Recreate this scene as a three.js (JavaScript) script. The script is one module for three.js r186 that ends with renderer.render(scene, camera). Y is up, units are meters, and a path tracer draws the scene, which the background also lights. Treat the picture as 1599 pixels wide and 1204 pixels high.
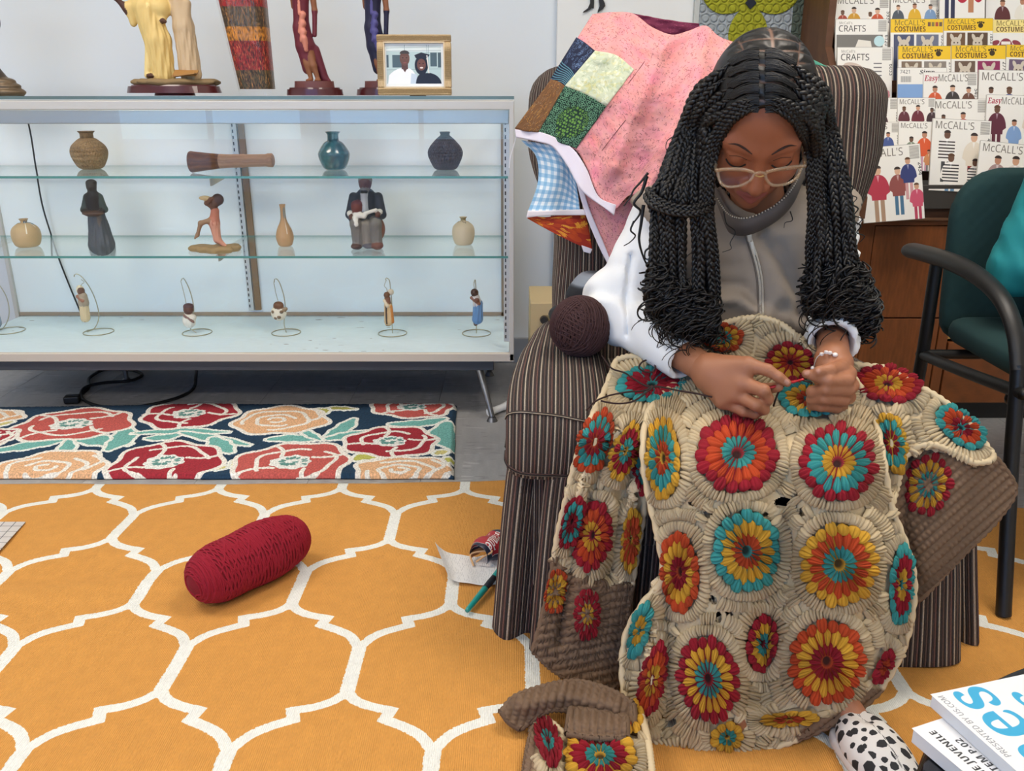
import * as THREE from 'three';
import { mergeGeometries, mergeVertices, toCreasedNormals } from 'three/addons/utils/BufferGeometryUtils.js';
import { RoundedBoxGeometry } from 'three/addons/geometries/RoundedBoxGeometry.js';
import { ImprovedNoise } from 'three/addons/math/ImprovedNoise.js';
import { RectAreaLightUniformsLib } from 'three/addons/lights/RectAreaLightUniformsLib.js';
import { Sky } from 'three/addons/objects/Sky.js';

// ---------------------------------------------------------------- camera, sky, lights, exposure
const scene = new THREE.Scene();
const FOCAL = 1350, IMG_W = 1599, IMG_H = 1204, EYE = 1.0, PITCH = Math.atan(456 / FOCAL);
const camera = new THREE.PerspectiveCamera(2 * Math.atan(IMG_H / 2 / FOCAL) * 180 / Math.PI, IMG_W / IMG_H, 0.05, 60);
camera.position.set(0, EYE, 0);
camera.rotation.set(-PITCH, 0, 0);
const renderer = new THREE.WebGLRenderer({ antialias: true });
renderer.toneMapping = THREE.LinearToneMapping;
renderer.toneMappingExposure = 1.06;
renderer.shadowMap.enabled = true;
RectAreaLightUniformsLib.init();

const sky = new Sky();
sky.scale.setScalar(1000);
sky.name = 'sky';
sky.material.uniforms.turbidity.value = 10;
sky.material.uniforms.rayleigh.value = .55;
sky.material.uniforms.mieCoefficient.value = 0.006;
sky.material.uniforms.mieDirectionalG.value = 0.7;
sky.material.uniforms.sunPosition.value.set(-0.5, 0.75, -0.45);
scene.add(sky);
scene.backgroundIntensity = 1.8;
const LAMP_POWER = 13.5, LAMP_COLOR = 0xfff4e6;

// ---------------------------------------------------------------- helpers
const { sin, cos, abs, min, max, sqrt, PI, exp, floor: flr, hypot, atan2, pow, round: rnd } = Math;
const clamp = (x, a = 0, b = 1) => x < a ? a : x > b ? b : x;
const mix = (a, b, t) => a + (b - a) * t;
const sstep = (a, b, x) => { const t = clamp((x - a) / (b - a)); return t * t * (3 - 2 * t); };
function seeded(a) { return () => { a = (a + 0x6d2b79f5) | 0; let t = Math.imul(a ^ (a >>> 15), 1 | a); t = (t + Math.imul(t ^ (t >>> 7), 61 | t)) ^ t; return ((t ^ (t >>> 14)) >>> 0) / 4294967296; }; }
const perlin = new ImprovedNoise();
const noise = (x, y = 0, z = 0) => perlin.noise(x + 100.3, y + 57.7, z + 31.1);
const V = (x, y, z) => new THREE.Vector3(x, y, z);
const C = (c) => new THREE.Color(c);
const CP = Math.cos(PITCH), SP = Math.sin(PITCH);
// the direction of a line of sight, and the point of it on an upright plane z = -Z or on a level plane y = h (used to survey places)
function sight(px, py) { const u = (px - 799.5) / FOCAL, v = (602 - py) / FOCAL; return [u, -SP + v * CP, -CP - v * SP]; }
function at(px, py, Z) { const d = sight(px, py), t = -Z / d[2]; return V(d[0] * t, EYE + d[1] * t, -Z); }
function onLevel(px, py, h = 0) { const d = sight(px, py), t = (h - EYE) / d[1]; return V(d[0] * t, h, d[2] * t); }
const names = {};
function numbered(n) { names[n] = (names[n] ?? -1) + 1; return names[n] ? n + '_' + String(names[n]).padStart(3, '0') : n; }
function thing(name, label, category, pos = [0, 0, 0], turn = 0, group) {
  const o = new THREE.Group(); o.name = numbered(name); scene.add(o);
  if (pos.isVector3) o.position.copy(pos); else o.position.set(...pos);
  o.rotation.y = turn; o.userData = { label, category };
  if (group) o.userData.group = group;
  return o;
}
function tag(o, label, category, group) { o.userData.label = label; o.userData.category = category; if (group) o.userData.group = group; return o; }
function part(name, geo, mat, parent = scene, label) {
  if (Array.isArray(geo)) geo = merge(geo);
  const m = new THREE.Mesh(geo, mat); m.name = parent === scene ? numbered(name) : name;
  m.castShadow = m.receiveShadow = true; parent.add(m);
  if (label) m.userData.label = label;
  return m;
}
function partW(name, geo, mat, parent, label) {       // geometry given in world coordinates
  if (Array.isArray(geo)) geo = merge(geo);
  let top = parent; while (top.parent && top.parent !== scene) top = top.parent;
  geo.translate(-top.position.x, -top.position.y, -top.position.z);
  return part(name, geo, mat, parent, label);
}
function struct(name, geo, mat, parent = scene) {
  const m = part(name, geo, mat, parent);
  if (parent === scene) { m.name = name; m.userData.kind = 'structure'; }
  return m;
}
function merge(list) {
  const hasC = list.some((g) => g.attributes.color);
  const L = list.map((g) => {
    g = g.index ? g : mergeVertices(g);
    const n = g.attributes.position.count;
    if (!g.attributes.uv) g.setAttribute('uv', new THREE.BufferAttribute(new Float32Array(n * 2), 2));
    if (!g.attributes.normal) g.computeVertexNormals();
    if (hasC && !g.attributes.color) g.setAttribute('color', new THREE.BufferAttribute(new Float32Array(n * 3).fill(1), 3));
    for (const k of Object.keys(g.attributes)) if (!['position', 'normal', 'uv', 'color'].includes(k)) g.deleteAttribute(k);
    return g;
  });
  return L.length === 1 ? L[0] : mergeGeometries(L);
}
function colored(g, c) {
  const col = C(c), n = g.attributes.position.count, a = new Float32Array(n * 3);
  for (let i = 0; i < n; i++) a.set([col.r, col.g, col.b], i * 3);
  g.setAttribute('color', new THREE.BufferAttribute(a, 3)); return g;
}
function box(w, h, d, x = 0, y = 0, z = 0, r = 0, seg = 2) {
  const g = r > 0 ? new RoundedBoxGeometry(w, h, d, seg, Math.min(r, w / 2.01, h / 2.01, d / 2.01)) : new THREE.BoxGeometry(w, h, d);
  return g.translate(x, y, z);
}
function cyl(r1, r2, h, x = 0, y = 0, z = 0, seg = 24) { return new THREE.CylinderGeometry(r1, r2, h, seg).translate(x, y, z); }
function lathe(prof, seg = 40) { return new THREE.LatheGeometry(prof.map(([r, y]) => new THREE.Vector2(max(r, 1e-5), y)), seg); }
function spline(pts, closed = false) { return new THREE.CatmullRomCurve3(pts.map((p) => p.isVector3 ? p : V(...p)), closed, 'centripetal'); }
// a tube with a radius that may vary along it
function tube(pts, r, seg = 24, sides = 8, caps = true) {
  const cv = pts.getPointAt ? pts : spline(pts), fr = cv.computeFrenetFrames(seg, false), P = [], N = [], U = [], I = [];
  const R = typeof r === 'function' ? r : () => r, len = cv.getLength();
  for (let i = 0; i <= seg; i++) {
    const p = cv.getPointAt(i / seg), rr = R(i / seg);
    for (let j = 0; j <= sides; j++) {
      const a = j / sides * 2 * PI, n = fr.normals[i].clone().multiplyScalar(cos(a)).addScaledVector(fr.binormals[i], sin(a));
      P.push(p.x + n.x * rr, p.y + n.y * rr, p.z + n.z * rr); N.push(n.x, n.y, n.z); U.push(j / sides, i / seg * len);
    }
  }
  const w = sides + 1;
  for (let i = 0; i < seg; i++) for (let j = 0; j < sides; j++) { const a = i * w + j; I.push(a, a + 1, a + w, a + 1, a + w + 1, a + w); }
  if (caps) for (const e of [0, seg]) {
    const p = cv.getPointAt(e / seg), c = P.length / 3, t = fr.tangents[e].clone().multiplyScalar(e ? 1 : -1);
    P.push(p.x + t.x * R(e / seg) * .5, p.y + t.y * R(e / seg) * .5, p.z + t.z * R(e / seg) * .5); N.push(t.x, t.y, t.z); U.push(.5, 0);
    for (let j = 0; j < sides; j++) e ? I.push(e * w + j, e * w + j + 1, c) : I.push(j + 1, j, c);
  }
  const g = new THREE.BufferGeometry();
  g.setAttribute('position', new THREE.Float32BufferAttribute(P, 3)); g.setAttribute('normal', new THREE.Float32BufferAttribute(N, 3));
  g.setAttribute('uv', new THREE.Float32BufferAttribute(U, 2)); g.setIndex(I); return g;
}
// a tube through every one of its points (long windings, hair)
function rope(pts, r, sides = 5) {
  const n = pts.length, P = new Float32Array(n * sides * 3), N = new Float32Array(n * sides * 3), I = [], R = typeof r === 'function' ? r : () => r;
  let nx = 0, ny = 0, nz = 0, tx, ty, tz;
  for (let i = 0; i < n; i++) {
    const a = pts[max(0, i - 1)], b = pts[min(n - 1, i + 1)]; tx = b.x - a.x; ty = b.y - a.y; tz = b.z - a.z; const l = hypot(tx, ty, tz) || 1; tx /= l; ty /= l; tz /= l;
    if (!i) { if (abs(ty) < .9) { nx = -tz; ny = 0; nz = tx; } else { nx = 0; ny = tz; nz = -ty; } }
    const d = nx * tx + ny * ty + nz * tz; nx -= d * tx; ny -= d * ty; nz -= d * tz; const m = hypot(nx, ny, nz) || 1; nx /= m; ny /= m; nz /= m;
    const bx = ty * nz - tz * ny, by = tz * nx - tx * nz, bz = tx * ny - ty * nx, rr = R(i / (n - 1));
    for (let j = 0; j < sides; j++) { const q = j / sides * 2 * PI, c = cos(q), s = sin(q), k = (i * sides + j) * 3, ex = nx * c + bx * s, ey = ny * c + by * s, ez = nz * c + bz * s; N[k] = ex; N[k + 1] = ey; N[k + 2] = ez; P[k] = pts[i].x + ex * rr; P[k + 1] = pts[i].y + ey * rr; P[k + 2] = pts[i].z + ez * rr; }
    if (i) for (let j = 0; j < sides; j++) { const c = (i - 1) * sides + j, e = (i - 1) * sides + (j + 1) % sides; I.push(c, e, c + sides, e, e + sides, c + sides); }
  }
  const g = new THREE.BufferGeometry(); g.setAttribute('position', new THREE.BufferAttribute(P, 3)); g.setAttribute('normal', new THREE.BufferAttribute(N, 3)); g.setIndex(I); return g;
}
// a grid surface f(u, v) -> Vector3, optionally with uv(u, v); closed to a slab when thick > 0 (thickness against the normal)
function sheet(f, nu, nv, { uv, thick = 0, color, hole, flip = false, backStep = 1 } = {}) {
  const P = [], U = [], K = [], I = [], w = nu + 1, n = w * (nv + 1);
  for (let j = 0; j <= nv; j++) for (let i = 0; i <= nu; i++) {
    const u = i / nu, v = j / nv, p = f(u, v), t = uv ? uv(u, v, p) : [u, v];
    P.push(p.x, p.y, p.z); U.push(t[0], t[1]); if (color) K.push(...color(u, v, p));
  }
  const quad = (a, b, c, d) => flip ? I.push(a, c, b, b, c, d) : I.push(a, b, c, b, d, c);
  const cut = hole ? (i, j) => hole((i + .5) / nu, (j + .5) / nv) : () => false;
  for (let j = 0; j < nv; j++) for (let i = 0; i < nu; i++) if (!cut(i, j)) { const a = j * w + i; quad(a, a + 1, a + w, a + w + 1); }
  const g = new THREE.BufferGeometry();
  g.setAttribute('position', new THREE.Float32BufferAttribute(P, 3)); g.setIndex(I); g.computeVertexNormals();
  if (thick) {
    const N = g.attributes.normal.array;
    for (let k = 0; k < n; k++) { P.push(P[3 * k] - N[3 * k] * thick, P[3 * k + 1] - N[3 * k + 1] * thick, P[3 * k + 2] - N[3 * k + 2] * thick); U.push(U[2 * k], U[2 * k + 1]); if (color) K.push(K[3 * k], K[3 * k + 1], K[3 * k + 2]); }
    for (let j = 0; j < nv; j++) for (let i = 0; i < nu; i++) if (!cut(i, j)) { const a = n + j * w + i; quad(a, a + w, a + 1, a + w + 1); }
    const rim = (a, b) => quad(a, a + n, b, b + n);
    for (let i = 0; i < nu; i++) { rim(i, i + 1); rim(nv * w + i + 1, nv * w + i); }
    for (let j = 0; j < nv; j++) { rim((j + 1) * w, j * w); rim(j * w + nu, (j + 1) * w + nu); }
    g.setAttribute('position', new THREE.Float32BufferAttribute(P, 3)); g.setIndex(I); g.deleteAttribute('normal'); g.computeVertexNormals();
  }
  g.setAttribute('uv', new THREE.Float32BufferAttribute(U, 2));
  if (color) g.setAttribute('color', new THREE.Float32BufferAttribute(K, 3));
  return g;
}
// thin-plate interpolation of a value known at scattered places of a plan
function plate(pts, lambda = 1e-4) {
  const n = pts.length, S = 1 / 300, m = n + 3, A = [], ph = (d2) => d2 > 0 ? d2 * Math.log(d2) * .5 : 0;
  for (let i = 0; i < m; i++) A.push(new Float64Array(m + 1));
  for (let i = 0; i < n; i++) {
    const [xi, yi, zi] = pts[i];
    for (let j = 0; j < n; j++) A[i][j] = ph(((xi - pts[j][0]) * S) ** 2 + ((yi - pts[j][1]) * S) ** 2) + (i === j ? lambda : 0);
    A[i][n] = A[n][i] = 1; A[i][n + 1] = A[n + 1][i] = xi * S; A[i][n + 2] = A[n + 2][i] = yi * S; A[i][m] = zi;
  }
  for (let c = 0; c < m; c++) {
    let b = c; for (let r = c + 1; r < m; r++) if (abs(A[r][c]) > abs(A[b][c])) b = r;
    [A[c], A[b]] = [A[b], A[c]];
    for (let r = 0; r < m; r++) if (r !== c) { const k = A[r][c] / A[c][c]; if (k) for (let q = c; q <= m; q++) A[r][q] -= k * A[c][q]; }
  }
  const w = A.map((r, i) => r[m] / r[i]);
  return (x, y) => { let s = w[n] + w[n + 1] * x * S + w[n + 2] * y * S; for (let i = 0; i < n; i++) s += w[i] * ph(((x - pts[i][0]) * S) ** 2 + ((y - pts[i][1]) * S) ** 2); return s; };
}
function segDist(px, py, line) {           // distance to a polyline in the plan
  let b = 1e9;
  for (let i = 0; i + 1 < line.length; i++) {
    const [ax, ay] = line[i], [bx, by] = line[i + 1], dx = bx - ax, dy = by - ay, t = clamp(((px - ax) * dx + (py - ay) * dy) / (dx * dx + dy * dy + 1e-9));
    b = min(b, hypot(px - ax - dx * t, py - ay - dy * t));
  }
  return b;
}
function along(line) {                      // smooth even walk along a plan polyline: t -> [x, y]
  const cv = new THREE.CatmullRomCurve3(line.map(([x, y]) => V(x, y, 0)), false, 'centripetal', .5); cv.arcLengthDivisions = 300;
  return (t) => { const p = cv.getPointAt(clamp(t)); return [p.x, p.y]; };
}
// a surface over four plan curves (top, bottom, left, right), set at depth z(px, py); bump(px, py, u, v) lifts it along the line of the depth
function coons(T, B, L, R) {
  const t = along(T), b = along(B), l = along(L), r = along(R), c00 = t(0), c10 = t(1), c01 = b(0), c11 = b(1);
  return (u, v) => { const p = t(u), q = b(u), m = l(v), n = r(v), o = [0, 0]; for (let k = 0; k < 2; k++) o[k] = (1 - v) * p[k] + v * q[k] + (1 - u) * m[k] + u * n[k] - ((1 - u) * (1 - v) * c00[k] + u * (1 - v) * c10[k] + (1 - u) * v * c01[k] + u * v * c11[k]); return o; };
}
function drape(plan, depth, nu, nv, o = {}) {
  const sc = o.scale ?? [1, 1];
  return sheet((u, v) => { const [x, y] = plan(u, v); return at(x, y, depth(x, y) - (o.bump ? o.bump(x, y, u, v) : 0)); }, nu, nv, { flip: true, thick: o.thick ?? .003, uv: (u, v) => [u * sc[0], v * sc[1]], ...o.sheet });
}
// ---- signed distance modelling
const smin = (a, b, k) => { const h = max(k - abs(a - b), 0) / k; return min(a, b) - h * h * k * .25; };
const smax = (a, b, k) => -smin(-a, -b, k);
function capD(x, y, z, a, b, ra, rb) {
  const dx = b[0] - a[0], dy = b[1] - a[1], dz = b[2] - a[2], t = clamp(((x - a[0]) * dx + (y - a[1]) * dy + (z - a[2]) * dz) / (dx * dx + dy * dy + dz * dz + 1e-12));
  return hypot(x - a[0] - dx * t, y - a[1] - dy * t, z - a[2] - dz * t) - mix(ra, rb, t);
}
function ellD(x, y, z, c, r) {
  const a = (x - c[0]) / r[0], b = (y - c[1]) / r[1], d = (z - c[2]) / r[2], k = hypot(a, b, d), q = hypot(a / r[0], b / r[1], d / r[2]);
  return q < 1e-9 ? -min(r[0], r[1], r[2]) : k * (k - 1) / q;
}
// meshes the zero level of f in a box (naive surface nets; empty blocks are skipped)
function skin(f, lo, hi, h, color) {
  const n = [0, 1, 2].map((k) => Math.ceil((hi[k] - lo[k]) / h) + 1), [nx, ny, nz] = n, F = new Float32Array(nx * ny * nz), B = 8;
  for (let bz = 0; bz < nz; bz += B) for (let by = 0; by < ny; by += B) for (let bx = 0; bx < nx; bx += B) {
    const c = f(lo[0] + (bx + B / 2) * h, lo[1] + (by + B / 2) * h, lo[2] + (bz + B / 2) * h), far = abs(c) > B * h * 1.25;
    for (let z = bz; z < min(bz + B, nz); z++) for (let y = by; y < min(by + B, ny); y++) for (let x = bx; x < min(bx + B, nx); x++)
      F[(z * ny + y) * nx + x] = (x === 0 || y === 0 || z === 0 || x === nx - 1 || y === ny - 1 || z === nz - 1) ? max(h * .5, far ? c : f(lo[0] + x * h, lo[1] + y * h, lo[2] + z * h)) : far ? c : f(lo[0] + x * h, lo[1] + y * h, lo[2] + z * h);
  }
  const id = new Int32Array(nx * ny * nz).fill(-1), P = [], I = [], K = [];
  const at3 = (x, y, z) => (z * ny + y) * nx + x;
  for (let z = 0; z < nz - 1; z++) for (let y = 0; y < ny - 1; y++) for (let x = 0; x < nx - 1; x++) {
    let s = 0, cx = 0, cy = 0, cz = 0, k = 0; const v = [];
    for (let q = 0; q < 8; q++) { const d = F[at3(x + (q & 1), y + (q >> 1 & 1), z + (q >> 2))]; v.push(d); if (d < 0) s++; }
    if (s === 0 || s === 8) continue;
    for (let q = 0; q < 8; q++) for (const e of [1, 2, 4]) if (!(q & e)) {
      const a = v[q], b = v[q | e]; if ((a < 0) === (b < 0)) continue;
      const t = a / (a - b); cx += (q & 1) + (e === 1 ? t : 0); cy += (q >> 1 & 1) + (e === 2 ? t : 0); cz += (q >> 2) + (e === 4 ? t : 0); k++;
    }
    id[at3(x, y, z)] = P.length / 3;
    const px = lo[0] + (x + cx / k) * h, py = lo[1] + (y + cy / k) * h, pz = lo[2] + (z + cz / k) * h;
    P.push(px, py, pz); if (color) K.push(...color(px, py, pz));
  }
  const quad = (a, b, c, d, up) => { if (a < 0 || b < 0 || c < 0 || d < 0) return; up ? I.push(a, b, c, a, c, d) : I.push(a, c, b, a, d, c); };
  for (let z = 1; z < nz - 1; z++) for (let y = 1; y < ny - 1; y++) for (let x = 1; x < nx - 1; x++) {
    const a = F[at3(x, y, z)] < 0;
    if (a !== (F[at3(x + 1, y, z)] < 0)) quad(id[at3(x, y - 1, z - 1)], id[at3(x, y, z - 1)], id[at3(x, y, z)], id[at3(x, y - 1, z)], a);
    if (a !== (F[at3(x, y + 1, z)] < 0)) quad(id[at3(x - 1, y, z - 1)], id[at3(x - 1, y, z)], id[at3(x, y, z)], id[at3(x, y, z - 1)], a);
    if (a !== (F[at3(x, y, z + 1)] < 0)) quad(id[at3(x - 1, y - 1, z)], id[at3(x, y - 1, z)], id[at3(x, y, z)], id[at3(x - 1, y, z)], a);
  }
  const g = new THREE.BufferGeometry();
  g.setAttribute('position', new THREE.Float32BufferAttribute(P, 3)); g.setIndex(I); g.computeVertexNormals();
  g.setAttribute('uv', new THREE.Float32BufferAttribute(P.flatMap((_, i) => i % 3 === 0 ? [P[i], P[i + 1]] : []), 2));
  if (color) g.setAttribute('color', new THREE.Float32BufferAttribute(K, 3));
  return g;
}
// a small figure from tapered capsules ['c', [x,y,z], r, [x,y,z], r, color, fold] and ellipsoids ['e', [x,y,z], [rx,ry,rz], color]
function figureGeo(prims, k, cell) {
  const L = prims.map((p) => ({ p, c: C(p[0] === 'c' ? p[5] : p[3]), fold: p[0] === 'c' ? p[6] : p[4] }));
  const d1 = (q, x, y, z) => {
    const p = q.p; let d = p[0] === 'c' ? capD(x, y, z, p[1], p[3], p[2], p[4]) : ellD(x, y, z, p[1], p[2]);
    if (q.fold) { const a = atan2(z - p[1][2], x - p[1][0]); d += q.fold * (sin(a * 9 + y * .12) * .6 + sin(a * 17 + 2) * .4); }
    return d;
  };
  const f = (x, y, z) => { let d = 1e9; for (const q of L) d = smin(d, d1(q, x, y, z), k); return d; };
  const lo = [1e9, 1e9, 1e9], hi = [-1e9, -1e9, -1e9];
  for (const p of prims) for (const [c, r] of p[0] === 'c' ? [[p[1], [p[2], p[2], p[2]]], [p[3], [p[4], p[4], p[4]]]] : [[p[1], p[2]]])
    for (let i = 0; i < 3; i++) { lo[i] = min(lo[i], c[i] - r[i] - cell * 3); hi[i] = max(hi[i], c[i] + r[i] + cell * 3); }
  return skin(f, lo, hi, cell, (x, y, z) => { let b = 1e9, c = L[0].c; for (const q of L) { const d = d1(q, x, y, z); if (d < b) { b = d; c = q.c; } } return [c.r, c.g, c.b]; });
}
// ---- textures
function canvasTex(w, h, draw, { repeat, srgb = true } = {}) {
  const cv = document.createElement('canvas'); cv.width = w; cv.height = h; draw(cv.getContext('2d'), w, h);
  const t = new THREE.CanvasTexture(cv); if (srgb) t.colorSpace = THREE.SRGBColorSpace;
  if (repeat) { t.wrapS = t.wrapT = THREE.RepeatWrapping; t.repeat.set(...repeat); }
  return t;
}
function dataTex(w, h, fn, { repeat, srgb = false } = {}) {
  const d = new Uint8Array(w * h * 4);
  for (let y = 0; y < h; y++) for (let x = 0; x < w; x++) { const c = fn(x / w, y / h), o = (y * w + x) * 4; const v = Array.isArray(c) ? c : [c, c, c]; for (let k = 0; k < 3; k++) d[o + k] = clamp(v[k]) * 255; d[o + 3] = 255; }
  const t = new THREE.DataTexture(d, w, h); t.magFilter = THREE.LinearFilter; t.wrapS = t.wrapT = THREE.RepeatWrapping; t.needsUpdate = true;
  if (srgb) t.colorSpace = THREE.SRGBColorSpace; if (repeat) t.repeat.set(...repeat);
  return t;
}
// periodic noise on the unit square
function pn(u, v, f, z = 0) { const a = noise(u * f, v * f, z), b = noise((u - 1) * f, v * f, z), c = noise(u * f, (v - 1) * f, z), d = noise((u - 1) * f, (v - 1) * f, z); return mix(mix(a, b, u), mix(c, d, u), v); }
const std = (color, roughness = .8, o = {}) => new THREE.MeshStandardMaterial({ color, roughness, ...o });
const phys = (color, roughness = .5, o = {}) => new THREE.MeshPhysicalMaterial({ color, roughness, ...o });
const grit = dataTex(256, 256, (u, v) => .5 + .35 * pn(u, v, 40) + .25 * pn(u, v, 90, 5));
const vcol = (roughness = .8, o = {}) => new THREE.MeshStandardMaterial({ vertexColors: true, roughness, ...o });
const glassPane = new THREE.MeshPhysicalMaterial({ color: 0xffffff, roughness: 0, transmission: 1, thickness: 0, ior: 1.5 });

// ---------------------------------------------------------------- the room
const WZ = -3.25, CEIL = 2.75;
const wallTex = dataTex(256, 256, (u, v) => .5 + .3 * pn(u, v, 10) + .15 * pn(u, v, 60, 3), { repeat: [1.2, 1.2] });
const wallMat = std(0xd9dfe3, .75, { bumpMap: wallTex, bumpScale: .0006 });
const wallWarm = std(0xe2e3e0, .7, { bumpMap: wallTex, bumpScale: .0005 });
const metre = (g) => { const p = g.attributes.position, n = g.attributes.normal, u = g.attributes.uv; for (let i = 0; i < p.count; i++) { const ax = abs(n.getX(i)), ay = abs(n.getY(i)), az = abs(n.getZ(i)); if (ay > ax && ay > az) u.setXY(i, p.getX(i), p.getZ(i)); else if (ax > az) u.setXY(i, p.getZ(i), p.getY(i)); else u.setXY(i, p.getX(i), p.getY(i)); } return g; };
struct('wall_back', metre(box(7.2, CEIL + .3, .15, -.3, CEIL / 2, WZ - .075)), wallMat);
struct('wall_left', metre(box(.15, CEIL + .3, 6.2, -3.675, CEIL / 2, -.35)), wallMat);
struct('wall_right', metre(box(.15, CEIL + .3, 6.2, 2.975, CEIL / 2, -.35)), wallWarm);
struct('ceiling', metre(box(7.2, .15, 6.2, -.3, CEIL + .075, -.35)), std(0xeeeeea, .9));
// the street side behind the viewer: shop windows left and right of the door piers
const WX = [[-3.4, -1.75], [-1.6, .05]], WY = [.14, 2.6];
{
  const g = [box(7.2, WY[0], .15, -.3, WY[0] / 2, 2.5), box(7.2, CEIL + .15 - WY[1], .15, -.3, (CEIL + .15 + WY[1]) / 2, 2.5)];
  let x0 = -3.9; for (const [a, b] of [...WX, [3.3, 3.3]]) { g.push(box(a - x0, WY[1] - WY[0], .15, (a + x0) / 2, (WY[0] + WY[1]) / 2, 2.5)); x0 = b; }
  struct('wall_front', g.map(metre), wallMat);
  const alu = std(0xb8bcc0, .4, { metalness: .7 });
  WX.forEach(([a, b], i) => {
    const w = new THREE.Group(); w.name = 'window_' + (i + 1); w.userData.kind = 'structure'; scene.add(w);
    const h = WY[1] - WY[0], c = (a + b) / 2, m = (WY[0] + WY[1]) / 2;
    part('window_frame', [box(.05, h, .06, a + .025, m, 2.45), box(.05, h, .06, b - .025, m, 2.45), box(b - a, .05, .06, c, WY[0] + .025, 2.45), box(b - a, .05, .06, c, WY[1] - .025, 2.45), box(.04, h, .05, c, m, 2.45)], alu, w);
    part('pane', box(b - a - .1, h - .1, .004, c, m, 2.47), glassPane, w);
  });
}
struct('pavement', box(24, .1, 14, 0, -.1, 9.6), std(0x9a9a98, .9));
// vinyl tile floor: square tiles, each with its own piece and tone near the case, one slab below
const floorBump = dataTex(256, 256, (u, v) => .5 + .3 * pn(u, v, 6) + .2 * pn(u, v, 30, 2));
const tileTex = (tone) => dataTex(256, 256, (u, v) => { const s = .05 * pn(u, v * .25, 18, tone) + .03 * pn(u, v, 50, tone) - .06 * sstep(.28, .4, pn(u * .25, v, 26, 7 + tone)) + .08 * sstep(.3, .45, pn(u * .2, v, 24, 3 + tone)); return [.61 + s + tone * .012, .61 + s + tone * .012, .61 + s + tone * .012]; }, { srgb: true });
const tileMats = [0, 1, -1].map((t) => std(0xffffff, .38, { map: tileTex(t), bumpMap: floorBump, bumpScale: .0006 }));
{
  const fl = struct('floor', metre(box(7.2, .12, 6.2, -.3, -.072, -.35)), std(0x4c4e50, .7));
  const S = .305, R = seeded(5), shapes = [0, 1, 2, 3].map((k) => { const g = box(S - .0012, .012, S - .0012, 0, -.006, 0); g.attributes.uv.array.forEach((x, i, a) => { a[i] = (x + k * .25) * .9; }); return g; });
  for (let i = -8; i < 9; i++) for (let j = 0; j < 18; j++) {
    const x = (i + .5) * S + .055, z = WZ + (j + .5) * S;
    const near = z > -3.3 && z < -1.3 && (x < .4 || x > .9);
    if (!near) continue;
    const m = part('tile', shapes[flr(R() * 4)], tileMats[flr(R() * 3)], fl); m.position.set(x, 0, z);
  }
  // tiles out of view or under the rugs, joined
  const far = []; for (let i = -12; i < 11; i++) for (let j = 0; j < 19; j++) { const x = (i + .5) * S + .055, z = WZ + (j + .5) * S; if (i >= -8 && i < 9 && j < 18 && z > -3.3 && z < -1.3 && (x < .4 || x > .9)) continue; if (x > 2.9 || x < -3.6 || z > 2.42) continue; far.push(box(S - .0012, .012, S - .0012, x, -.006, z)); }
  const st = part('far_tiles', merge(far), tileMats[0], fl); st.userData.kind = 'stuff';
}
struct('baseboard_back', [box(6.4, .1, .012, -.3, .05, WZ + .006, .003)], std(0x8b9096, .5));
// a flush white panel on the back wall with a fine edge strip
const pL = at(866, 300, 3.2).x, pR = at(1083, 60, 3.2).x;
struct('trim_1', [box(pR - pL, 2.5, .03, (pL + pR) / 2, .12 + 1.25, WZ + .015, .004)], wallWarm);
struct('trim_2', [box(.03, 2.63, .05, pR + .012, 1.315, WZ + .025, .004)], std(0xb9bcb8, .5));
// ceiling lamps: four troffers, each a glowing diffuser with an area light right under it
[[-1.7, -1.5], [.9, -1.5], [-1.7, 1.0], [.9, 1.0]].forEach(([x, z], i) => {
  const t = thing('ceiling_light', ['recessed fluorescent ceiling light above the display case end', 'recessed fluorescent ceiling light above the striped armchair', 'recessed fluorescent ceiling light by the left shop window', 'recessed fluorescent ceiling light by the right shop window'][i], 'ceiling light', [x, CEIL, z]);
  part('frame', [box(1.26, .03, .03, 0, -.012, .32), box(1.26, .03, .03, 0, -.012, -.32), box(.03, .03, .64, .63, -.012, 0), box(.03, .03, .64, -.63, -.012, 0)], std(0xf2f2f0, .5), t);
  part('diffuser', box(1.22, .012, .62, 0, -.006, 0), new THREE.MeshStandardMaterial({ color: 0xffffff, emissive: LAMP_COLOR, emissiveIntensity: 2 }), t);
  const L = new THREE.RectAreaLight(LAMP_COLOR, LAMP_POWER, 1.2, .6); L.position.set(0, -.03, 0); L.rotation.x = -PI / 2; L.name = 'tube_light'; L.castShadow = true; t.add(L);
});

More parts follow.
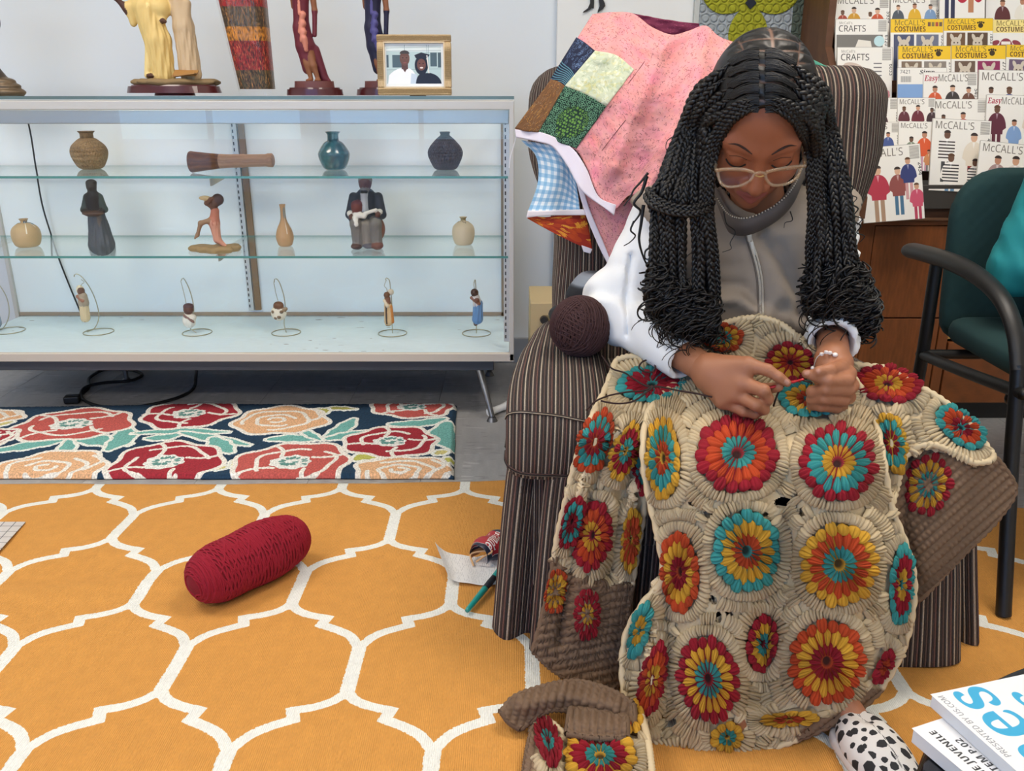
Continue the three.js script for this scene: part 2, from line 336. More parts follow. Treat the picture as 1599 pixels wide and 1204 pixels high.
// ---------------------------------------------------------------- display case
const CF = -2.62, CB = -3.12, CR = .006, CL = -1.83, CT = .989;       // front, back, right, left, top
const S1 = .765, S2 = .524, DECK = .222;
{
  const t = thing('display_case', 'long glass fronted display case with white back and pale metal frame', 'display case', [CR, 0, CF]);
  const w = CR - CL, cx = -w / 2, d = CF - CB, alu = std(0xc9c6bf, .45, { metalness: .25 }), white = std(0xeef6f9, .6), dark = std(0x4b4f55, .6);
  const tp = part('top_panel', box(w, .009, d, cx, CT - .0005, -d / 2), phys(0xffffff, .01, { transmission: 1, thickness: 0, ior: 1.3 }), t);
  part('top_edge', box(w, .009, .002, cx, CT - .0005, .001), std(0x5d7272, .2), tp);
  part('top_rail', [box(w, .024, .02, cx, CT - .021, .001, .002), box(w, .02, .02, cx, CT - .021, -d + .01, .002), box(.02, .02, d, -.01, CT - .021, -d / 2, .002), box(.02, .02, d, -w + .01, CT - .021, -d / 2, .002)], alu, t);
  part('valance', box(w - .03, .04, .012, cx, CT - .054, -.05, .003), std(0xaab0b2, .35, { metalness: .4 }), t);
  for (const x of [-.007, -w + .007]) part('post', box(.014, CT - .03 - .2, .02, x, (CT - .03 + .2) / 2, .001, .002), alu, t);
  for (const x of [-.007, -w + .007]) part('post', box(.014, CT - .03 - .2, .02, x, (CT - .03 + .2) / 2, -d + .012, .002), alu, t);
  part('bottom_rail', box(w, .026, .02, cx, .211, .001, .002), std(0xc6bdb0, .5), t);
  const bt = dataTex(256, 256, (u, v) => { const s = .02 * pn(u, v, 40) + .02 * pn(u, v, 8, 3); return pn(u, v, 34, 9) > .52 ? .5 : [.84 + s, .91 + s, .94 + s]; }, { srgb: true, repeat: [1.4, 1] });
  part('deck', box(w - .03, .02, d - .02, cx, DECK - .01, -d / 2, .002), std(0xffffff, .6, { map: bt }), t);
  part('back_panel', box(w - .02, CT - .03 - .21, .008, cx, (CT - .03 + .21) / 2, -d + .006), white, t);
  part('back_trim', [box(w - .03, .012, .006, cx, DECK + .008, -d + .014), box(.01, .74, .006, -.04, .59, -d + .014)], std(0xa08e7a, .6), t);
  part('plinth', box(w - .13, .045, d - .06, cx - .0, .175, -d / 2 - .01, .003), dark, t);
  const gl = phys(0xffffff, 0, { transmission: 1, thickness: 0, ior: 1.26 });
  part('front_glass', box(w - .028, CT - .03 - .224, .005, cx, (CT - .03 + .224) / 2, -.004), gl, t);
  part('end_glass', box(.005, CT - .03 - .224, d - .04, -.008, (CT - .03 + .224) / 2, -d / 2), gl, t);
  const sg = phys(0xfbfffd, .02, { transmission: 1, thickness: 0, ior: 1.5 }), edge = std(0x4f8f88, .2);
  for (const y of [S1, S2]) {
    const s = part('glass_shelf', box(w - .036, .007, .41, cx, y - .0035, -.245), sg, t);
    part('shelf_edge', box(w - .036, .0068, .0015, cx, y - .0035, -.0395), edge, s);
    part('shelf_edge', box(w - .036, .0068, .0015, cx, y - .0035, -.4505), edge, s);
  }
  // slotted standards: a pair where the back panels meet, and at the ends
  const slot = std(0x33373b, .8), stdm = std(0xc8cac8, .4, { metalness: .3 });
  for (const [x, z] of [[-.957 - CR, -d + .018], [-.022, -d + .04], [-.022, -.06]]) {
    const s = part('shelf_standard', box(.02, .71, .012, x, .6, z, .002), stdm, t);
    const g = []; for (let k = 0; k < 34; k++) g.push(box(.004, .011, .0008, x - .004, .262 + k * .0205, z + .0064));
    part('slots', g, slot, s);
  }
  part('panel_strip', box(.022, .71, .01, -.957 - CR + .024, .6, -d + .016, .002), std(0x8a6f52, .6), t);
  for (const y of [S1, S2]) for (const x of [-.957 - CR, -1.78]) {
    const sh = new THREE.Shape(); sh.moveTo(0, 0); sh.lineTo(.3, 0); sh.lineTo(.29, -.012); sh.lineTo(.02, -.035); sh.lineTo(0, -.035);
    const g = new THREE.ExtrudeGeometry(sh, { depth: .003, bevelEnabled: false }); g.rotateY(PI / 2); g.rotateY(PI); g.translate(0, 0, 0);
    part('shelf_bracket', g.rotateY(PI).translate(x, y - .008, -d + .02 + .3), std(0xb9b4a4, .5), t);
  }
  const steel = std(0x7b7d80, .3, { metalness: .85 });
  for (const [x, z, lx, lz] of [[-.115, -.06, .0, .075], [-.12, -d + .07, .03, -.03], [-w + .1, -.06, -.05, .075], [-1.42, -d + .11, 0, -.0]]) {
    const l = part('leg', tube([[x, .16, z], [x - .0 + lx * .5 - (lz > .05 ? .045 : 0) * -.5, .09, z + lz * .5], [x + lx + (lz > .05 ? .045 : 0), .014, z + lz]], (u) => mix(.013, .0085, u), 10, 16), steel, t);
    part('foot', cyl(.011, .018, .014, x + lx + (lz > .05 ? .045 : 0), .007, z + lz), steel, l);
  }
}
const caseCord = partW('power_cord', tube([at(38, 165, 3.06), at(48, 210, 3.06), at(56, 262, 3.07), at(66, 320, 3.08), at(80, 367, 3.09), at(92, 404, 3.1), at(108, 445, 3.1), at(125, 486, 3.1)], .0028, 60, 8), std(0x16181c, .6), scene);
tag(caseCord, 'thin black cord hanging inside the case before its white back panel', 'cord');
{
  const t = thing('extension_cord', 'black power cord coiled on the floor beneath the display case', 'cord', onLevel(190, 605, 0));
  const P = [[118, 622], [138, 606], [140, 590], [165, 577], [205, 578], [222, 586], [205, 594], [160, 598], [135, 604], [126, 618], [150, 633], [190, 637], [240, 631], [285, 618], [303, 605], [306, 588], [308, 566]];
  partW('cable', tube(P.map(([x, y], i) => onLevel(x, y, i > 14 ? .01 + (i - 14) * .05 : .007 + (i > 6 && i < 9 ? .008 : 0))), .0055, 120, 10), std(0x0c0d10, .5), t);
  const p = onLevel(113, 623, .016); const g = box(.05, .026, .035, 0, 0, 0, .006); g.rotateY(.2).translate(p.x, p.y, p.z);
  partW('plug', g, std(0x0e0f11, .45), t);
}

// ---------------------------------------------------------------- on and in the case
const U = (Z, py) => Z / -sight(800, py)[2] / FOCAL;                 // metres per pixel of the survey at a depth
function standing(name, label, category, px, py, h, prims, k = 3, cell = 1.25, opt = {}) {
  const p = opt.Z ? at(px, py, opt.Z).setY(h) : onLevel(px, py, h), s = U(-p.z, py), t = thing(name, label, category, p, 0, opt.group);
  if (prims) { const g = figureGeo(prims, k, cell); g.scale(s, s, s); part(opt.body ?? 'figure', g, opt.mat ?? vcol(.6), t); }
  t.userData.s = s; return t;
}
function pot(name, label, px, py, h, prof, mat, opt = {}) {
  const t = standing(name, label, 'vase', px, py, h, null, 0, 0, opt), s = t.userData.s;
  const cv = new THREE.SplineCurve(prof.map(([r, y]) => new THREE.Vector2(r, y))).getPoints(44).map((p) => [max(p.x, .01) * s, p.y * s]);
  const top = prof[prof.length - 1], inner = [[top[0] - 1.6, top[1]], [top[0] - 3, top[1] - 5], [prof[prof.length - 2][0] - 2, top[1] - 14], [.1, top[1] - 16]].map(([r, y]) => [max(r, .1) * s, y * s]);
  const g = lathe([[0, 0], ...cv, ...inner], 48); if (opt.relief) { const P = g.attributes.position; for (let i = 0; i < P.count; i++) { const x = P.getX(i), y = P.getY(i) / s, z = P.getZ(i), r = hypot(x, z); if (r < 1e-4) continue; const q = 1 + opt.relief(atan2(z, x), y) * s / r; P.setX(i, x * q); P.setZ(i, z * q); } g.computeVertexNormals(); }
  part('body', g, mat, t);
  return t;
}
const weave = dataTex(256, 256, (u, v) => { const r = flr(v * 18), x = u * 40 + (r % 2) * .5; return .25 + .75 * abs(sin(x * PI)) * abs(sin(v * 18 * PI)); });
const dots = dataTex(256, 256, (u, v) => { const r = flr(v * 22), x = u * 34 + (r % 2) * .5; return pow(abs(sin(x * PI)) * abs(sin(v * 22 * PI)), .6) * sstep(.12, .25, v) * sstep(.95, .7, v); });
const speck = (a, b, n = 60) => dataTex(256, 256, (u, v) => { const t = clamp(.5 + .9 * pn(u, v, n) + .5 * pn(u, v, 9, 4)); const A = C(a).convertLinearToSRGB(), B = C(b).convertLinearToSRGB(); return [mix(A.r, B.r, t), mix(A.g, B.g, t), mix(A.b, B.b, t)]; }, { srgb: true });
pot('clay_vase', 'round tan vase with woven basket texture on the upper glass shelf', 143, 264, S1 + .0005, [[13, 0], [20, 5], [27, 22], [25, 34], [15, 44], [8, 48], [8, 52], [12, 56], [12.5, 57]], std(0xffffff, .75, { map: speck(0xa98c63, 0x7c6444), bumpMap: weave, bumpScale: .004 }));
pot('clay_vase', 'round glossy teal vase with flared lip on the upper glass shelf', 523, 265, S1 + .0005, [[12, 0], [18, 4], [24, 20], [23, 28], [15, 40], [8, 45], [7.5, 51], [11, 56], [11.5, 57]], phys(0xffffff, .22, { map: speck(0x2f6d75, 0x1f4a54, 20), clearcoat: .7, clearcoatRoughness: .1 }));
pot('clay_vase', 'round dark brown vase with rows of raised dimples on the upper glass shelf', 696, 265, S1 + .0005, [[13, 0], [19, 4], [27, 22], [25, 33], [15, 45], [8, 51], [7, 53], [8, 56], [8, 57]], std(0xffffff, .5, { map: speck(0x4c3d3a, 0x2c2324), bumpMap: dots, bumpScale: .006 }));
{
  const band = (base, patch, line) => canvasTex(512, 256, (c, w, h) => {
    c.fillStyle = base; c.fillRect(0, 0, w, h);
    for (let i = 0; i < 900; i++) { const r = seeded(i)(); c.fillStyle = `rgba(90,60,30,${.05 * r})`; c.fillRect(seeded(i + 7)() * w, seeded(i + 99)() * h, 6, 2); }
    for (const o of [-.5, 0, .5]) { c.fillStyle = patch; c.beginPath(); c.ellipse((.80 + o) * w, h * .42, 46, 40, 0, 0, 7); c.ellipse((.62 + o) * w, h * .36, 40, 22, 0, 0, 7); c.fill();
      c.strokeStyle = line; c.lineWidth = 7; c.beginPath(); c.moveTo((.70 + o) * w, h * .18); c.quadraticCurveTo((.76 + o) * w, h * .4, (.74 + o) * w, h * .62); c.moveTo((.70 + o) * w, h * .2); c.quadraticCurveTo((.60 + o) * w, h * .35, (.59 + o) * w, h * .7); c.stroke(); }
  });
  pot('clay_vase', 'squat beige vase with white drips and a blue grey patch on the middle shelf', 44, 385, S2 + .0005, [[13, 0], [18, 4], [21, 16], [19, 28], [10, 36], [5, 37], [5, 40], [6.5, 42.5], [6.8, 43]], std(0xffffff, .55, { map: band('#c9ac80', '#6f7f8c', '#f2ead8') }));
  pot('clay_vase', 'tall gourd shaped vase with a narrow neck and white drips on the middle shelf', 446, 384, S2 + .0005, [[8, 0], [11, 3], [13.5, 14], [11, 26], [6, 37], [4.2, 45], [4, 58], [4.6, 63], [4.6, 64]], std(0xffffff, .5, { map: band('#c49a6c', '#8a8a80', '#f4ecdc') }));
  pot('clay_vase', 'small round cream pot with a dark brushed band on the middle shelf', 724, 382, S2 + .0005, [[10, 0], [14, 3], [17.5, 16], [16, 28], [9, 35], [4.5, 37], [4, 40], [6, 42.5], [6, 43]], std(0xffffff, .5, { map: canvasTex(512, 256, (c, w, h) => { c.fillStyle = '#d9c7a6'; c.fillRect(0, 0, w, h); c.fillStyle = '#9a8a5e'; c.fillRect(0, h * .16, w, h * .22); c.strokeStyle = '#4e4430'; c.lineWidth = 5; c.beginPath(); for (let x = 0; x <= w; x += 8) c.lineTo(x, h * .46 + 16 * sin(x * .05) + 6 * sin(x * .21)); c.stroke(); }) }));
}
{ // wooden horn
  const p = onLevel(362, 270, S1), s = U(-p.z, 260), t = thing('wooden_horn', 'carved wooden horn lying on its side on the upper glass shelf', 'horn', [p.x, S1 + .0005, p.z]);
  const wood = (a, b) => std(0xffffff, .55, { map: dataTex(128, 128, (u, v) => { const A = C(a).convertLinearToSRGB(), B = C(b).convertLinearToSRGB(), q = clamp(.5 + .5 * sin(u * 60 + 4 * pn(u, v, 5)) * .5 + pn(u, v, 20) * .4); return [mix(A.r, B.r, q), mix(A.g, B.g, q), mix(A.b, B.b, q)]; }, { srgb: true }) });
  const lay = (g, x, y, tilt) => g.scale(s, s, s).rotateZ(-PI / 2 + tilt).translate(x * s, y * s, 0);
  part('bell', lay(lathe([[12, -1], [15.5, 0], [16.5, 2], [15.5, 8], [13, 28], [11, 46], [0, 46]], 32), -63, 16.5, .02), wood(0x8a5a34, 0x5d3a22), t);
  part('tube', lay(lathe([[10.5, 44], [11, 48], [10.2, 62], [10.2, 84], [9.6, 86], [9.4, 118], [10.5, 122], [10.5, 128], [8, 130], [0, 130]], 32), -63, 16.5, .02), wood(0xb98f66, 0x9c7450), t);
}
{ // small woman with a tray
  const d = 0x3a332f, g2 = 0x54595f, b2 = 0x5d4437;
  standing('clay_figurine', 'dark standing woman figurine in a long grey dress holding a tray', 'figurine', 159, 383, S2 + .0005, [
    ['c', [0, 3, 0], 19, [-1, 50, 0], 11, g2, 1.2], ['c', [-1, 50, 0], 11, [-2, 72, 0], 12, 0x2c2626], ['c', [-12, 74, 0], 5, [-17, 55, 5], 4.5, 0x44504c], ['c', [8, 74, 0], 5, [15, 56, 5], 4.5, 0x44504c], ['c', [-17, 55, 5], 4, [-7, 50, 15], 3, d], ['c', [15, 56, 5], 4, [8, 50, 15], 3, d],
    ['e', [1, 51, 15], [17, 3.2, 7], b2], ['e', [-2, 90, 1], [7.5, 9, 7.5], d], ['c', [-2, 78, 0], 4, [-2, 84, 0], 4, d], ['e', [-2, 96, -1], [7.8, 4.5, 7], 0x2a2422], ['c', [5, 2, 6], 5, [5, 44, 8], 4, 0x70655d], ['e', [-2, 89, 8], [1.6, 2, 2], d],
  ], 4);
  const t = standing('dancer_figurine', 'dancing woman figurine in a pink dress with a wide hat on a rough clay base', 'figurine', 340, 388, S2 + .0005, [
    ['c', [12, 4, 0], 3, [1, 14, 0], 5, 0xd99a80, .5], ['c', [1, 14, 0], 5.5, [-1, 40, 0], 8, 0xd99a80, .7], ['c', [-1, 40, 0], 8, [2, 58, 0], 6, 0xc07860], ['c', [-6, 44, 4], 4, [-20, 40, 6], 3.5, 0x9d7a5c], ['c', [-20, 40, 6], 3.4, [-27, 22, 6], 2.4, 0x9d7a5c], ['c', [-27, 22, 6], 2.4, [-31, 17, 8], 1.6, 0x9d7a5c],
    ['c', [4, 58, 0], 3, [-8, 70, 6], 2.6, 0x6d4632], ['c', [-8, 70, 6], 2.6, [2, 78, 8], 2.4, 0x6d4632], ['e', [4, 70, 2], [5.5, 7, 5.5], 0x5f3f30], ['e', [-10, 78, 4], [9, 3.5, 7], 0xcbb083], ['e', [8, 75, -1], [9, 9, 8], 0x4f3a3a],
  ], 3.5);
  const s = t.userData.s, b = sheetBlob(38, 9, 22, 4);
  part('base', b.scale(s, s, s).translate(-2 * s, -4 * s + .008, 0), std(0x9b8256, .8), t);
}
function sheetBlob(rx, h, rz, seed) {            // a rough flat stone
  const g = new THREE.CylinderGeometry(1, 1, h, 40, 3), P = g.attributes.position;
  for (let i = 0; i < P.count; i++) { const x = P.getX(i), y = P.getY(i), z = P.getZ(i), a = atan2(z, x), q = 1 + .14 * sin(a * 3 + seed) + .07 * sin(a * 8 + seed * 2) - .1 * pow(abs(y / h * 2), 3); P.setXYZ(i, x * rx * q, y + .8 * sin(x * 9 + z * 5), z * rz * q); }
  g.computeVertexNormals(); return g;
}
{ // seated man with a child on his knees, in a chair
  const suit = 0x2a3443, trou = 0x75706a, skin = 0x5a352a, hair = 0x77726c, wh = 0xe6e2d8;
  standing('seated_man_figurine', 'seated old man figurine in a dark jacket and bow tie with a child', 'figurine', 575, 385, S2 + .0005, [
    ['e', [0, 26, -12], [26, 26, 14], 0x8c5a44], ['c', [0, 40, -4], 17, [0, 74, -3], 16, suit], ['c', [-19, 76, -3], 7, [-25, 50, 2], 7, suit], ['c', [19, 76, -3], 7, [24, 50, 2], 7, suit], ['c', [-25, 49, 3], 6, [-19, 43, 16], 5, suit], ['c', [24, 49, 3], 6, [18, 45, 16], 5, suit],
    ['c', [-10, 40, 2], 9, [-14, 38, 18], 9, trou], ['c', [12, 40, 2], 9, [16, 38, 18], 9, trou], ['c', [-14, 36, 18], 8.5, [-13, 6, 18], 7.5, trou, .5], ['c', [16, 36, 18], 9, [17, 6, 18], 8, trou, .5], ['c', [1, 36, 15], 8, [1, 8, 15], 7, 0x847c72], ['e', [-15, 4, 22], [8, 4.5, 9], 0x4a332c], ['e', [4, 4, 20], [8, 4, 8], 0x54525a], ['e', [18, 5, 22], [9, 5.5, 9], 0x6d4236],
    ['c', [0, 58, 12], 5, [0, 82, 10], 5, 0xb9bcc0], ['e', [0, 85, 13], [5, 2.4, 2.5], 0x15171b], ['e', [1, 96, 4], [9.5, 11, 9.5], skin], ['e', [1, 102, 1], [10.8, 9, 9.5], hair], ['e', [1, 89, 9], [6.5, 4, 5], hair], ['e', [1, 95, 13.5], [2, 2.6, 2.4], skin],
    ['e', [-12, 61, 16], [8, 8.5, 7.5], 0x6b2f2a], ['e', [-12, 66, 13], [9, 7, 8], 0x5d2733], ['c', [-12, 52, 18], 5, [0, 50, 22], 4, wh], ['c', [-14, 48, 22], 3, [-12, 38, 26], 2.4, wh], ['c', [2, 54, 22], 3, [18, 59, 20], 2.6, wh], ['e', [-23, 53, 12], [5, 4, 5], wh], ['e', [22, 56, 13], [5, 4, 5], wh], ['e', [-20, 48, 17], [4, 4, 4], skin], ['e', [20, 52, 18], [4, 4, 4], skin],
  ], 3.2, 1.15);
}
// wire ornament stands on the bottom deck, each with a small figure hanging from its hook
const wireMat = std(0xb9b49c, .3, { metalness: .85 });
function wireStand(px, py, arc, label, group) {
  const p = onLevel(px, py, DECK), s = U(-p.z, py), t = thing('ornament_stand', label, 'ornament stand', p, 0, group), r = .0017;
  const ring = []; for (let i = 0; i <= 32; i++) { const a = i / 32 * 2 * PI; ring.push(V(22 * s * cos(a), .002, 22 * s * sin(a))); }
  part('ring', tube(ring, r, 48, 6, false), wireMat, t);
  part('hook', tube(arc.map(([x, y]) => V(x * s, max(y, .8) * s, 0)), r, 36, 6), wireMat, t);
  return [p, s];
}
function ornament(st, label, name, hook, prims) {
  const [p, s] = st, t = thing(name, label, 'ornament', [p.x, p.y, p.z + .004]);
  part('figure', figureGeo(prims, 2, .8).scale(s, s, s), vcol(.55), t);
  part('loop', tube(hook.map(([x, y]) => V(x * s, y * s, 0)), .0011, 14, 5), wireMat, t);
}
{
  const A = [[-8, 0], [0, 6], [14, 30], [13, 60], [2, 88], [-6, 91], [-8, 86]], lab = (x) => 'wire ornament stand on the case bottom ' + x;
  let q = wireStand(15, 517, [[-20, 1], [-10, 4], [4, 26], [5, 55], [-8, 82], [-15, 88], [-20, 84]], lab('cut by the left picture edge'));
  ornament(q, 'angel ornament in a pale blue gown at the far left of the case bottom', 'angel_ornament', [[-20, 84], [-19, 78], [-20, 70]], [['c', [-20, 14, 0], 10, [-18, 46, 0], 5, 0x8fa0b4, .5], ['e', [-18, 60, 0], [6, 7, 6], 0x4a3028], ['c', [-18, 46, 0], 6, [-18, 54, 0], 4, 0x9eb0c2]]);
  q = wireStand(154, 519, [[-18, 0], [-6, 6], [4, 24], [3, 52], [-6, 78], [-16, 91], [-22, 92], [-24, 88]], lab('with a cream robed figure'));
  ornament(q, 'slim figure ornament in a cream robe and head veil hanging on a wire stand', 'robed_ornament', [[-13, 84], [-9, 80], [-14, 76], [-16, 70]], [['c', [-16, 24, 0], 7, [-15, 48, 0], 6.5, 0xd9c49c, .5], ['c', [-15, 48, 0], 8, [-14, 58, 0], 6, 0xa89a86], ['e', [-16, 66, 0], [5, 6, 5], 0x6b4a3a], ['e', [-18, 67, -2], [6, 8, 5], 0xe8dcc0], ['c', [-22, 58, 2], 2.6, [-13, 52, 6], 2.4, 0x9a6a55], ['e', [-16, 20, 2], [3.5, 2, 3], 0x6b4a3a]]);
  q = wireStand(308, 520, [[-2, 0], [-10, 8], [-2, 30], [-1, 50], [-6, 76], [-12, 87], [-15, 83]], lab('with a small white figure in a dark crown'));
  ornament(q, 'small white clothed child ornament with dark curled hair hanging low on a wire stand', 'child_ornament', [[-15, 83], [-12, 60], [-11, 46]], [['e', [-9, 20, 2], [10, 11, 7], 0xe7e2d6, .4], ['c', [-12, 28, 2], 5, [-2, 26, 2], 5, 0xded6c8], ['e', [-8, 38, 2], [7.5, 7, 6.5], 0x5d3c36], ['e', [-8, 43, 0], [8, 5, 7], 0x4b3440], ['c', [-14, 30, 6], 1.6, [0, 20, 8], 1.6, 0x7a5a55]]);
  q = wireStand(447, 520, [[0, 0], [-2, 14], [2, 44], [0, 66], [-6, 84], [-10, 86], [-12, 80]], lab('with a round spotted figure'));
  ornament(q, 'round white angel ornament with brown spots hanging on a wire stand', 'angel_ornament', [[-12, 80], [-10, 62], [-8, 52]], [['e', [-8, 33, 2], [12, 12, 8], 0xe3dac6], ['e', [-7, 45, 3], [8, 6.5, 7], 0x6a4634], ['e', [-15, 36, 7], [2.6, 2.2, 3], 0x7a6450], ['e', [-6, 28, 9], [2.6, 2.4, 3], 0x7a6450], ['e', [-12, 26, 8], [2.2, 2, 3], 0x7a6450], ['e', [-2, 36, 8], [2.4, 2.2, 3], 0x7a6450], ['c', [-4, 36, 4], 4, [4, 40, 4], 3, 0x8f7a62]]);
  q = wireStand(613, 521, [[0, 0], [0, 16], [1, 40], [0, 70], [-2, 86], [-7, 88], [-6, 84]], lab('with a slim cream and orange figure'));
  ornament(q, 'slim figure ornament in a cream gown with orange side panel hanging on a wire stand', 'gown_ornament', [[-6, 84], [-9, 76], [-6, 72], [-5, 66]], [['c', [-5, 20, 0], 6.5, [-5, 46, 0], 5.5, 0xdcb98a, .5], ['c', [1, 20, 1], 3, [0, 44, 2], 2.6, 0xc8813f], ['c', [-5, 46, 0], 5, [-5, 56, 0], 4.5, 0x7d5240], ['e', [-6, 62, 1], [4.5, 5, 4.5], 0x6b452f], ['c', [-10, 54, 3], 2, [-5, 46, 6], 2, 0xdccbb0], ['c', [-7, 18, 6.5], 1, [-7, 48, 5.5], .9, 0x3f332a], ['e', [0, 66, -2], [5, 5, 3], 0xcfc3ae], ['e', [-6, 15, 1], [4, 2, 3], 0x553a30]]);
  q = wireStand(744, 521, [[0, 0], [0, 16], [0, 40], [0, 70], [-1, 86], [-3, 80]], lab('with a figure in a light blue skirt'));
  ornament(q, 'mother and child ornament in a light blue skirt hanging on a wire stand', 'mother_ornament', [[-1, 86], [-3, 78], [-2, 70]], [['c', [2, 24, 0], 8, [3, 48, 0], 7, 0x5f8fc0, .9], ['c', [2, 48, 0], 7, [0, 58, 0], 6, 0xcfc9c4], ['e', [-2, 66, 1], [6, 6, 6], 0x3d2622], ['e', [2, 55, 7], [4, 3.4, 3], 0x6b4034], ['c', [-7, 58, 2], 2.4, [5, 50, 7], 2.2, 0x8a5a48], ['c', [-1, 16, 0], 3.2, [1, 24, 0], 3.6, 0x6b5340]]);
}
// ---- on top of the case
const TOP = CT + .0045;
const plinthMat = phys(0x4a1418, .3, { clearcoat: .4 });
{ // couple in robes
  const rb = 0xe2c47c, rw = 0xcdb38e, sk = 0x4f3026;
  const t = standing('couple_statuette', 'statuette of two standing figures in cream and yellow robes on a dark red oval plinth', 'statuette', 273, 146, TOP, [
    ['c', [-13, 30, 4], 17, [-15, 80, 4], 19, rb, 1.6], ['c', [-15, 80, 4], 19, [-28, 126, 4], 18, rb, 1.2], ['c', [-4, 126, 3], 15, [-30, 130, 3], 15, rb], ['c', [-50, 126, 4], 9, [-48, 104, 6], 5, rb], ['c', [-34, 134, 3], 9, [-52, 126, 4], 9, rb], ['c', [-52, 120, 6], 6, [-66, 138, 12], 3.4, sk], ['c', [-66, 138, 12], 3, [-76, 142, 14], 2.2, sk], ['c', [-68, 140, 13], 1.6, [-72, 148, 14], 1.1, sk], ['c', [-4, 124, 4], 10, [-3, 108, 8], 6, rb], ['c', [-4, 108, 10], 3.4, [4, 106, 16], 2.6, sk],
    ['c', [-29, 140, 3], 6, [-29, 150, 3], 6, sk], ['e', [-29, 160, 4], [10, 13, 11], sk], ['e', [-29, 168, 1], [11, 9, 11], 0x1c1512], ['c', [-34, 30, 12], 5, [-18, 128, 17], 3, 0xf0d690], ['e', [-27, 29, 14], [7, 3, 8], sk],
    ['c', [27, 33, -4], 16, [24, 100, -4], 15, rw, 1.2], ['c', [24, 100, -4], 15, [20, 138, -4], 13, rw], ['c', [33, 132, -2], 7, [30, 104, 2], 6, rw], ['c', [29, 106, 4], 3, [27, 90, 6], 2.5, sk], ['c', [18, 146, -4], 5, [16, 154, -4], 5, sk], ['e', [14, 164, -3], [9, 12, 10], sk], ['e', [12, 168, -7], [11, 12, 10], 0x17120f],
  ], 4, 1.3, { Z: 2.84 });
  const s = t.userData.s, ov = (rx, rz, h, y) => new THREE.CylinderGeometry(1, 1.04, h * s, 48).scale(rx * s, 1, rz * s).translate(0, y * s, 0);
  part('plinth', [ov(70, 40, 10, 9), ov(64, 36, 3, 14.5), ov(30, 20, 5, 2.5)], plinthMat, t);
  part('ground', sheetBlob(64, 9, 34, 3).scale(s, s, s).translate(0, 20 * s, 0), std(0x8d7550, .8), t);
  part('open_book', [box(36 * s, 2 * s, 16 * s, 0, 0, 0, .001).rotateZ(.12).translate(28 * s, 30 * s, 26 * s), box(36 * s, 2 * s, 16 * s, 0, 0, 0, .001).rotateZ(-.02).rotateX(.5).translate(27 * s, 33 * s, 18 * s)], std(0xa8793f, .6), t);
}
function lady(px, label, dress, trim, Z) {
  const sk = 0x8a5636;
  const t = standing('lady_statuette', label, 'statuette', px, 146, TOP, [
    ['c', [-8, 40, 0], 9, [-10, 72, 0], 14, dress], ['c', [-10, 72, 0], 14.5, [-14, 98, 0], 13, dress], ['c', [-14, 98, 0], 11.5, [-12, 138, 0], 12, dress], ['c', [2, 66, -4], 9, [14, 26, -8], 7, dress], ['c', [14, 26, -8], 6, [22, 22, -6], 3, dress],
    ['c', [-12, 60, 5], 6, [-8, 46, 6], 5, sk], ['c', [-8, 46, 6], 5, [-3, 24, 6], 3.2, sk], ['c', [-3, 62, 5], 6, [2, 44, 8], 5, sk], ['c', [2, 44, 8], 5, [8, 24, 8], 3.2, sk], ['e', [-6, 22.5, 10], [5, 2.4, 7], sk], ['e', [8, 22.5, 12], [5, 2.4, 7], sk],
    ['c', [-12, 138, 0], 11, [-11, 152, 0], 8, sk], ['c', [-24, 150, 0], 5, [-24, 128, -4], 4, sk], ['c', [6, 150, 0], 5, [8, 122, 0], 4, sk], ['c', [8, 122, 0], 4, [6, 88, 2], 3.4, dress], ['c', [-11, 154, 0], 4, [-11, 164, 0], 4, sk], ['e', [-11, 175, 1], [8, 11, 9], sk], ['e', [-11, 180, -3], [10, 11, 10], 0x1a1210],
    ['c', [-12, 142, 10], 2, [-13, 118, 12], 1.4, trim], ['c', [-7, 116, 13], 4.5, [-12, 104, 13], 2, trim], ['c', [-8, 104, 13], 4.5, [-14, 92, 14], 2, trim], ['c', [-8, 92, 14], 4.5, [-12, 80, 15], 2, trim], ['c', [-7, 82, 15], 4, [-6, 66, 14], 1.5, trim],
  ], 3.2, 1.2, { Z });
  const s = t.userData.s, ov = (rx, rz, h, y) => new THREE.CylinderGeometry(.97, 1, h * s, 48).scale(rx * s, 1, rz * s).translate(0, y * s, 0);
  part('plinth', [ov(44, 30, 9, 5), ov(40, 27, 4, 10)], plinthMat, t);
  part('step', ov(31, 21, 10, 16.5), std(0x6b3a36, .5), t);
}
lady(492, 'statuette of a slender woman in a maroon evening dress with pink frill', 0x6a2230, 0xd88a74, 2.82);
lady(601, 'statuette of a slender woman in a navy evening dress standing behind the photo frame', 0x1c1c3c, 0x4e4a86, 2.88);
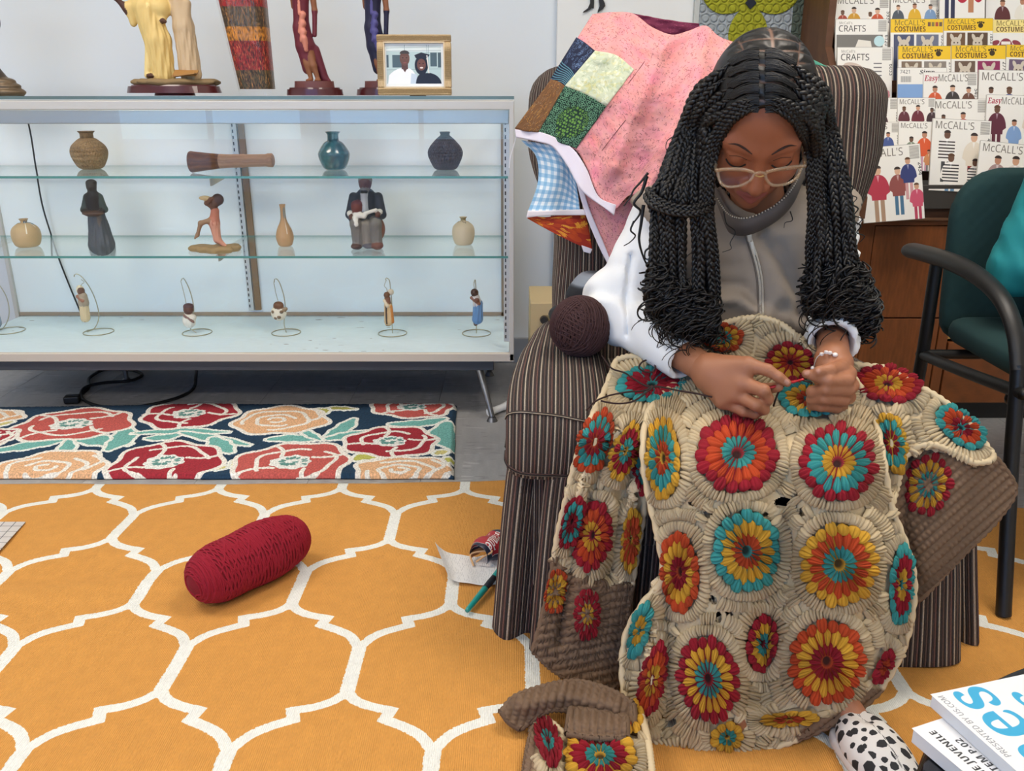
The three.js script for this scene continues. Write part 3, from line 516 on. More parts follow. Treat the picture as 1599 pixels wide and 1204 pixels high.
{ // tall square glass vase with coloured layers
  const p = at(404, 146, 2.82), s = U(2.82, 100), t = thing('tall_vase', 'tall tapering glass vase filled with red, orange and brown layers', 'vase', [p.x, TOP, p.z]);
  const loft = (y0, y1, k) => sheet((u, v) => { const y = mix(y0, y1, v), hw = (27 + (y / 146) * 10.5) * k, a = u * 2 * PI, q = 1 / pow(pow(abs(cos(a)), 5) + pow(abs(sin(a)), 5), .2); return V((hw * cos(a) * q - 12 * y / 146) * s, y * s, -hw * .8 * sin(a) * q * s); }, 48, 24, { uv: (u, v) => [u * 4, mix(y0, y1, v) / 200] });
  const cap = (y, k) => { const g = new THREE.CircleGeometry(1, 48); g.rotateX(-PI / 2); const P = g.attributes.position; for (let i = 0; i < P.count; i++) { const x = P.getX(i), z = P.getZ(i), a = atan2(z, x), r = hypot(x, z), q = r / pow(pow(abs(cos(a)), 5) + pow(abs(sin(a)), 5), .2), hw = (27 + y / 146 * 10.5) * k; P.setXYZ(i, (hw * cos(a) * q - 12 * y / 146) * s, y * s, hw * .8 * sin(a) * q * s); } g.computeVertexNormals(); return g; };
  const fill = canvasTex(512, 512, (c, w, h) => {
    const L = [['#3f3a24', 0, .19], ['#8a0f14', .19, .40], ['#c07a10', .40, .50], ['#453a22', .50, .64], ['#9a1014', .64, .78], ['#4a3a22', .78, .9], ['#b0201a', .9, 1]];
    for (const [k, a, b] of L) { c.fillStyle = k; c.fillRect(0, h * (1 - b), w, h * (b - a) + 1); }
    const R = seeded(3); for (let i = 0; i < 5200; i++) { const x = R() * w, y = R() * h, q = R(); c.fillStyle = q < .5 ? `rgba(24,8,6,${R() * .5})` : `rgba(255,170,90,${R() * .3})`; c.beginPath(); c.ellipse(x, y + 10 * sin(x * .05), 3 + R() * 9, 2 + R() * 6, R() * 3, 0, 7); c.fill(); }
  }, { repeat: [1, 1] });
  part('filling', [loft(10, 190, .9), cap(190, .9), cap(10, .9).rotateX(0)], std(0xffffff, .7, { map: fill }), t);
  part('glass', [loft(0, 200, 1), cap(0, 1), cap(7, .98)], phys(0xffffff, .02, { transmission: 1, thickness: 0, ior: 1.22 }), t);
}
{ // photo frame
  const p = at(648, 146, 2.72), s = U(2.72, 100), w = 116 * s, h = 90 * s, t = thing('photo_frame', 'gold picture frame with a photograph of a smiling couple on the display case', 'picture frame', [p.x, TOP, p.z]);
  const fw = 11 * s, tilt = (g) => g.rotateX(-.12).translate(0, .0015, 0), gold = std(0xffffff, .5, { metalness: .25, map: speck(0xe0c79c, 0xb08f62, 50), bumpMap: dots, bumpScale: .002 });
  for (const [ww, hh, x, y] of [[w, fw, 0, fw / 2], [w, fw, 0, h - fw / 2], [fw, h - 2 * fw, -w / 2 + fw / 2, h / 2], [fw, h - 2 * fw, w / 2 - fw / 2, h / 2]]) part('frame_bar', tilt(box(ww, hh, .018, x, y, 0, .004)), gold, t);
  part('inner_lip', tilt(merge([box(w - 2 * fw, .004, .012, 0, fw + .001, .002), box(w - 2 * fw, .004, .012, 0, h - fw - .001, .002), box(.004, h - 2 * fw, .012, -w / 2 + fw, h / 2, .002), box(.004, h - 2 * fw, .012, w / 2 - fw, h / 2, .002)])), std(0xd8c09a, .4, { metalness: .3 }), t);
  const pic = canvasTex(560, 400, (c, W, H) => {
    c.fillStyle = '#eef3f3'; c.fillRect(0, 0, W, H); c.fillStyle = '#b9cfcf'; c.fillRect(20, 22, W - 50, H - 60);
    c.fillStyle = '#dfe9e8'; c.fillRect(20, 22, W - 50, 60); c.fillStyle = '#4d6168'; c.fillRect(75, 110, 100, 110); c.fillRect(430, 90, 60, 120); c.fillRect(500, 90, 30, 130); c.fillRect(20, 110, 20, 110); c.strokeStyle = '#8fa5a8'; c.lineWidth = 4; for (const y of [50, 78, 240]) { c.beginPath(); c.moveTo(20, y); c.lineTo(W - 30, y - 8); c.stroke(); }
    for (const x of [190, 400, 415]) { c.beginPath(); c.moveTo(x, 22); c.lineTo(x, 230); c.stroke(); }
    c.fillStyle = '#f5f8fa'; c.beginPath(); c.moveTo(30, 362); c.lineTo(40, 290); c.quadraticCurveTo(90, 235, 160, 225); c.lineTo(225, 225); c.quadraticCurveTo(300, 250, 300, 362); c.fill();
    c.fillStyle = '#c9d8e6'; c.beginPath(); c.moveTo(240, 362); c.lineTo(250, 270); c.lineTo(300, 280); c.lineTo(300, 362); c.fill();
    c.fillStyle = '#5b3a2e'; c.fillRect(160, 190, 60, 45); c.beginPath(); c.moveTo(165, 225); c.lineTo(190, 262); c.lineTo(215, 225); c.fill(); c.fillStyle = '#6a4636'; c.beginPath(); c.ellipse(190, 140, 46, 64, 0, 0, 7); c.fill();
    c.fillStyle = '#3f3832'; c.beginPath(); c.ellipse(190, 100, 46, 30, 0, PI, 2 * PI); c.fill(); c.fillStyle = '#2c1d18'; for (const x of [172, 208]) { c.beginPath(); c.ellipse(x, 135, 8, 4, 0, 0, 7); c.fill(); } c.strokeStyle = '#7d5a4a'; c.lineWidth = 3; c.strokeRect(158, 126, 28, 18); c.strokeRect(194, 126, 28, 18); c.fillStyle = '#8f4f45'; c.beginPath(); c.ellipse(192, 178, 18, 6, 0, 0, 7); c.fill();
    c.fillStyle = '#17181d'; c.beginPath(); c.moveTo(290, 362); c.quadraticCurveTo(300, 280, 350, 270); c.lineTo(430, 268); c.quadraticCurveTo(520, 290, 532, 362); c.fill(); c.beginPath(); c.ellipse(345, 200, 62, 84, 0, 0, 7); c.fill();
    c.fillStyle = '#23242a'; c.beginPath(); c.moveTo(280, 112); c.lineTo(345, 88); c.lineTo(425, 108); c.lineTo(400, 140); c.lineTo(296, 140); c.fill(); c.fillStyle = '#6d4434'; c.beginPath(); c.ellipse(345, 195, 42, 52, 0, 0, 7); c.fill(); c.fillStyle = '#24150f'; for (const x of [328, 362]) { c.beginPath(); c.ellipse(x, 185, 7, 4, 0, 0, 7); c.fill(); } c.fillStyle = '#f2e6e0'; c.beginPath(); c.ellipse(346, 222, 16, 7, 0, 0, 7); c.fill();
    c.strokeStyle = '#e8e4da'; c.lineWidth = 9; c.beginPath(); c.moveTo(398, 112); c.lineTo(415, 270); c.stroke();
  });
  part('photograph', tilt(new THREE.PlaneGeometry(w - 2 * fw, h - 2 * fw).translate(0, h / 2, -.001)), std(0xffffff, .25, { map: pic }), t, 'print of a man in a white shirt and a woman in a black cap');
  part('backing', tilt(box(w - .01, h - .01, .006, 0, h / 2, -.006)), std(0x5a4632, .8), t);
  part('easel', box(.05, h * .85, .003, 0, h * .42, 0).rotateX(.3).translate(0, 0, -.085), std(0x5a4632, .8), t);
}
{ // bronze bust, cut by the picture's edge
  const k = 0x6b5a45, k2 = 0x4d3f33;
  standing('bronze_bust', 'bronze bust on a stepped base, cut off by the left picture edge', 'bust', 2, 146, TOP, [
    ['c', [-20, 0, 0], 4, [30, 4, 0], 6, k], ['e', [0, 5, 0], [38, 9, 22], k], ['e', [0, 14, 0], [32, 7, 19], k], ['e', [-2, 21, 0], [27, 7, 17], k], ['c', [-6, 24, 0], 18, [-10, 42, 0], 11, k2], ['c', [-10, 42, 0], 11, [-20, 96, 0], 22, k], ['e', [-26, 108, 0], [42, 30, 26], k2], ['c', [-22, 128, 0], 14, [-18, 150, 2], 13, k2], ['e', [-16, 160, 4], [24, 30, 25], k2], ['e', [-14, 158, 29], [4, 6, 6], k2],
  ], 3, 1.6, { Z: 2.84, body: 'casting', mat: vcol(.42, { metalness: .45 }) });
}

// ---------------------------------------------------------------- rugs
{ // orange flat-woven rug: one repeat of the trellis is drawn, and repeats
  const P = .325, Q = .272, W = 600, H = 1004, X = (x) => x / P * W, Y = (z) => z / (2 * Q) * H;
  const weaveN = (x, y) => noise(x * .5, y * .12) * .5 + noise(x * .09, y * .09, 3) * .5;
  const draw = (c, bg, fg) => {
    c.fillStyle = bg; c.fillRect(0, 0, W, H); c.strokeStyle = c.fillStyle = fg; c.lineJoin = 'miter'; c.lineCap = 'butt';
    const R = seeded(11);
    const line = (pts, w) => { // edges stepped as a weave steps
      const cv = along(pts.map(([x, y]) => [X(x), Y(y)])), n = 90;
      for (let i = 0; i < n; i++) { const [x, y] = cv(i / n), [x2, y2] = cv((i + 1) / n), a = atan2(y2 - y, x2 - x); c.save(); c.translate(x, y); c.rotate(a); const j = (R() - .5) * 3; c.fillRect(-2, -w / 2 + j, 8, w + (R() - .5) * 4); c.restore(); }
    };
    for (let gx = -1; gx <= 2; gx++) for (let gy = -1; gy <= 3; gy++) {
      const x0 = gx * P + (gy % 2 ? P / 2 : 0), z0 = gy * Q;             // a stem from z0 to z0 + .14 (towards the viewer)
      line([[x0, z0 - .012], [x0, z0 + .15]], X(.026));
      for (const s of [-1, 1]) {
        const e = z0 + .14;
        line([[x0, e - .012], [x0 + s * .016, e + .012], [x0 + s * .045, e + .03], [x0 + s * .085, e + .042]], X(.019));
        line([[x0 + s * .086, e + .033], [x0 + s * .074, e + .07]], X(.02));
        line([[x0 + s * .070, e + .062], [x0 + s * .105, e + .078], [x0 + s * .138, e + .1], [x0 + s * .1605, e + .133]], X(.019));
      }
    }
  };
  const map = canvasTex(W, H, (c) => {
    draw(c, '#cf9346', '#e6e8e2');
    const id = c.getImageData(0, 0, W, H), d = id.data;
    for (let y = 0; y < H; y++) for (let x = 0; x < W; x++) { const o = (y * W + x) * 4, q = 1 + .05 * (((x >> 1) % 3) - 1) * .6 + .05 * (noise(x * .35, y * .07) + noise((x - W) * .35, y * .07) * 0) + .03 * noise(x * .02, y * .02); for (let k = 0; k < 3; k++) d[o + k] = min(255, d[o + k] * q); }
    c.putImageData(id, 0, 0);
  });
  map.wrapS = map.wrapT = THREE.RepeatWrapping; map.flipY = false;
  const bump = dataTex(256, 256, (u, v) => .5 + .3 * sin(u * 2 * PI * 48) * .5 + .3 * pn(u, v, 50) * 1 + .25 * pn(u * 1, v * .3, 60, 8)); bump.repeat.set(2, 2 * 2 * Q / P);
  const back = [[0, 762], [300, 762], [600, 761], [810, 754], [1574, 797]].map(([x, y]) => { const p = onLevel(x, y, 0); return [p.x, p.z]; });
  const zb = (x) => { if (x <= back[0][0]) return back[0][1]; for (let i = 0; i < 4; i++) if (x <= back[i + 1][0]) return mix(back[i][1], back[i + 1][1], (x - back[i][0]) / (back[i + 1][0] - back[i][0])); return back[4][1] + (x - back[4][0]) * .12; };
  const wr = [[0, 935], [120, 930], [250, 918]].map(([x, y]) => { const p = onLevel(x, y); return [p.x, p.z]; });
  const rip = (x, z) => .0045 + .004 * noise(x * 2.2, z * 5) + .0025 * noise(x * 7, z * 9, 2) + .006 * exp(-((segDist(x, z, wr) / .035) ** 2)) + .006;
  const g = sheet((u, v) => { const x = mix(-1.78, 1.75, u), z = mix(zb(x), -.42, v); return V(x, rip(x, z), z); }, 230, 150, { thick: .006, flip: true, uv: (u, v, p) => [(p.x + .288) / P, (p.z + 1.935) / (2 * Q)] });
  tag(part('area_rug', g, std(0xffffff, .95, { map, bumpMap: bump, bumpScale: .0022 })), 'large orange flat woven rug with a white trellis pattern on the floor', 'rug');
}
{ // floral hooked rug, drawn in its own plane: 1 px = 1 mm
  const x0 = -1.78, x1 = -.178, z0 = -2.735, z1 = -2.155, W = 1602, H = 580;
  const pos = (px, py) => { const p = onLevel(px, py); return [(p.x - x0) * 1000, (p.z - z0) * 1000]; };
  const size = (px, py, rx, ry) => { const a = onLevel(px - rx, py), b = onLevel(px + rx, py), c = onLevel(px, py - ry), d = onLevel(px, py + ry); return [(b.x - a.x) * 500, (d.z - c.z) * 500]; };
  const hgt = document.createElement('canvas'); hgt.width = W; hgt.height = H; const hc = hgt.getContext('2d'); hc.fillStyle = '#555'; hc.fillRect(0, 0, W, H);
  const map = canvasTex(W, H, (c) => {
    c.fillStyle = '#17364f'; c.fillRect(0, 0, W, H);
    const R = seeded(21), both = (f) => { f(c); f(hc); };
    const blob = (k, x, y, rx, ry, fill, edge, seed, petals, w = 15, rot = 0) => {
      k.save(); k.translate(x, y); k.rotate(rot); k.beginPath();
      for (let i = 0; i <= 72; i++) { const a = i / 72 * 2 * PI, q = 1 + .06 * sin(a * petals + seed) + .05 * sin(a * 3 + seed * 2); k.lineTo(cos(a) * rx * q, sin(a) * ry * q); }
      k.closePath(); if (fill) { k.fillStyle = k === hc ? '#aaa' : fill; k.fill(); } if (edge) { k.strokeStyle = k === hc ? '#eee' : edge; k.lineWidth = w; k.lineJoin = 'round'; k.stroke(); } k.restore();
    };
    const arc = (k, x, y, rx, ry, a0, a1, seed, w = 13) => { k.strokeStyle = k === hc ? '#eee' : '#e6e2d8'; k.lineWidth = w; k.lineCap = 'round'; k.beginPath(); for (let i = 0; i <= 30; i++) { const a = mix(a0, a1, i / 30), q = 1 + .06 * sin(a * 5 + seed); k.lineTo(x + cos(a) * rx * q, y + sin(a) * ry * q); } k.stroke(); };
    const flower = (px, py, rx, ry, kind, seed) => {
      const [x, y] = pos(px, py), [a, b] = size(px, py, rx, ry), fill = { coral: '#bb5750', red: '#9c2733', peach: '#dcae84' }[kind];
      both((k) => {
        blob(k, x, y, a, b, fill, '#e6e2d8', seed, 7);
        if (kind === 'peach') { arc(k, x - a * .1, y, a * .7, b * .66, 2.4 + seed, 7.6 + seed, seed); arc(k, x - a * .1, y + b * .03, a * .42, b * .4, .6 + seed, 5.6 + seed, seed + 2); arc(k, x - a * .1, y, a * .18, b * .17, 3 + seed, 8 + seed, seed); arc(k, x + a * .3, y - b * .3, a * .5, b * .5, -1, .9, seed); }
        else {
          arc(k, x, y, a * .66, b * .64, .1 + seed, 2.6 + seed, seed); arc(k, x, y - b * .05, a * .72, b * .7, 3.1 + seed, 5.2 + seed, seed + 1);
          for (let i = 0; i < 4; i++) { const t = seed + i * 1.6; k.beginPath(); k.moveTo(x + cos(t) * a * .4, y + sin(t) * b * .4); k.quadraticCurveTo(x + cos(t + .4) * a * .7, y + sin(t + .4) * b * .7, x + cos(t + .2) * a * .98, y + sin(t + .2) * b * .98); k.strokeStyle = k === hc ? '#eee' : '#e6e2d8'; k.lineWidth = 13; k.stroke(); }
          blob(k, x - a * .04, y - b * .02, a * .36, b * .34, '#e2e4de', null, seed, 9);
          for (let i = 0; i < 16; i++) { const t = i * 2.4, r = .08 + .2 * ((i * .37) % 1); k.fillStyle = k === hc ? '#777' : '#5d8f88'; k.beginPath(); k.ellipse(x - a * .04 + cos(t) * a * r, y - b * .02 + sin(t) * b * r, 9, 5, t, 0, 7); k.fill(); }
        }
      });
    };
    const leaf = (pts, fill = '#6fada5', wd = 34) => { // a blade along a line
      const L = along(pts.map(([x, y]) => pos(x, y)));
      both((k) => { const side = (s) => { const o = []; for (let i = 0; i <= 20; i++) { const t = i / 20, [x, y] = L(t), [x2, y2] = L(min(1, t + .02)), [x3, y3] = L(max(0, t - .02)), dx = x2 - x3, dy = y2 - y3, l = hypot(dx, dy) || 1, w = wd * pow(sin(PI * clamp(t * .92 + .04)), .7) * (1 + .1 * sin(t * 20)); o.push([x - dy / l * w * s, y + dx / l * w * s]); } return o; };
        k.beginPath(); for (const q of [...side(1), ...side(-1).reverse()]) k.lineTo(...q); k.closePath(); k.fillStyle = k === hc ? '#aaa' : fill; k.fill(); k.strokeStyle = k === hc ? '#eee' : '#e3e6dd'; k.lineWidth = 12; k.lineJoin = 'round'; k.stroke(); });
    };
    leaf([[-10, 712], [60, 700], [110, 692]]); leaf([[110, 692], [160, 695], [205, 702]], undefined, 40); leaf([[110, 692], [100, 715], [80, 728]], undefined, 26); leaf([[195, 672], [195, 690], [165, 712]], undefined, 38);
    leaf([[205, 684], [280, 680], [330, 682], [360, 682]], undefined, 24); leaf([[285, 684], [260, 690], [225, 692]], undefined, 26); leaf([[280, 682], [330, 692], [390, 703]], undefined, 26); leaf([[330, 690], [345, 705], [360, 715]], undefined, 34);
    leaf([[412, 694], [450, 692], [500, 694]], undefined, 30); leaf([[500, 696], [530, 680], [556, 660]], undefined, 30); leaf([[500, 696], [480, 684], [470, 676]], undefined, 18); leaf([[502, 694], [540, 688], [575, 680]], undefined, 28);
    leaf([[605, 670], [660, 668], [700, 660]], undefined, 30); leaf([[700, 665], [690, 690], [705, 710]], undefined, 44); leaf([[-20, 672], [0, 668], [30, 662]], '#c9c07a', 22); leaf([[500, 650], [520, 645], [560, 646]], '#a9a756', 18);
    leaf([[505, 655], [500, 650], [495, 645]], '#a9a756', 40); leaf([[320, 740], [340, 738], [355, 735]], '#c9c07a', 16); leaf([[360, 726], [368, 732], [366, 742]], '#c9c07a', 26); leaf([[545, 728], [560, 722], [585, 722]], '#b8b85a', 26); leaf([[670, 718], [685, 714], [696, 712]], '#c9c07a', 20); leaf([[680, 728], [695, 726], [705, 724]], '#b8b85a', 22);
    flower(118, 668, 88, 26, 'coral', .4); flower(298, 653, 72, 22, 'red', 1.3); flower(440, 663, 72, 22, 'peach', .3); flower(648, 643, 64, 16, 'coral', 2.2); flower(-8, 690, 34, 16, 'red', 2); flower(-20, 655, 60, 14, 'peach', 1);
    flower(78, 738, 84, 28, 'peach', 2.9); flower(255, 730, 84, 34, 'red', .9); flower(452, 730, 88, 32, 'coral', 2.4); flower(622, 742, 74, 22, 'peach', 1.7); flower(608, 697, 72, 24, 'red', 2.7);
    const id = c.getImageData(0, 0, W, H), d = id.data;
    for (let y = 0; y < H; y++) for (let x = 0; x < W; x++) { const o = (y * W + x) * 4, q = 1 + .22 * noise(x * .22, y * .22) + .12 * noise(x * .5, y * .5, 4); for (let k = 0; k < 3; k++) d[o + k] = clamp(d[o + k] * q, 0, 255); }
    c.putImageData(id, 0, 0);
  });
  map.flipY = false;
  const hd = hc.getImageData(0, 0, W, H).data;
  const hAt = (u, v) => hd[((min(H - 1, flr(v * H))) * W + min(W - 1, flr(u * W))) * 4] / 255;
  const g = sheet((u, v) => {
    const e = min(u, 1 - u) * 1.6, e2 = min(v, 1 - v) * .58, edge = sstep(0, .012, min(e, e2)), skew = mix(-.008, .02, v);
    const x = mix(x0, x1 + skew + .004 * noise(v * 5), u), z = mix(z0 - .05 * (1 - u) * 0 + .03 * sstep(.0, .5, .5 - u), z1 + .004 * noise(u * 9, 2), v);
    return V(x, .004 + edge * (.009 + .004 * hAt(u, v) + .0018 * noise(u * 260, v * 95)), z);
  }, 420, 160, { thick: .004, flip: true, uv: (u, v) => [u, v] });
  tag(part('floral_rug', g, std(0xffffff, .95, { map, bumpMap: grit, bumpScale: .001 })), 'navy hooked rug with red, coral and peach flowers along the display case', 'rug');
}
// ---------------------------------------------------------------- things lying on the floor
const RUG = .0145;
{ // red skein: a soft core and its yarn wound round it in crossing courses
  const a = onLevel(326, 905, RUG + .053), b = onLevel(452, 845, RUG + .053), c = a.clone().add(b).multiplyScalar(.5);
  const t = thing('yarn_skein', 'long red skein of yarn lying on the orange rug', 'yarn', [c.x, RUG, c.z], atan2(-(b.z - a.z), b.x - a.x));
  const hl = a.distanceTo(b) / 2 + .042, R0 = .061, y0 = .059;
  const rad = (x) => { const q = min(abs(x) / hl, 1); return R0 * pow(max(0, 1 - pow(q, 4.5)), .5) * (1 + .025 * sin(x * 50) + .02 * sin(x * 23 + 1)); };
  const prof = []; for (let i = 0; i <= 60; i++) { const x = mix(-hl, hl, i / 60) * .998; prof.push([rad(x) * .985, x]); }
  const red = std(0x7c0a20, .92, { bumpMap: grit, bumpScale: .001 }), wrap = std(0x8f0e27, .95);
  const core = lathe([[0, -hl * .998], ...prof, [0, hl * .998]], 48).rotateZ(-PI / 2).translate(0, y0, 0); part('core', core, red, t);
  const R = seeded(8);
  const course = (xa, xb, turns, off, amp) => { const pts = [], n = turns * 26; for (let i = 0; i <= n; i++) { const s = i / n, x = clamp(mix(xa, xb, s) + amp * sin(s * turns * 2 * PI + off), -hl * .97, hl * .97), an = s * turns * 2 * PI + off * 3, r = rad(x) + .0004 + .0012 * noise(s * 40, off); pts.push(V(x, y0 + r * cos(an), r * sin(an))); } return rope(pts, .0021, 5); };
  const all = []; for (let k = 0; k < 9; k++) { const x = mix(-hl * .72, hl * .72, k / 8); all.push(course(x - .045, x + .045, 11, k * .9 + R(), .004 + .022 * R())); }
  all.push(course(-hl * .8, hl * .8, 8, .4, .03)); all.push(course(hl * .8, -hl * .8, 8, 2, .04)); all.push(course(-hl * .96, -hl * .7, 14, 1, .003)); all.push(course(hl * .96, hl * .7, 14, 1, .003));
  part('strands', all, wrap, t);
  { const pts = []; for (let i = 0; i <= 90; i++) { const q = i / 90, r = mix(.05, .006, q), an = q * 6 * 2 * PI, x = -hl * pow(1 - pow(min(r / R0, .99), 2), 1 / 4.5) - .001 + .016 * q * q; pts.push(V(x, y0 + r * cos(an), r * sin(an))); } part('end_coil', rope(pts, .0036, 6), wrap, t); }
}
{ // crumpled printed wrapper
  const p = onLevel(766, 872, RUG), t = thing('crumpled_wrapper', 'crumpled red and navy printed wrapper beside the armchair skirt', 'wrapper', p, .35);
  const tex = canvasTex(512, 384, (c, w, h) => {
    c.fillStyle = '#2b2f42'; c.fillRect(0, 0, w, h); c.fillStyle = '#b3262f'; c.beginPath(); c.moveTo(60, 90); c.lineTo(430, 60); c.lineTo(470, 330); c.lineTo(90, 340); c.fill();
    c.strokeStyle = '#e8e0d8'; c.lineWidth = 5; c.stroke(); c.fillStyle = '#f3eee8'; c.save(); c.translate(250, 200); c.rotate(-.12); c.textAlign = 'center'; c.font = 'italic bold 104px serif'; c.fillText('Grande', 0, -10); c.font = 'bold 30px sans-serif'; c.fillText('cafe', -90, 44); c.font = 'bold 66px sans-serif'; c.fillText('CREA', 60, 108); c.restore();
    c.fillStyle = '#dfe6ee'; c.beginPath(); c.arc(60, 330, 30, 0, 7); c.fill(); c.fillStyle = '#c98f5a'; c.fillRect(0, 350, w, 34);
  });
  const g = sheet((u, v) => { const a = (u - .5) * 4.6, r = .031 + .004 * noise(u * 5, v * 4) + .003 * sin(v * 9 + u * 4), len = (v - .5) * .082; const q = 1 - .14 * pow(abs(v - .5) * 2, 3); return V(r * sin(a) * q * 1.0, .028 + r * cos(a) * q * .86 + .002 * noise(u * 9, v * 9, 3), len); }, 60, 40, { thick: .0008, uv: (u, v) => [v, u] });
  g.rotateY(-1.0); part('label_band', g, phys(0xffffff, .4, { map: tex, clearcoat: .3, side: THREE.DoubleSide }), t);
  part('torn_rim', tube([[-.035, .012, .03], [-.02, .03, .042], [0, .04, .04], [-.045, .02, .01], [-.042, .006, .036]], .0022, 30, 6).rotateY(-.2), std(0xd5a878, .8), t);
}
{ // curled paper strip
  const cs = [[672, 862], [764, 872], [780, 880], [788, 914], [712, 915], [690, 905]].map(([x, y]) => onLevel(x, y, RUG));
  const A = onLevel(676, 866, RUG), B = onLevel(783, 873, RUG), D = onLevel(697, 912, RUG), E = onLevel(786, 916, RUG), c = A.clone().add(E).multiplyScalar(.5).setY(RUG);
  const t = thing('paper_strip', 'curled strip of printed white paper on the orange rug under the teal pen', 'paper', c);
  const txt = canvasTex(512, 256, (k, w, h) => { k.fillStyle = '#e9e9e8'; k.fillRect(0, 0, w, h); k.fillStyle = 'rgba(120,124,130,.5)'; const R = seeded(2); for (let x = 30; x < w - 20; x += 15) for (let y = 14; y < h - 14; y += 0) { const l = 8 + R() * 40; if (R() < .72) k.fillRect(x, y, 2.5, l); y += l + 8; } });
  const g = sheet((u, v) => { const p = A.clone().lerp(B, u).lerp(D.clone().lerp(E, u), v); return V(p.x - c.x + .006 * pow(1 - u, 3), .0012 + .03 * pow(max(0, .32 - u) / .32, 2) * (1 - .5 * v) + .004 * sin(u * 5) ** 2, p.z - c.z); }, 40, 10, { thick: .0005, flip: true });
  part('sheet', g, std(0xffffff, .8, { map: txt, side: THREE.DoubleSide }), t);
}
{ // pen
  const a = onLevel(729, 954, RUG + .006), b = onLevel(794, 874, RUG + .022), d = b.clone().sub(a), L = d.length(), t = thing('pen', 'teal marker pen with a dark grip lying across the paper strip', 'pen', a);
  const al = (g) => g.applyQuaternion(new THREE.Quaternion().setFromUnitVectors(V(0, 1, 0), d.clone().normalize()));
  const teal = phys(0x12968e, .35, { clearcoat: .4 }), ink = std(0x20262e, .6), k = L / 10;
  part('cap', al(lathe([[0, 0], [.0045, .0], [.0055, k * .4], [.0068, k * 4], [.0068, k * 4.2], [0, k * 4.2]], 20)), teal, t);
  part('grip', al(lathe([[0, k * 4.2], [.0064, k * 4.2], [.007, k * 5.2], [.0066, k * 6.3], [0, k * 6.3]], 20)), ink, t);
  part('barrel', al(lathe([[0, k * 6.3], [.0068, k * 6.3], [.0075, k * 8], [.0066, k * 9.8], [.004, k * 10], [0, k * 10]], 20)), teal, t);
}
{ // small white spool by the chair
  const a = onLevel(764, 644, .017), b = onLevel(797, 631, .017), d = b.clone().sub(a), L = d.length(), t = thing('white_spool', 'small white waisted spool lying on the grey floor beside the armchair', 'spool', a);
  const g = lathe([[0, 0], [.014, 0], [.0165, .003], [.0165, .006], [.012, .016], [.0115, L * .6], [.015, L - .006], [.0165, L - .003], [.014, L], [0, L]], 28).applyQuaternion(new THREE.Quaternion().setFromUnitVectors(V(0, 1, 0), d.clone().normalize()));
  part('spool_body', g, phys(0xeef0f0, .3, { clearcoat: .3 }), t);
}
{ // quilting ruler at the left edge
  const p = onLevel(40, 818, RUG), q = onLevel(-4, 862, RUG), t = thing('quilting_ruler', 'clear quilting ruler with a grid of black lines at the left picture edge', 'ruler', [-1.36, RUG, p.z]);
  const tex = canvasTex(256, 256, (c, w, h) => { c.fillStyle = '#cfc7c0'; c.fillRect(0, 0, w, h); c.fillStyle = '#dcc9b4'; c.fillRect(0, 0, w, 18); c.strokeStyle = '#5a5654'; c.lineWidth = 3; for (let i = 1; i < 6; i++) { c.beginPath(); c.moveTo(0, i * 44); c.lineTo(w, i * 44); c.moveTo(i * 44, 0); c.lineTo(i * 44, h); c.stroke(); } });
  const A = onLevel(40, 817, RUG), D = onLevel(-6, 868, RUG), P = [A, D], w = .16;
  const g = sheet((u, v) => { const e = P[0].clone().lerp(P[1], v); return V(e.x - (1 - u) * w + 1.36 - 0, .004, e.z - p.z); }, 2, 2, { thick: .003, flip: true });
  part('ruler_plate', g, phys(0xffffff, .15, { map: tex, clearcoat: .5 }), t);
}

// ---------------------------------------------------------------- striped armchair
const cord = (() => {            // striped corduroy: one repeat of eight ribs
  const cols = [[.60, .53, .44], [.10, .08, .075], [.22, .155, .13], [.08, .065, .06], [.50, .43, .36], [.12, .085, .08], [.28, .17, .145], [.07, .06, .058]];
  const map = dataTex(512, 256, (u, v) => { const k = flr(u * 8) % 8, f = u * 8 - flr(u * 8), q = .8 + .25 * sin(f * PI) + .28 * pn(u, v, 60) ; const c = cols[k]; return c.map((x) => pow(x, 1 / 1.6) * q * .93); }, { srgb: true });
  const bump = dataTex(256, 64, (u, v) => { const f = u * 8 - flr(u * 8); return pow(sin(f * PI), .7) * (.85 + .3 * pn(u, v, 40)); });
  return std(0xffffff, .95, { map, bumpMap: bump, bumpScale: .0025 });
})();
const RIB = .031;                // width of one repeat
const chair = thing('armchair', 'armchair in brown, cream and black striped corduroy with a pleated skirt', 'armchair', [.435, 0, -1.7]);
const XC = .435;
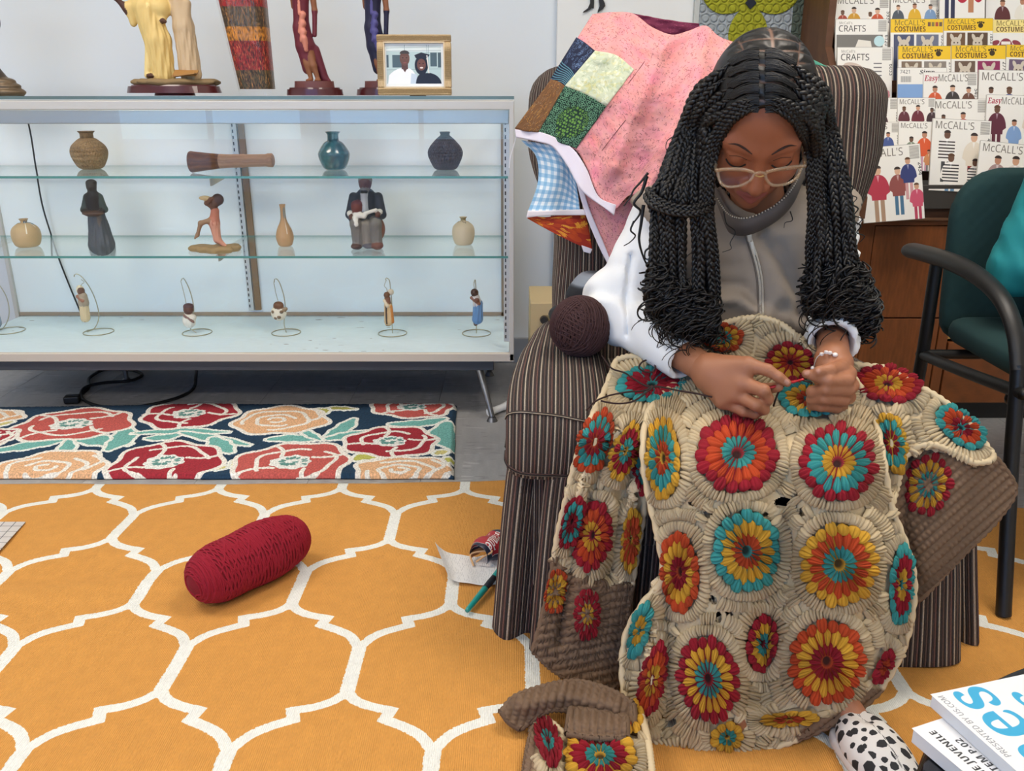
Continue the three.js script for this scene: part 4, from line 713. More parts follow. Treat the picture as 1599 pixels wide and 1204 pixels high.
{
  const ribUV = (g, fn) => { const P = g.attributes.position, N = g.attributes.normal, uv = new Float32Array(P.count * 2); for (let i = 0; i < P.count; i++) { const [a, b] = fn(P.getX(i), P.getY(i), P.getZ(i), N.getX(i), N.getY(i), N.getZ(i)); uv[2 * i] = a / RIB; uv[2 * i + 1] = b / .25; } g.setAttribute('uv', new THREE.BufferAttribute(uv, 2)); return g; };
  // back: a thick rounded slab that widens into wings towards its top
  const bh = (y) => .335 + .06 * sstep(.66, .9, y);
  const backD = (x, y, z) => {
    const lean = (y - .4) * .16, zz = z + 1.99 + lean, hw = bh(y), r = .075;
    const dx = abs(x - XC) - (hw - r), dy = abs(y - .62) - (.44 - r), dz = abs(zz) - (.115 - r + .02 * sstep(.25, .4, abs(x - XC)));
    const d = hypot(max(dx, 0), max(dy, 0), max(dz, 0)) + min(max(dx, dy, dz), 0) - r;
    return d * .9 - .006 * noise(x * 5, y * 5);
  };
  const bg = skin(backD, [-.02, .14, -2.3], [.89, 1.1, -1.7], .014);
  partW('backrest', ribUV(bg, (x, y, z) => { const s = x > XC ? 1 : -1, hw = bh(y), w = sstep(hw - .07, hw - .005, abs(x - XC)); return [x + s * w * (-1.88 - z) * .8, y + max(0, -z - 1.9)]; }), cord, chair);
  // arms: rolled over the top and down the front, stripes running along
  const path = along([[2.02, .48], [1.85, .525], [1.68, .54], [1.54, .535], [1.45, .52], [1.395, .49], [1.368, .45], [1.36, .4], [1.372, .362]]);
  for (const m of [0, 1]) {
    const X = (x) => m ? .765 - x : x;
    const f = (u, v) => {
      const [z, y] = path(v), [z2, y2] = path(min(1, v + .01)), [z3, y3] = path(max(0, v - .01)), l = hypot(z2 - z3, y2 - y3), nz = (y3 - y2) / l * -1, nyy = (z3 - z2) / l;
      const xl = mix(.05, -.028, sstep(2.0, 1.4, z)), xr = mix(.19, .2, v), q = 2 * u - 1, a = abs(q), e = (1 - pow(max(0, 1 - pow(a, 3.2)), 1 / 3.2)) * .13;
      const x = mix(xl, xr, .5 + q * .5 * (1 - .2 * pow(a, 12))) - .006 * sin(v * 7) * (1 - a), nz2 = (y2 - y3) / l;
      return V(X(x), y - m * .05 * sstep(1, .55, v) - nyy * e * 1.0 + .003 * noise(u * 4, v * 9), -z + nz2 * e * 1.0 * mix(.2, 1, sstep(.3, .75, v)));
    };
    const g = sheet(f, 44, 110, { flip: !m, thick: .003, uv: (u, v, p) => [u * .27 / RIB + m * 3.3 + .2, v * .95 / .25] });
    const arm = partW('arm', g, cord, chair);
    const pts = []; for (let i = 0; i <= 24; i++) { const p = f(.04 + .92 * i / 24, mix(.82, .87, i / 24)); pts.push(p.add(V(0, .0, .001))); }
    partW('piping', tube(pts, .003, 50, 6), cord, arm);
    partW('arm_body', ribUV(box(.15, .38, .54, X(.10), .26, -1.69, .05, 4), (x, y, z) => [x + z, y]), cord, arm);
    const lip = []; for (let i = 0; i <= 24; i++) { const p = f(.02 + .96 * i / 24, .985); lip.push(p.add(V(0, 0, .0))); }
    partW('piping', tube(lip, .0035, 50, 6), cord, arm);
  }
  partW('seat_cushion', ribUV(box(.42, .15, .58, .385, .355, -1.66, .05, 5), (x, y, z) => [x, z + y]), cord, chair);
  partW('front_rail', ribUV(box(.42, .16, .05, .385, .32, -1.372, .02, 3), (x, y, z) => [x, y]), cord, chair);
  // pleated skirt
  const plan = along([[.04, -2.0], [.0, -1.65], [-.026, -1.47], [-.034, -1.435], [-.012, -1.41], [.028, -1.44], [.05, -1.425], [.036, -1.372], [.05, -1.356], [.25, -1.348], [.45, -1.338], [.65, -1.33], [.8, -1.334], [.822, -1.348], [.812, -1.41], [.835, -1.425], [.878, -1.398], [.882, -1.44], [.85, -1.65], [.8, -2.0]]);
  const sk = sheet((u, v) => { const [x, z] = plan(u), k = mix(x > .6 ? mix(.93, .85, sstep(.6, .85, x)) : .93, 1.0, pow(v, .8)), w = .006 * sin(u * 70) * v + .004 * noise(u * 30, v * 2); return V(XC + (x - XC) * k, mix(.372, .012, v) + .004 * sin(u * 60) * v, -1.7 + (z + 1.7) * mix(.95, 1, v) + w); }, 320, 24, { thick: .004, uv: (u, v) => [u * 2.35 / RIB, v * .36 / .25] });
  partW('skirt', sk, cord, chair);
  partW('base_frame', box(.72, .26, .5, .40, .2, -1.68, .01), std(0x1c1815, .9), chair);
  for (const [x, z] of [[.11, -1.45], [.72, -1.45], [.11, -1.9], [.72, -1.9]]) partW('foot', cyl(.024, .018, .1, x, .056, z), std(0x2b1c12, .5), chair);
}
// ---------------------------------------------------------------- quilt and cloths over the chair back
const printTex = (base, draw, S = 512) => canvasTex(S, S, (c, w, h) => { c.fillStyle = base; c.fillRect(0, 0, w, h); draw(c, w, h, seeded(w + base.length + base.charCodeAt(2))); });
const qz = plate([[925, 22, 2.0], [1000, 20, 2.05], [1100, 42, 2.02], [1200, 80, 1.99], [862, 115, 1.91], [806, 202, 1.87], [960, 200, 1.845], [1060, 200, 1.84], [1150, 200, 1.85], [950, 322, 1.80], [1060, 330, 1.81], [960, 100, 1.9], [1060, 100, 1.91], [900, 232, 1.845]]);
const folds = [[[1045, 50], [1020, 110], [985, 190], [960, 260]], [[1100, 60], [1090, 130], [1050, 220], [1010, 300]], [[960, 40], [940, 90]], [[1150, 90], [1120, 160], [1080, 240]], [[1080, 45], [1030, 75], [1000, 70]]];
const qBump = (x, y) => { let s = .006 * noise(x * .02, y * .02) + .003 * noise(x * .06, y * .05, 3) + .0012 * noise(x * .15, y * .15, 5); folds.forEach((f, i) => { s += [.024, .020, .014, .018, .02][i] * exp(-((segDist(x, y, f) / 15) ** 2)); }); return s; };
{
  const t = thing('patchwork_quilt', 'pink speckled quilt with navy, green, brown and pale patches over the armchair back', 'quilt', [.4, 1.02, -1.9]);
  const pink = printTex('#dd9a9a', (c, w, h, R) => { for (let i = 0; i < 500; i++) { c.fillStyle = `rgba(${190 + R() * 60 | 0},${110 + R() * 50 | 0},${110 + R() * 60 | 0},.12)`; c.beginPath(); c.arc(R() * w, R() * h, 8 + R() * 26, 0, 7); c.fill(); } c.lineWidth = 1.6; for (let i = 0; i < 1500; i++) { const x = R() * w, y = R() * h, a = R() * 7; c.strokeStyle = `rgba(70,30,38,${.25 + R() * .45})`; c.beginPath(); c.arc(x, y, 2 + R() * 4, a, a + 1 + R() * 2); c.stroke(); } });
  pink.wrapS = pink.wrapT = THREE.RepeatWrapping;
  const pm = std(0xffffff, .9, { map: pink, bumpMap: grit, bumpScale: .0006 });
  const main = coons([[925, 22], [955, 19], [988, 21], [1018, 42], [1050, 54], [1075, 48], [1102, 40], [1125, 58], [1200, 78]], [[806, 202], [850, 209], [897, 232], [916, 262], [936, 306], [958, 328], [985, 305], [1060, 340]], [[925, 22], [903, 57], [861, 122], [806, 202]], [[1200, 78], [1160, 200], [1060, 340]]);
  const panel = partW('pink_panel', drape(main, qz, 110, 110, { bump: qBump, thick: .006, scale: [1.5, 1.5] }), pm, t);
  // seams stitched across the panel
  for (const s of [[[1030, 62], [1000, 105], [985, 125], [952, 168]], [[1010, 150], [975, 190], [940, 235]]]) partW('seam', tube(s.map(([x, y]) => at(x, y, qz(x, y) - qBump(x, y) - .001)), .0006, 30, 5), std(0x5d3038, .9), panel);
  const patch = (name, T, B, tex, label) => partW(name, drape(coons(T, B, [T[0], B[0]], [T[T.length - 1], B[B.length - 1]]), qz, 24, 24, { bump: (x, y) => qBump(x, y) + .0035, thick: .003 }), std(0xffffff, .9, { map: tex, bumpMap: grit, bumpScale: .0004 }), t, label);
  patch('quilt_patch', [[900, 58], [913, 66], [929, 79]], [[860, 122], [872, 127], [882, 134]], printTex('#141d38', (c, w, h, R) => { c.lineWidth = 9; for (let i = 0; i < 9; i++) { c.strokeStyle = '#5a8a98'; c.beginPath(); c.moveTo(0, i * 30 - 30); c.bezierCurveTo(w * .3, i * 26 - 40, w * .6, i * 20 + 40, w, i * 18 + 10); c.stroke(); } c.lineWidth = 5; for (let i = 0; i < 60; i++) { c.strokeStyle = `rgba(120,150,190,${.3 + R() * .5})`; c.beginPath(); c.ellipse(R() * w, h * .42 + R() * h * .6, 14 + R() * 16, 10 + R() * 22, R(), 0, 7); c.stroke(); } }), 'navy batik patch');
  patch('quilt_patch', [[929, 79], [962, 86], [990, 108]], [[882, 134], [916, 148], [947, 166]], printTex('#c3cbb0', (c, w, h, R) => { for (let i = 0; i < 260; i++) { c.fillStyle = ['rgba(235,238,220,.35)', 'rgba(150,170,140,.3)', 'rgba(205,195,110,.25)'][flr(R() * 3)]; c.beginPath(); c.ellipse(R() * w, R() * h, 10 + R() * 34, 5 + R() * 16, R() * 3, 0, 7); c.fill(); } c.strokeStyle = 'rgba(110,120,95,.5)'; c.lineWidth = 3; for (let i = 0; i < 40; i++) { const x = R() * w, y = R() * h, a = R() * 7; c.beginPath(); c.arc(x, y, 10 + R() * 14, a, a + 2); c.stroke(); } }), 'pale green marbled patch');
  patch('quilt_patch', [[860, 124], [872, 127], [882, 134]], [[804, 200], [820, 204], [841, 206]], printTex('#6d4a2b', (c, w, h, R) => { c.lineWidth = 5; for (let i = 0; i < 220; i++) { c.strokeStyle = ['rgba(190,130,70,.6)', 'rgba(60,40,26,.6)', 'rgba(150,140,120,.5)', 'rgba(215,160,60,.6)'][flr(R() * 4)]; const x = R() * w, y = R() * h, a = R() * 7; c.beginPath(); c.moveTo(x, y); c.quadraticCurveTo(x + 20 * cos(a), y + 20 * sin(a), x + 40 * cos(a + .5), y + 40 * sin(a + .5)); c.stroke(); } }), 'rust brown leaf print patch');
  patch('quilt_patch', [[882, 134], [916, 148], [947, 166]], [[841, 206], [872, 222], [900, 231]], printTex('#143328', (c, w, h, R) => { for (let i = 0; i < 15; i++) for (let j = 0; j < 15; j++) { const x = (i + .5 + (j % 2) * .5 + (R() - .5) * .5) * w / 15, y = (j + .5 + (R() - .5) * .4) * h / 15, q = hypot(x / w - .55, y / h - .42); c.fillStyle = c.strokeStyle = q < .33 ? '#5f8a3d' : '#6c9c7c'; c.lineWidth = 5; c.beginPath(); c.ellipse(x, y, 9 + R() * 6, 9 + R() * 6, R() * 3, 0, 7); q < .3 && R() < .8 ? c.fill() : c.stroke(); } }), 'dark green pebble print patch');
  // the turned-back maroon lining at the top, the white selvedge below, and the layer underneath
  partW('lining', drape(coons([[984, 20], [1020, 27], [1055, 33], [1092, 37]], [[984, 22], [1020, 46], [1050, 56], [1092, 42]], [[984, 20], [984, 22]], [[1092, 37], [1092, 42]]), (x, y) => 2.05 + .0 * x, 30, 12, { thick: .004, bump: (x, y) => .004 * noise(x * .05, y * .1) }), std(0xffffff, .85, { map: printTex('#6e2040', (c, w, h, R) => { c.lineWidth = 5; for (let i = 0; i < 200; i++) { c.strokeStyle = `rgba(210,110,140,${.2 + R() * .4})`; const x = R() * w, y = R() * h, a = R() * 7; c.beginPath(); c.arc(x, y, 8 + R() * 14, a, a + 2); c.stroke(); } }) }), t, 'maroon leaf print lining');
  const white = std(0xdcd6e2, .9, { bumpMap: grit, bumpScale: .0005 });
  partW('selvedge', drape(coons([[804, 202], [850, 208], [893, 231], [915, 262], [936, 308], [962, 320]], [[806, 214], [840, 221], [862, 228], [884, 256], [908, 296], [959, 336]], [[804, 202], [806, 214]], [[962, 320], [959, 336]]), (x, y) => qz(x, y) - .004, 60, 8, { thick: .003, bump: (x, y) => .004 * sin(x * .12) }), white, t);
  partW('under_layer', drape(coons([[903, 285], [935, 300], [962, 318], [1010, 290]], [[955, 416], [957, 421], [960, 421], [962, 417]], [[903, 285], [916, 330], [937, 380], [955, 416]], [[1010, 290], [1000, 340], [975, 390], [962, 417]]), (x, y) => 1.86 - (y - 290) * .0004, 40, 50, { thick: .004, scale: [.6, .6], bump: (x, y) => .004 * noise(x * .04, y * .03) }), pm, t);
  partW('selvedge', drape(coons([[900, 284], [906, 286]], [[953, 420], [959, 421]], [[900, 284], [913, 330], [934, 382], [953, 420]], [[908, 286], [922, 330], [943, 380], [959, 421]]), (x, y) => 1.855 - (y - 290) * .0004, 4, 40, { thick: .003 }), white, t);
  partW('teal_border', drape(coons([[1180, 70], [1232, 76], [1278, 97]], [[1180, 86], [1240, 96], [1292, 104]], [[1180, 70], [1180, 86]], [[1278, 97], [1292, 104]]), (x, y) => 2.0 - .0 * x, 24, 6, { thick: .004 }), std(0x5fae94, .9), t);
}
{
  const t = thing('gingham_cloth', 'blue and white gingham cloth hanging under the quilt at the armchair wing', 'cloth', at(860, 280, 1.9));
  const tex = canvasTex(256, 256, (c, w, h) => { c.fillStyle = '#e9f1f4'; c.fillRect(0, 0, w, h); c.fillStyle = 'rgba(80,150,200,.42)'; for (let i = 0; i < 4; i++) { c.fillRect(i * 64, 0, 32, h); c.fillRect(0, i * 64, w, 32); } }); tex.wrapS = tex.wrapT = THREE.RepeatWrapping;
  partW('cloth', drape(coons([[814, 219], [845, 224], [872, 232], [898, 272]], [[823, 334], [850, 334], [880, 332], [906, 332]], [[814, 219], [836, 242], [840, 282], [823, 334]], [[898, 272], [902, 300], [906, 332]]), (x, y) => 1.875 - (y - 220) * .0002, 40, 40, { thick: .002, scale: [1.9, 2.4], bump: (x, y) => .007 * sin(x * .09 + y * .02) + .004 * noise(x * .05, y * .04) }), std(0xffffff, .85, { map: tex }), t);
  partW('hem', drape(coons([[824, 329], [850, 329], [912, 327]], [[822, 340], [850, 337], [918, 336]], [[824, 329], [822, 340]], [[912, 327], [918, 336]]), (x, y) => 1.848, 24, 4, { thick: .003, bump: (x) => .004 * sin(x * .09) }), std(0xe9e2e4, .9), t);
  partW('thread', tube([[806, 214], [802, 228], [797, 245], [795, 262]].map(([x, y]) => at(x, y, 1.86)), .0008, 16, 4), std(0xe8e8ee, .8), t);
}
{
  const t = thing('leaf_print_cloth', 'red orange cloth with a yellow leaf print below the gingham', 'cloth', at(870, 360, 1.88));
  const tex = printTex('#a8311c', (c, w, h, R) => { for (let i = 0; i < 60; i++) { c.fillStyle = `rgba(215,90,25,${.2 + R() * .3})`; c.beginPath(); c.arc(R() * w, R() * h, 20 + R() * 40, 0, 7); c.fill(); } c.strokeStyle = c.fillStyle = '#eba231'; c.lineWidth = 5; for (let i = 0; i < 22; i++) { const x = R() * w, y = R() * h, a = R() * 7; c.beginPath(); c.moveTo(x, y); c.quadraticCurveTo(x + 50 * cos(a), y + 50 * sin(a), x + 90 * cos(a + .6), y + 90 * sin(a + .6)); c.stroke(); for (let k = 0; k < 6; k++) for (const s of [-1, 1]) { c.beginPath(); c.ellipse(x + (20 + k * 13) * cos(a + k * .08) + s * 9, y + (20 + k * 13) * sin(a + k * .08) + s * 6, 13, 5, a + s, 0, 7); c.fill(); } } });
  partW('cloth', drape(coons([[823, 336], [852, 339], [880, 335], [914, 333]], [[824, 341], [850, 356], [885, 374], [925, 392]], [[823, 336], [824, 341]], [[914, 333], [920, 360], [925, 392]]), (x, y) => 1.87 - (y - 330) * .0003, 40, 30, { thick: .002, bump: (x, y) => .005 * sin(x * .08) }), std(0xffffff, .85, { map: tex }), t);
  partW('lining', drape(coons([[908, 383], [925, 389]], [[911, 393], [922, 396]], [[908, 383], [911, 393]], [[925, 389], [922, 396]]), () => 1.845, 6, 4, { thick: .002 }), std(0xe9e4ea, .9), t);
}
{ // ball of dark brown yarn on the arm, and its tail
  const p = onLevel(905, 563, .522), R0 = .0535; p.y = .535;
  const t = thing('yarn_ball', 'ball of dark brown yarn resting on the armchair arm', 'yarn', p);
  const ym = std(0x3c2122, .85), g = [], R = seeded(4);
  part('core', new THREE.SphereGeometry(R0 * .95, 32, 24).translate(0, R0, 0), std(0x241211, .95), t);
  for (let k = 0; k < 11; k++) { // bundles of nearly parallel courses
    const ax = V(R() - .5, R() - .5, R() - .5).normalize(), q = new THREE.Quaternion().setFromUnitVectors(V(0, 1, 0), ax), n = 9 + flr(R() * 5), off = (R() - .5) * .9, pts = [];
    for (let i = 0; i <= n * 40; i++) { const s = i / (n * 40), a = s * n * 2 * PI, h = clamp(off + (s - .5) * 1.15, -.97, .97) , r = R0 * (1 + .012 * noise(k, s * 3)) + k * .00035; const v = V(sqrt(1 - h * h) * cos(a), h, sqrt(1 - h * h) * sin(a)).applyQuaternion(q).multiplyScalar(r); v.y += R0; pts.push(v); }
    g.push(rope(pts, .0016, 5));
  }
  part('strands', g, ym, t);
}
{
  const p = onLevel(872, 503, .535), t = thing('black_pouch', 'small black pouch on the armchair arm behind the brown yarn ball', 'pouch', p.setY(.535));
  const g = skin((x, y, z) => smin(ellD(x, y, z, [-.004, .016, 0], [.018, .015, .03]), ellD(x, y, z, [.022, .018, -.005], [.03, .017, .03]), .02) + .002 * noise(x * 80, y * 80, z * 80), [-.06, -.01, -.08], [.1, .08, .07], .006);
  part('pouch_body', g, std(0x121316, .6), t);
}
{ // black printed bag between the sitter and the chair back
  const p = at(935, 462, 1.8), t = thing('black_bag', 'black bag with pale marks tucked between the chair back and the white sleeve', 'bag', p);
  const g = skin((x, y, z) => ellD(x, y, z, [0, 0, 0], [.07, .055, .05]) + .006 * noise(x * 30, y * 30, z * 30), [-.1, -.09, -.09], [.1, .09, .09], .008);
  part('bag_body', g, std(0xffffff, .7, { map: printTex('#15181f', (c, w, h, R) => { c.strokeStyle = 'rgba(190,200,215,.6)'; c.lineWidth = 4; for (let i = 0; i < 40; i++) { const x = R() * w, y = R() * h, a = R() * 7; c.beginPath(); c.arc(x, y, 10 + R() * 20, a, a + 1.5); c.stroke(); } }, 256) }), t);
}
{ // pale wooden box on the floor behind the chair
  const a = at(828, 473, 2.72), t = thing('wooden_box', 'pale wooden speaker box standing on the floor behind the armchair', 'box', [a.x + .16, 0, -2.85]);
  part('cabinet', box(.32, a.y, .26, 0, a.y / 2, 0, .004), std(0xc7b084, .6, { bumpMap: grit, bumpScale: .0004 }), t);
  part('speaker_cloth', box(.26, a.y - .06, .004, .01, a.y / 2 - .01, .131, .002), std(0x8d7a55, .9), t);
  part('knob', cyl(.012, .014, .014, 0, 0, 0, 20).rotateX(PI / 2).translate(-.115, a.y - .055, .138), std(0x2b2b2b, .4), t);
}

// ---------------------------------------------------------------- the sitter
const A3 = (px, py, Z) => { const p = at(px, py, Z); return [p.x, p.y, p.z]; };
const sitter = thing('person', 'person with long black braids and clear glasses, crocheting in the armchair with head bowed', 'person', [.43, .45, -1.75]);
const SKIN = C(0xa06a4c), FACE = C(0x96583a), LIP = C(0x934c42), NAIL = C(0xb98a78);
const skinCol = (x, y, z) => { const q = 1 + .10 * noise(x * 25, y * 25, z * 25); return [SKIN.r * q, SKIN.g * q, SKIN.b * q]; };
const skinMat = vcol(.52, { bumpMap: grit, bumpScale: .0002 });
// the head in its own frame: y = 0 at the eyes, z towards the face
const HS = 1.07, headRot = new THREE.Matrix4().makeRotationFromEuler(new THREE.Euler(40 * PI / 180, -9 * PI / 180, -1.5 * PI / 180, 'YXZ')).scale(V(HS, HS, HS));
const HEAD = headRot.clone().setPosition(at(1186, 252, 1.43).sub(V(0, 0, .085).applyMatrix4(headRot)));
const headInv = HEAD.clone().invert(), hp = (x, y, z) => V(x, y, z).applyMatrix4(HEAD);
function cranium(x, y, z) { return ellD(x, y, z, [0, .034, -.014], [.074, .09, .097]); }
function headD(x, y, z) {
  const ax = abs(x);
  let d = cranium(x, y, z);
  d = smin(d, ellD(x, y, z, [0, -.018, .026], [.061, .082, .058]), .03);
  d = smin(d, ellD(x, y, z, [0, -.078, .034], [.042, .034, .042]), .03);
  d = smin(d, hypot(x, y + .1, z - .066) - .015, .02);
  d = smin(d, ellD(ax, y, z, [.036, -.036, .056], [.026, .026, .024]), .025);
  d = smin(d, capD(ax, y, z, [.046, .02, .064], [.008, .012, .078], .009, .009), .02);
  d = smax(d, -ellD(ax, y, z, [.032, -.001, .098], [.022, .013, .018]), .012);
  d = smin(d, hypot(ax - .032, y + .003, z - .0685) - .0165, .005);
  d = smin(d, capD(ax, y, z, [.017, .006, .084], [.046, .006, .074], .003, .0025), .006);
  d = smin(d, capD(x, y, z, [0, .004, .081], [0, -.040, .103], .007, .0115), .012);
  d = smin(d, hypot(ax - .0135, y + .045, z - .092) - .0095, .008);
  d = smax(d, -(hypot(ax - .007, y + .054, z - .094) - .0035), .004);
  d = smin(d, capD(ax, y, z, [.021, -.070, .079], [.0, -.066, .089], .0035, .0062), .006);
  d = smin(d, capD(ax, y, z, [.019, -.074, .078], [.0, -.080, .086], .0035, .0075), .006);
  d = smax(d, -capD(ax, y, z, [.023, -.0715, .083], [0, -.0725, .0975], .0012, .0018), .003);
  d = smin(d, ellD(ax, y, z, [.076, -.012, -.012], [.008, .03, .018]), .008);
  return d;
}
const bodyGeos = [];
{
  const g = skin(headD, [-.09, -.13, -.13], [.09, .14, .125], .0026, (x, y, z) => {
    const ax = abs(x), up = min(capD(ax, y, z, [.021, -.070, .082], [0, -.066, .092], .004, .0075), capD(ax, y, z, [.019, -.074, .08], [0, -.080, .088], .004, .0085)), l = sstep(.0012, -.0012, up), q = 1 + .08 * noise(x * 25, y * 25, z * 25), c = [FACE.r * q, FACE.g * q, FACE.b * q];
    return [mix(c[0], LIP.r, l), mix(c[1], LIP.g, l), mix(c[2], LIP.b, l)];
  });
  bodyGeos.push(g.applyMatrix4(HEAD));
}
// joints
const NECK = [hp(0, -.07, -.045), at(1187, 352, 1.66)].map((p) => p.toArray());
const SHO = [A3(1032, 352, 1.66), A3(1288, 345, 1.66)], ELB = [A3(962, 486, 1.6), A3(1296, 478, 1.65)], WRI = [A3(1104, 578, 1.385), A3(1301, 552, 1.405)];
const HIP = [[.36, .42, -1.8], [.51, .42, -1.8]], KNE = [[.31, .405, -1.33], [.49, .405, -1.33]], ANK = [[.36, .09, -1.25], [.50, .09, -1.22]];
const torsoD = (x, y, z, o = 0) => { let d = capD(x, y, z, [.435, .45, -1.80], A3(1190, 440, 1.72), .125 + o, .115 + o); d = smin(d, capD(x, y, z, SHO[0], SHO[1], .055 + o, .055 + o), .1); return d; };
{
  const f = (x, y, z) => { let d = torsoD(x, y, z, -.02); d = smin(d, capD(x, y, z, NECK[0], NECK[1], .046, .05), .04);
    for (const i of [0, 1]) { d = smin(d, capD(x, y, z, SHO[i], ELB[i], .042, .034), .03); d = smin(d, capD(x, y, z, ELB[i], WRI[i], .036, .0255), .02); d = smin(d, capD(x, y, z, HIP[i], KNE[i], .075, .052), .03); d = smin(d, capD(x, y, z, KNE[i], ANK[i], .052, .034), .03); d = smin(d, capD(x, y, z, ANK[i], [ANK[i][0] + .06 * i, .04, ANK[i][2] + .1], .032, .024), .02); }
    return d; };
  bodyGeos.push(skin(f, [.02, .0, -1.98], [.95, .98, -1.05], .011, skinCol));
}
// hands: a palm and five fingers, each a chain of joints (survey pixel, distance, radius)
function hand(palm, chains, lo, hi, nails) {
  const K = chains.map((c) => c.map(([px, py, Z, r]) => [A3(px, py, Z), r]));
  const M = palm.map(([px, py, Z, r, qx, qy, Q, s]) => [A3(px, py, Z), r, A3(qx, qy, Q), s]);
  const f = (x, y, z) => {
    let d = 1e9; for (const [a, r, b, s] of M) d = smin(d, capD(x, y, z, a, b, r, s), .014);
    for (const c of K) { let e = 1e9; for (let i = 0; i + 1 < c.length; i++) e = smin(e, capD(x, y, z, c[i][0], c[i + 1][0], c[i][1], c[i + 1][1]), .0035); d = smin(d, e, .0045); }
    return d;
  };
  const N = nails.map(([px, py, Z, r]) => [A3(px, py, Z), r]);
  return skin(f, lo, hi, .0026, (x, y, z) => { const c = skinCol(x, y, z); let l = 0; for (const [p, r] of N) l = max(l, sstep(r, r * .7, hypot(x - p[0], y - p[1], z - p[2]))); return [mix(c[0], NAIL.r, l), mix(c[1], NAIL.g, l), mix(c[2], NAIL.b, l)]; });
}
const boxOf = (c, r) => [c.map((v) => v - r), c.map((v) => v + r)];
bodyGeos.push(hand(
  [[1100, 576, 1.392, .0265, 1112, 582, 1.375, .026], [1112, 574, 1.375, .023, 1166, 572, 1.335, .0165], [1112, 584, 1.375, .024, 1158, 598, 1.33, .017], [1110, 590, 1.375, .022, 1146, 616, 1.335, .016], [1108, 590, 1.378, .02, 1128, 626, 1.345, .0145]],
  [[[1168, 570, 1.335, .0125], [1199, 578, 1.318, .0098], [1216, 589, 1.31, .0085], [1229, 598, 1.308, .0068]],
   [[1160, 598, 1.33, .0125], [1192, 610, 1.302, .0105], [1199, 623, 1.308, .0092], [1192, 633, 1.322, .008]],
   [[1150, 616, 1.335, .012], [1180, 632, 1.305, .0098], [1193, 640, 1.315, .0085], [1186, 643, 1.33, .0075]],
   [[1132, 628, 1.345, .0108], [1160, 642, 1.325, .0088], [1178, 647, 1.325, .0076], [1180, 648, 1.338, .007]],
   [[1126, 592, 1.382, .017], [1168, 606, 1.36, .0125], [1196, 608, 1.335, .0098], [1216, 604, 1.318, .008]]],
  ...boxOf(A3(1160, 600, 1.345), .095), [[1230, 596, 1.3, .006]]));
bodyGeos.push(hand(
  [[1301, 545, 1.43, .0265, 1301, 562, 1.385, .0265], [1299, 563, 1.385, .026, 1303, 590, 1.36, .030], [1303, 595, 1.36, .029, 1300, 620, 1.36, .025]],
  [[[1326, 583, 1.345, .0125], [1322, 594, 1.318, .0115], [1294, 594, 1.306, .0102], [1270, 586, 1.315, .0088], [1259, 584, 1.325, .0075]],
   [[1330, 602, 1.35, .0125], [1324, 608, 1.32, .0115], [1290, 608, 1.308, .0105], [1268, 612, 1.325, .0092], [1272, 614, 1.345, .0085]],
   [[1325, 620, 1.352, .012], [1317, 624, 1.325, .011], [1287, 622, 1.312, .0102], [1268, 624, 1.33, .009], [1272, 624, 1.345, .0082]],
   [[1314, 634, 1.36, .0108], [1306, 636, 1.335, .0098], [1282, 634, 1.322, .0092], [1268, 633, 1.335, .008], [1272, 632, 1.35, .0075]],
   [[1318, 566, 1.375, .0155], [1312, 576, 1.34, .0125], [1296, 578, 1.315, .0108], [1279, 580, 1.308, .0088]]],
  ...boxOf(A3(1300, 595, 1.36), .095), [[1277, 578, 1.297, .0075], [1259, 581, 1.316, .0065]]));
partW('body', merge(bodyGeos), skinMat, sitter);
// brows and lashes
{
  const dark = std(0x1a100c, .8);
  for (const s of [-1, 1]) {
    const put = (pts, r, lift) => rope(pts.map(([x, y]) => { let z = .13; for (let k = 0; k < 60; k++) { const d = headD(x * s, y, z); if (d < .0004) break; z -= max(d * .7, .0003); } return hp(x * s, y, z + lift); }), r, 5);
    const line = (a, n = 16) => { const w = along(a.map(([x, y]) => [x * 1e4, y * 1e4])); return Array.from({ length: n + 1 }, (_, i) => w(i / n).map((q) => q / 1e4)); };
    partW('eyebrow', put(line([[.014, .019], [.026, .0255], [.038, .0275], [.050, .0235]]), (t) => .0019 * sin(PI * clamp(t * .85 + .12)), .0), std(0x33201a, .95), sitter);
    partW('eyelashes', put(line([[.019, -.0085], [.026, -.0135], [.034, -.0145], [.043, -.0115], [.0485, -.0065]]), .0014, .0006), dark, sitter);
    partW('eyelashes', put(line([[.019, .0035], [.027, .007], [.036, .0075], [.045, .0045]]), .0005, 0), std(0x4a2c20, .9), sitter);
  }
}
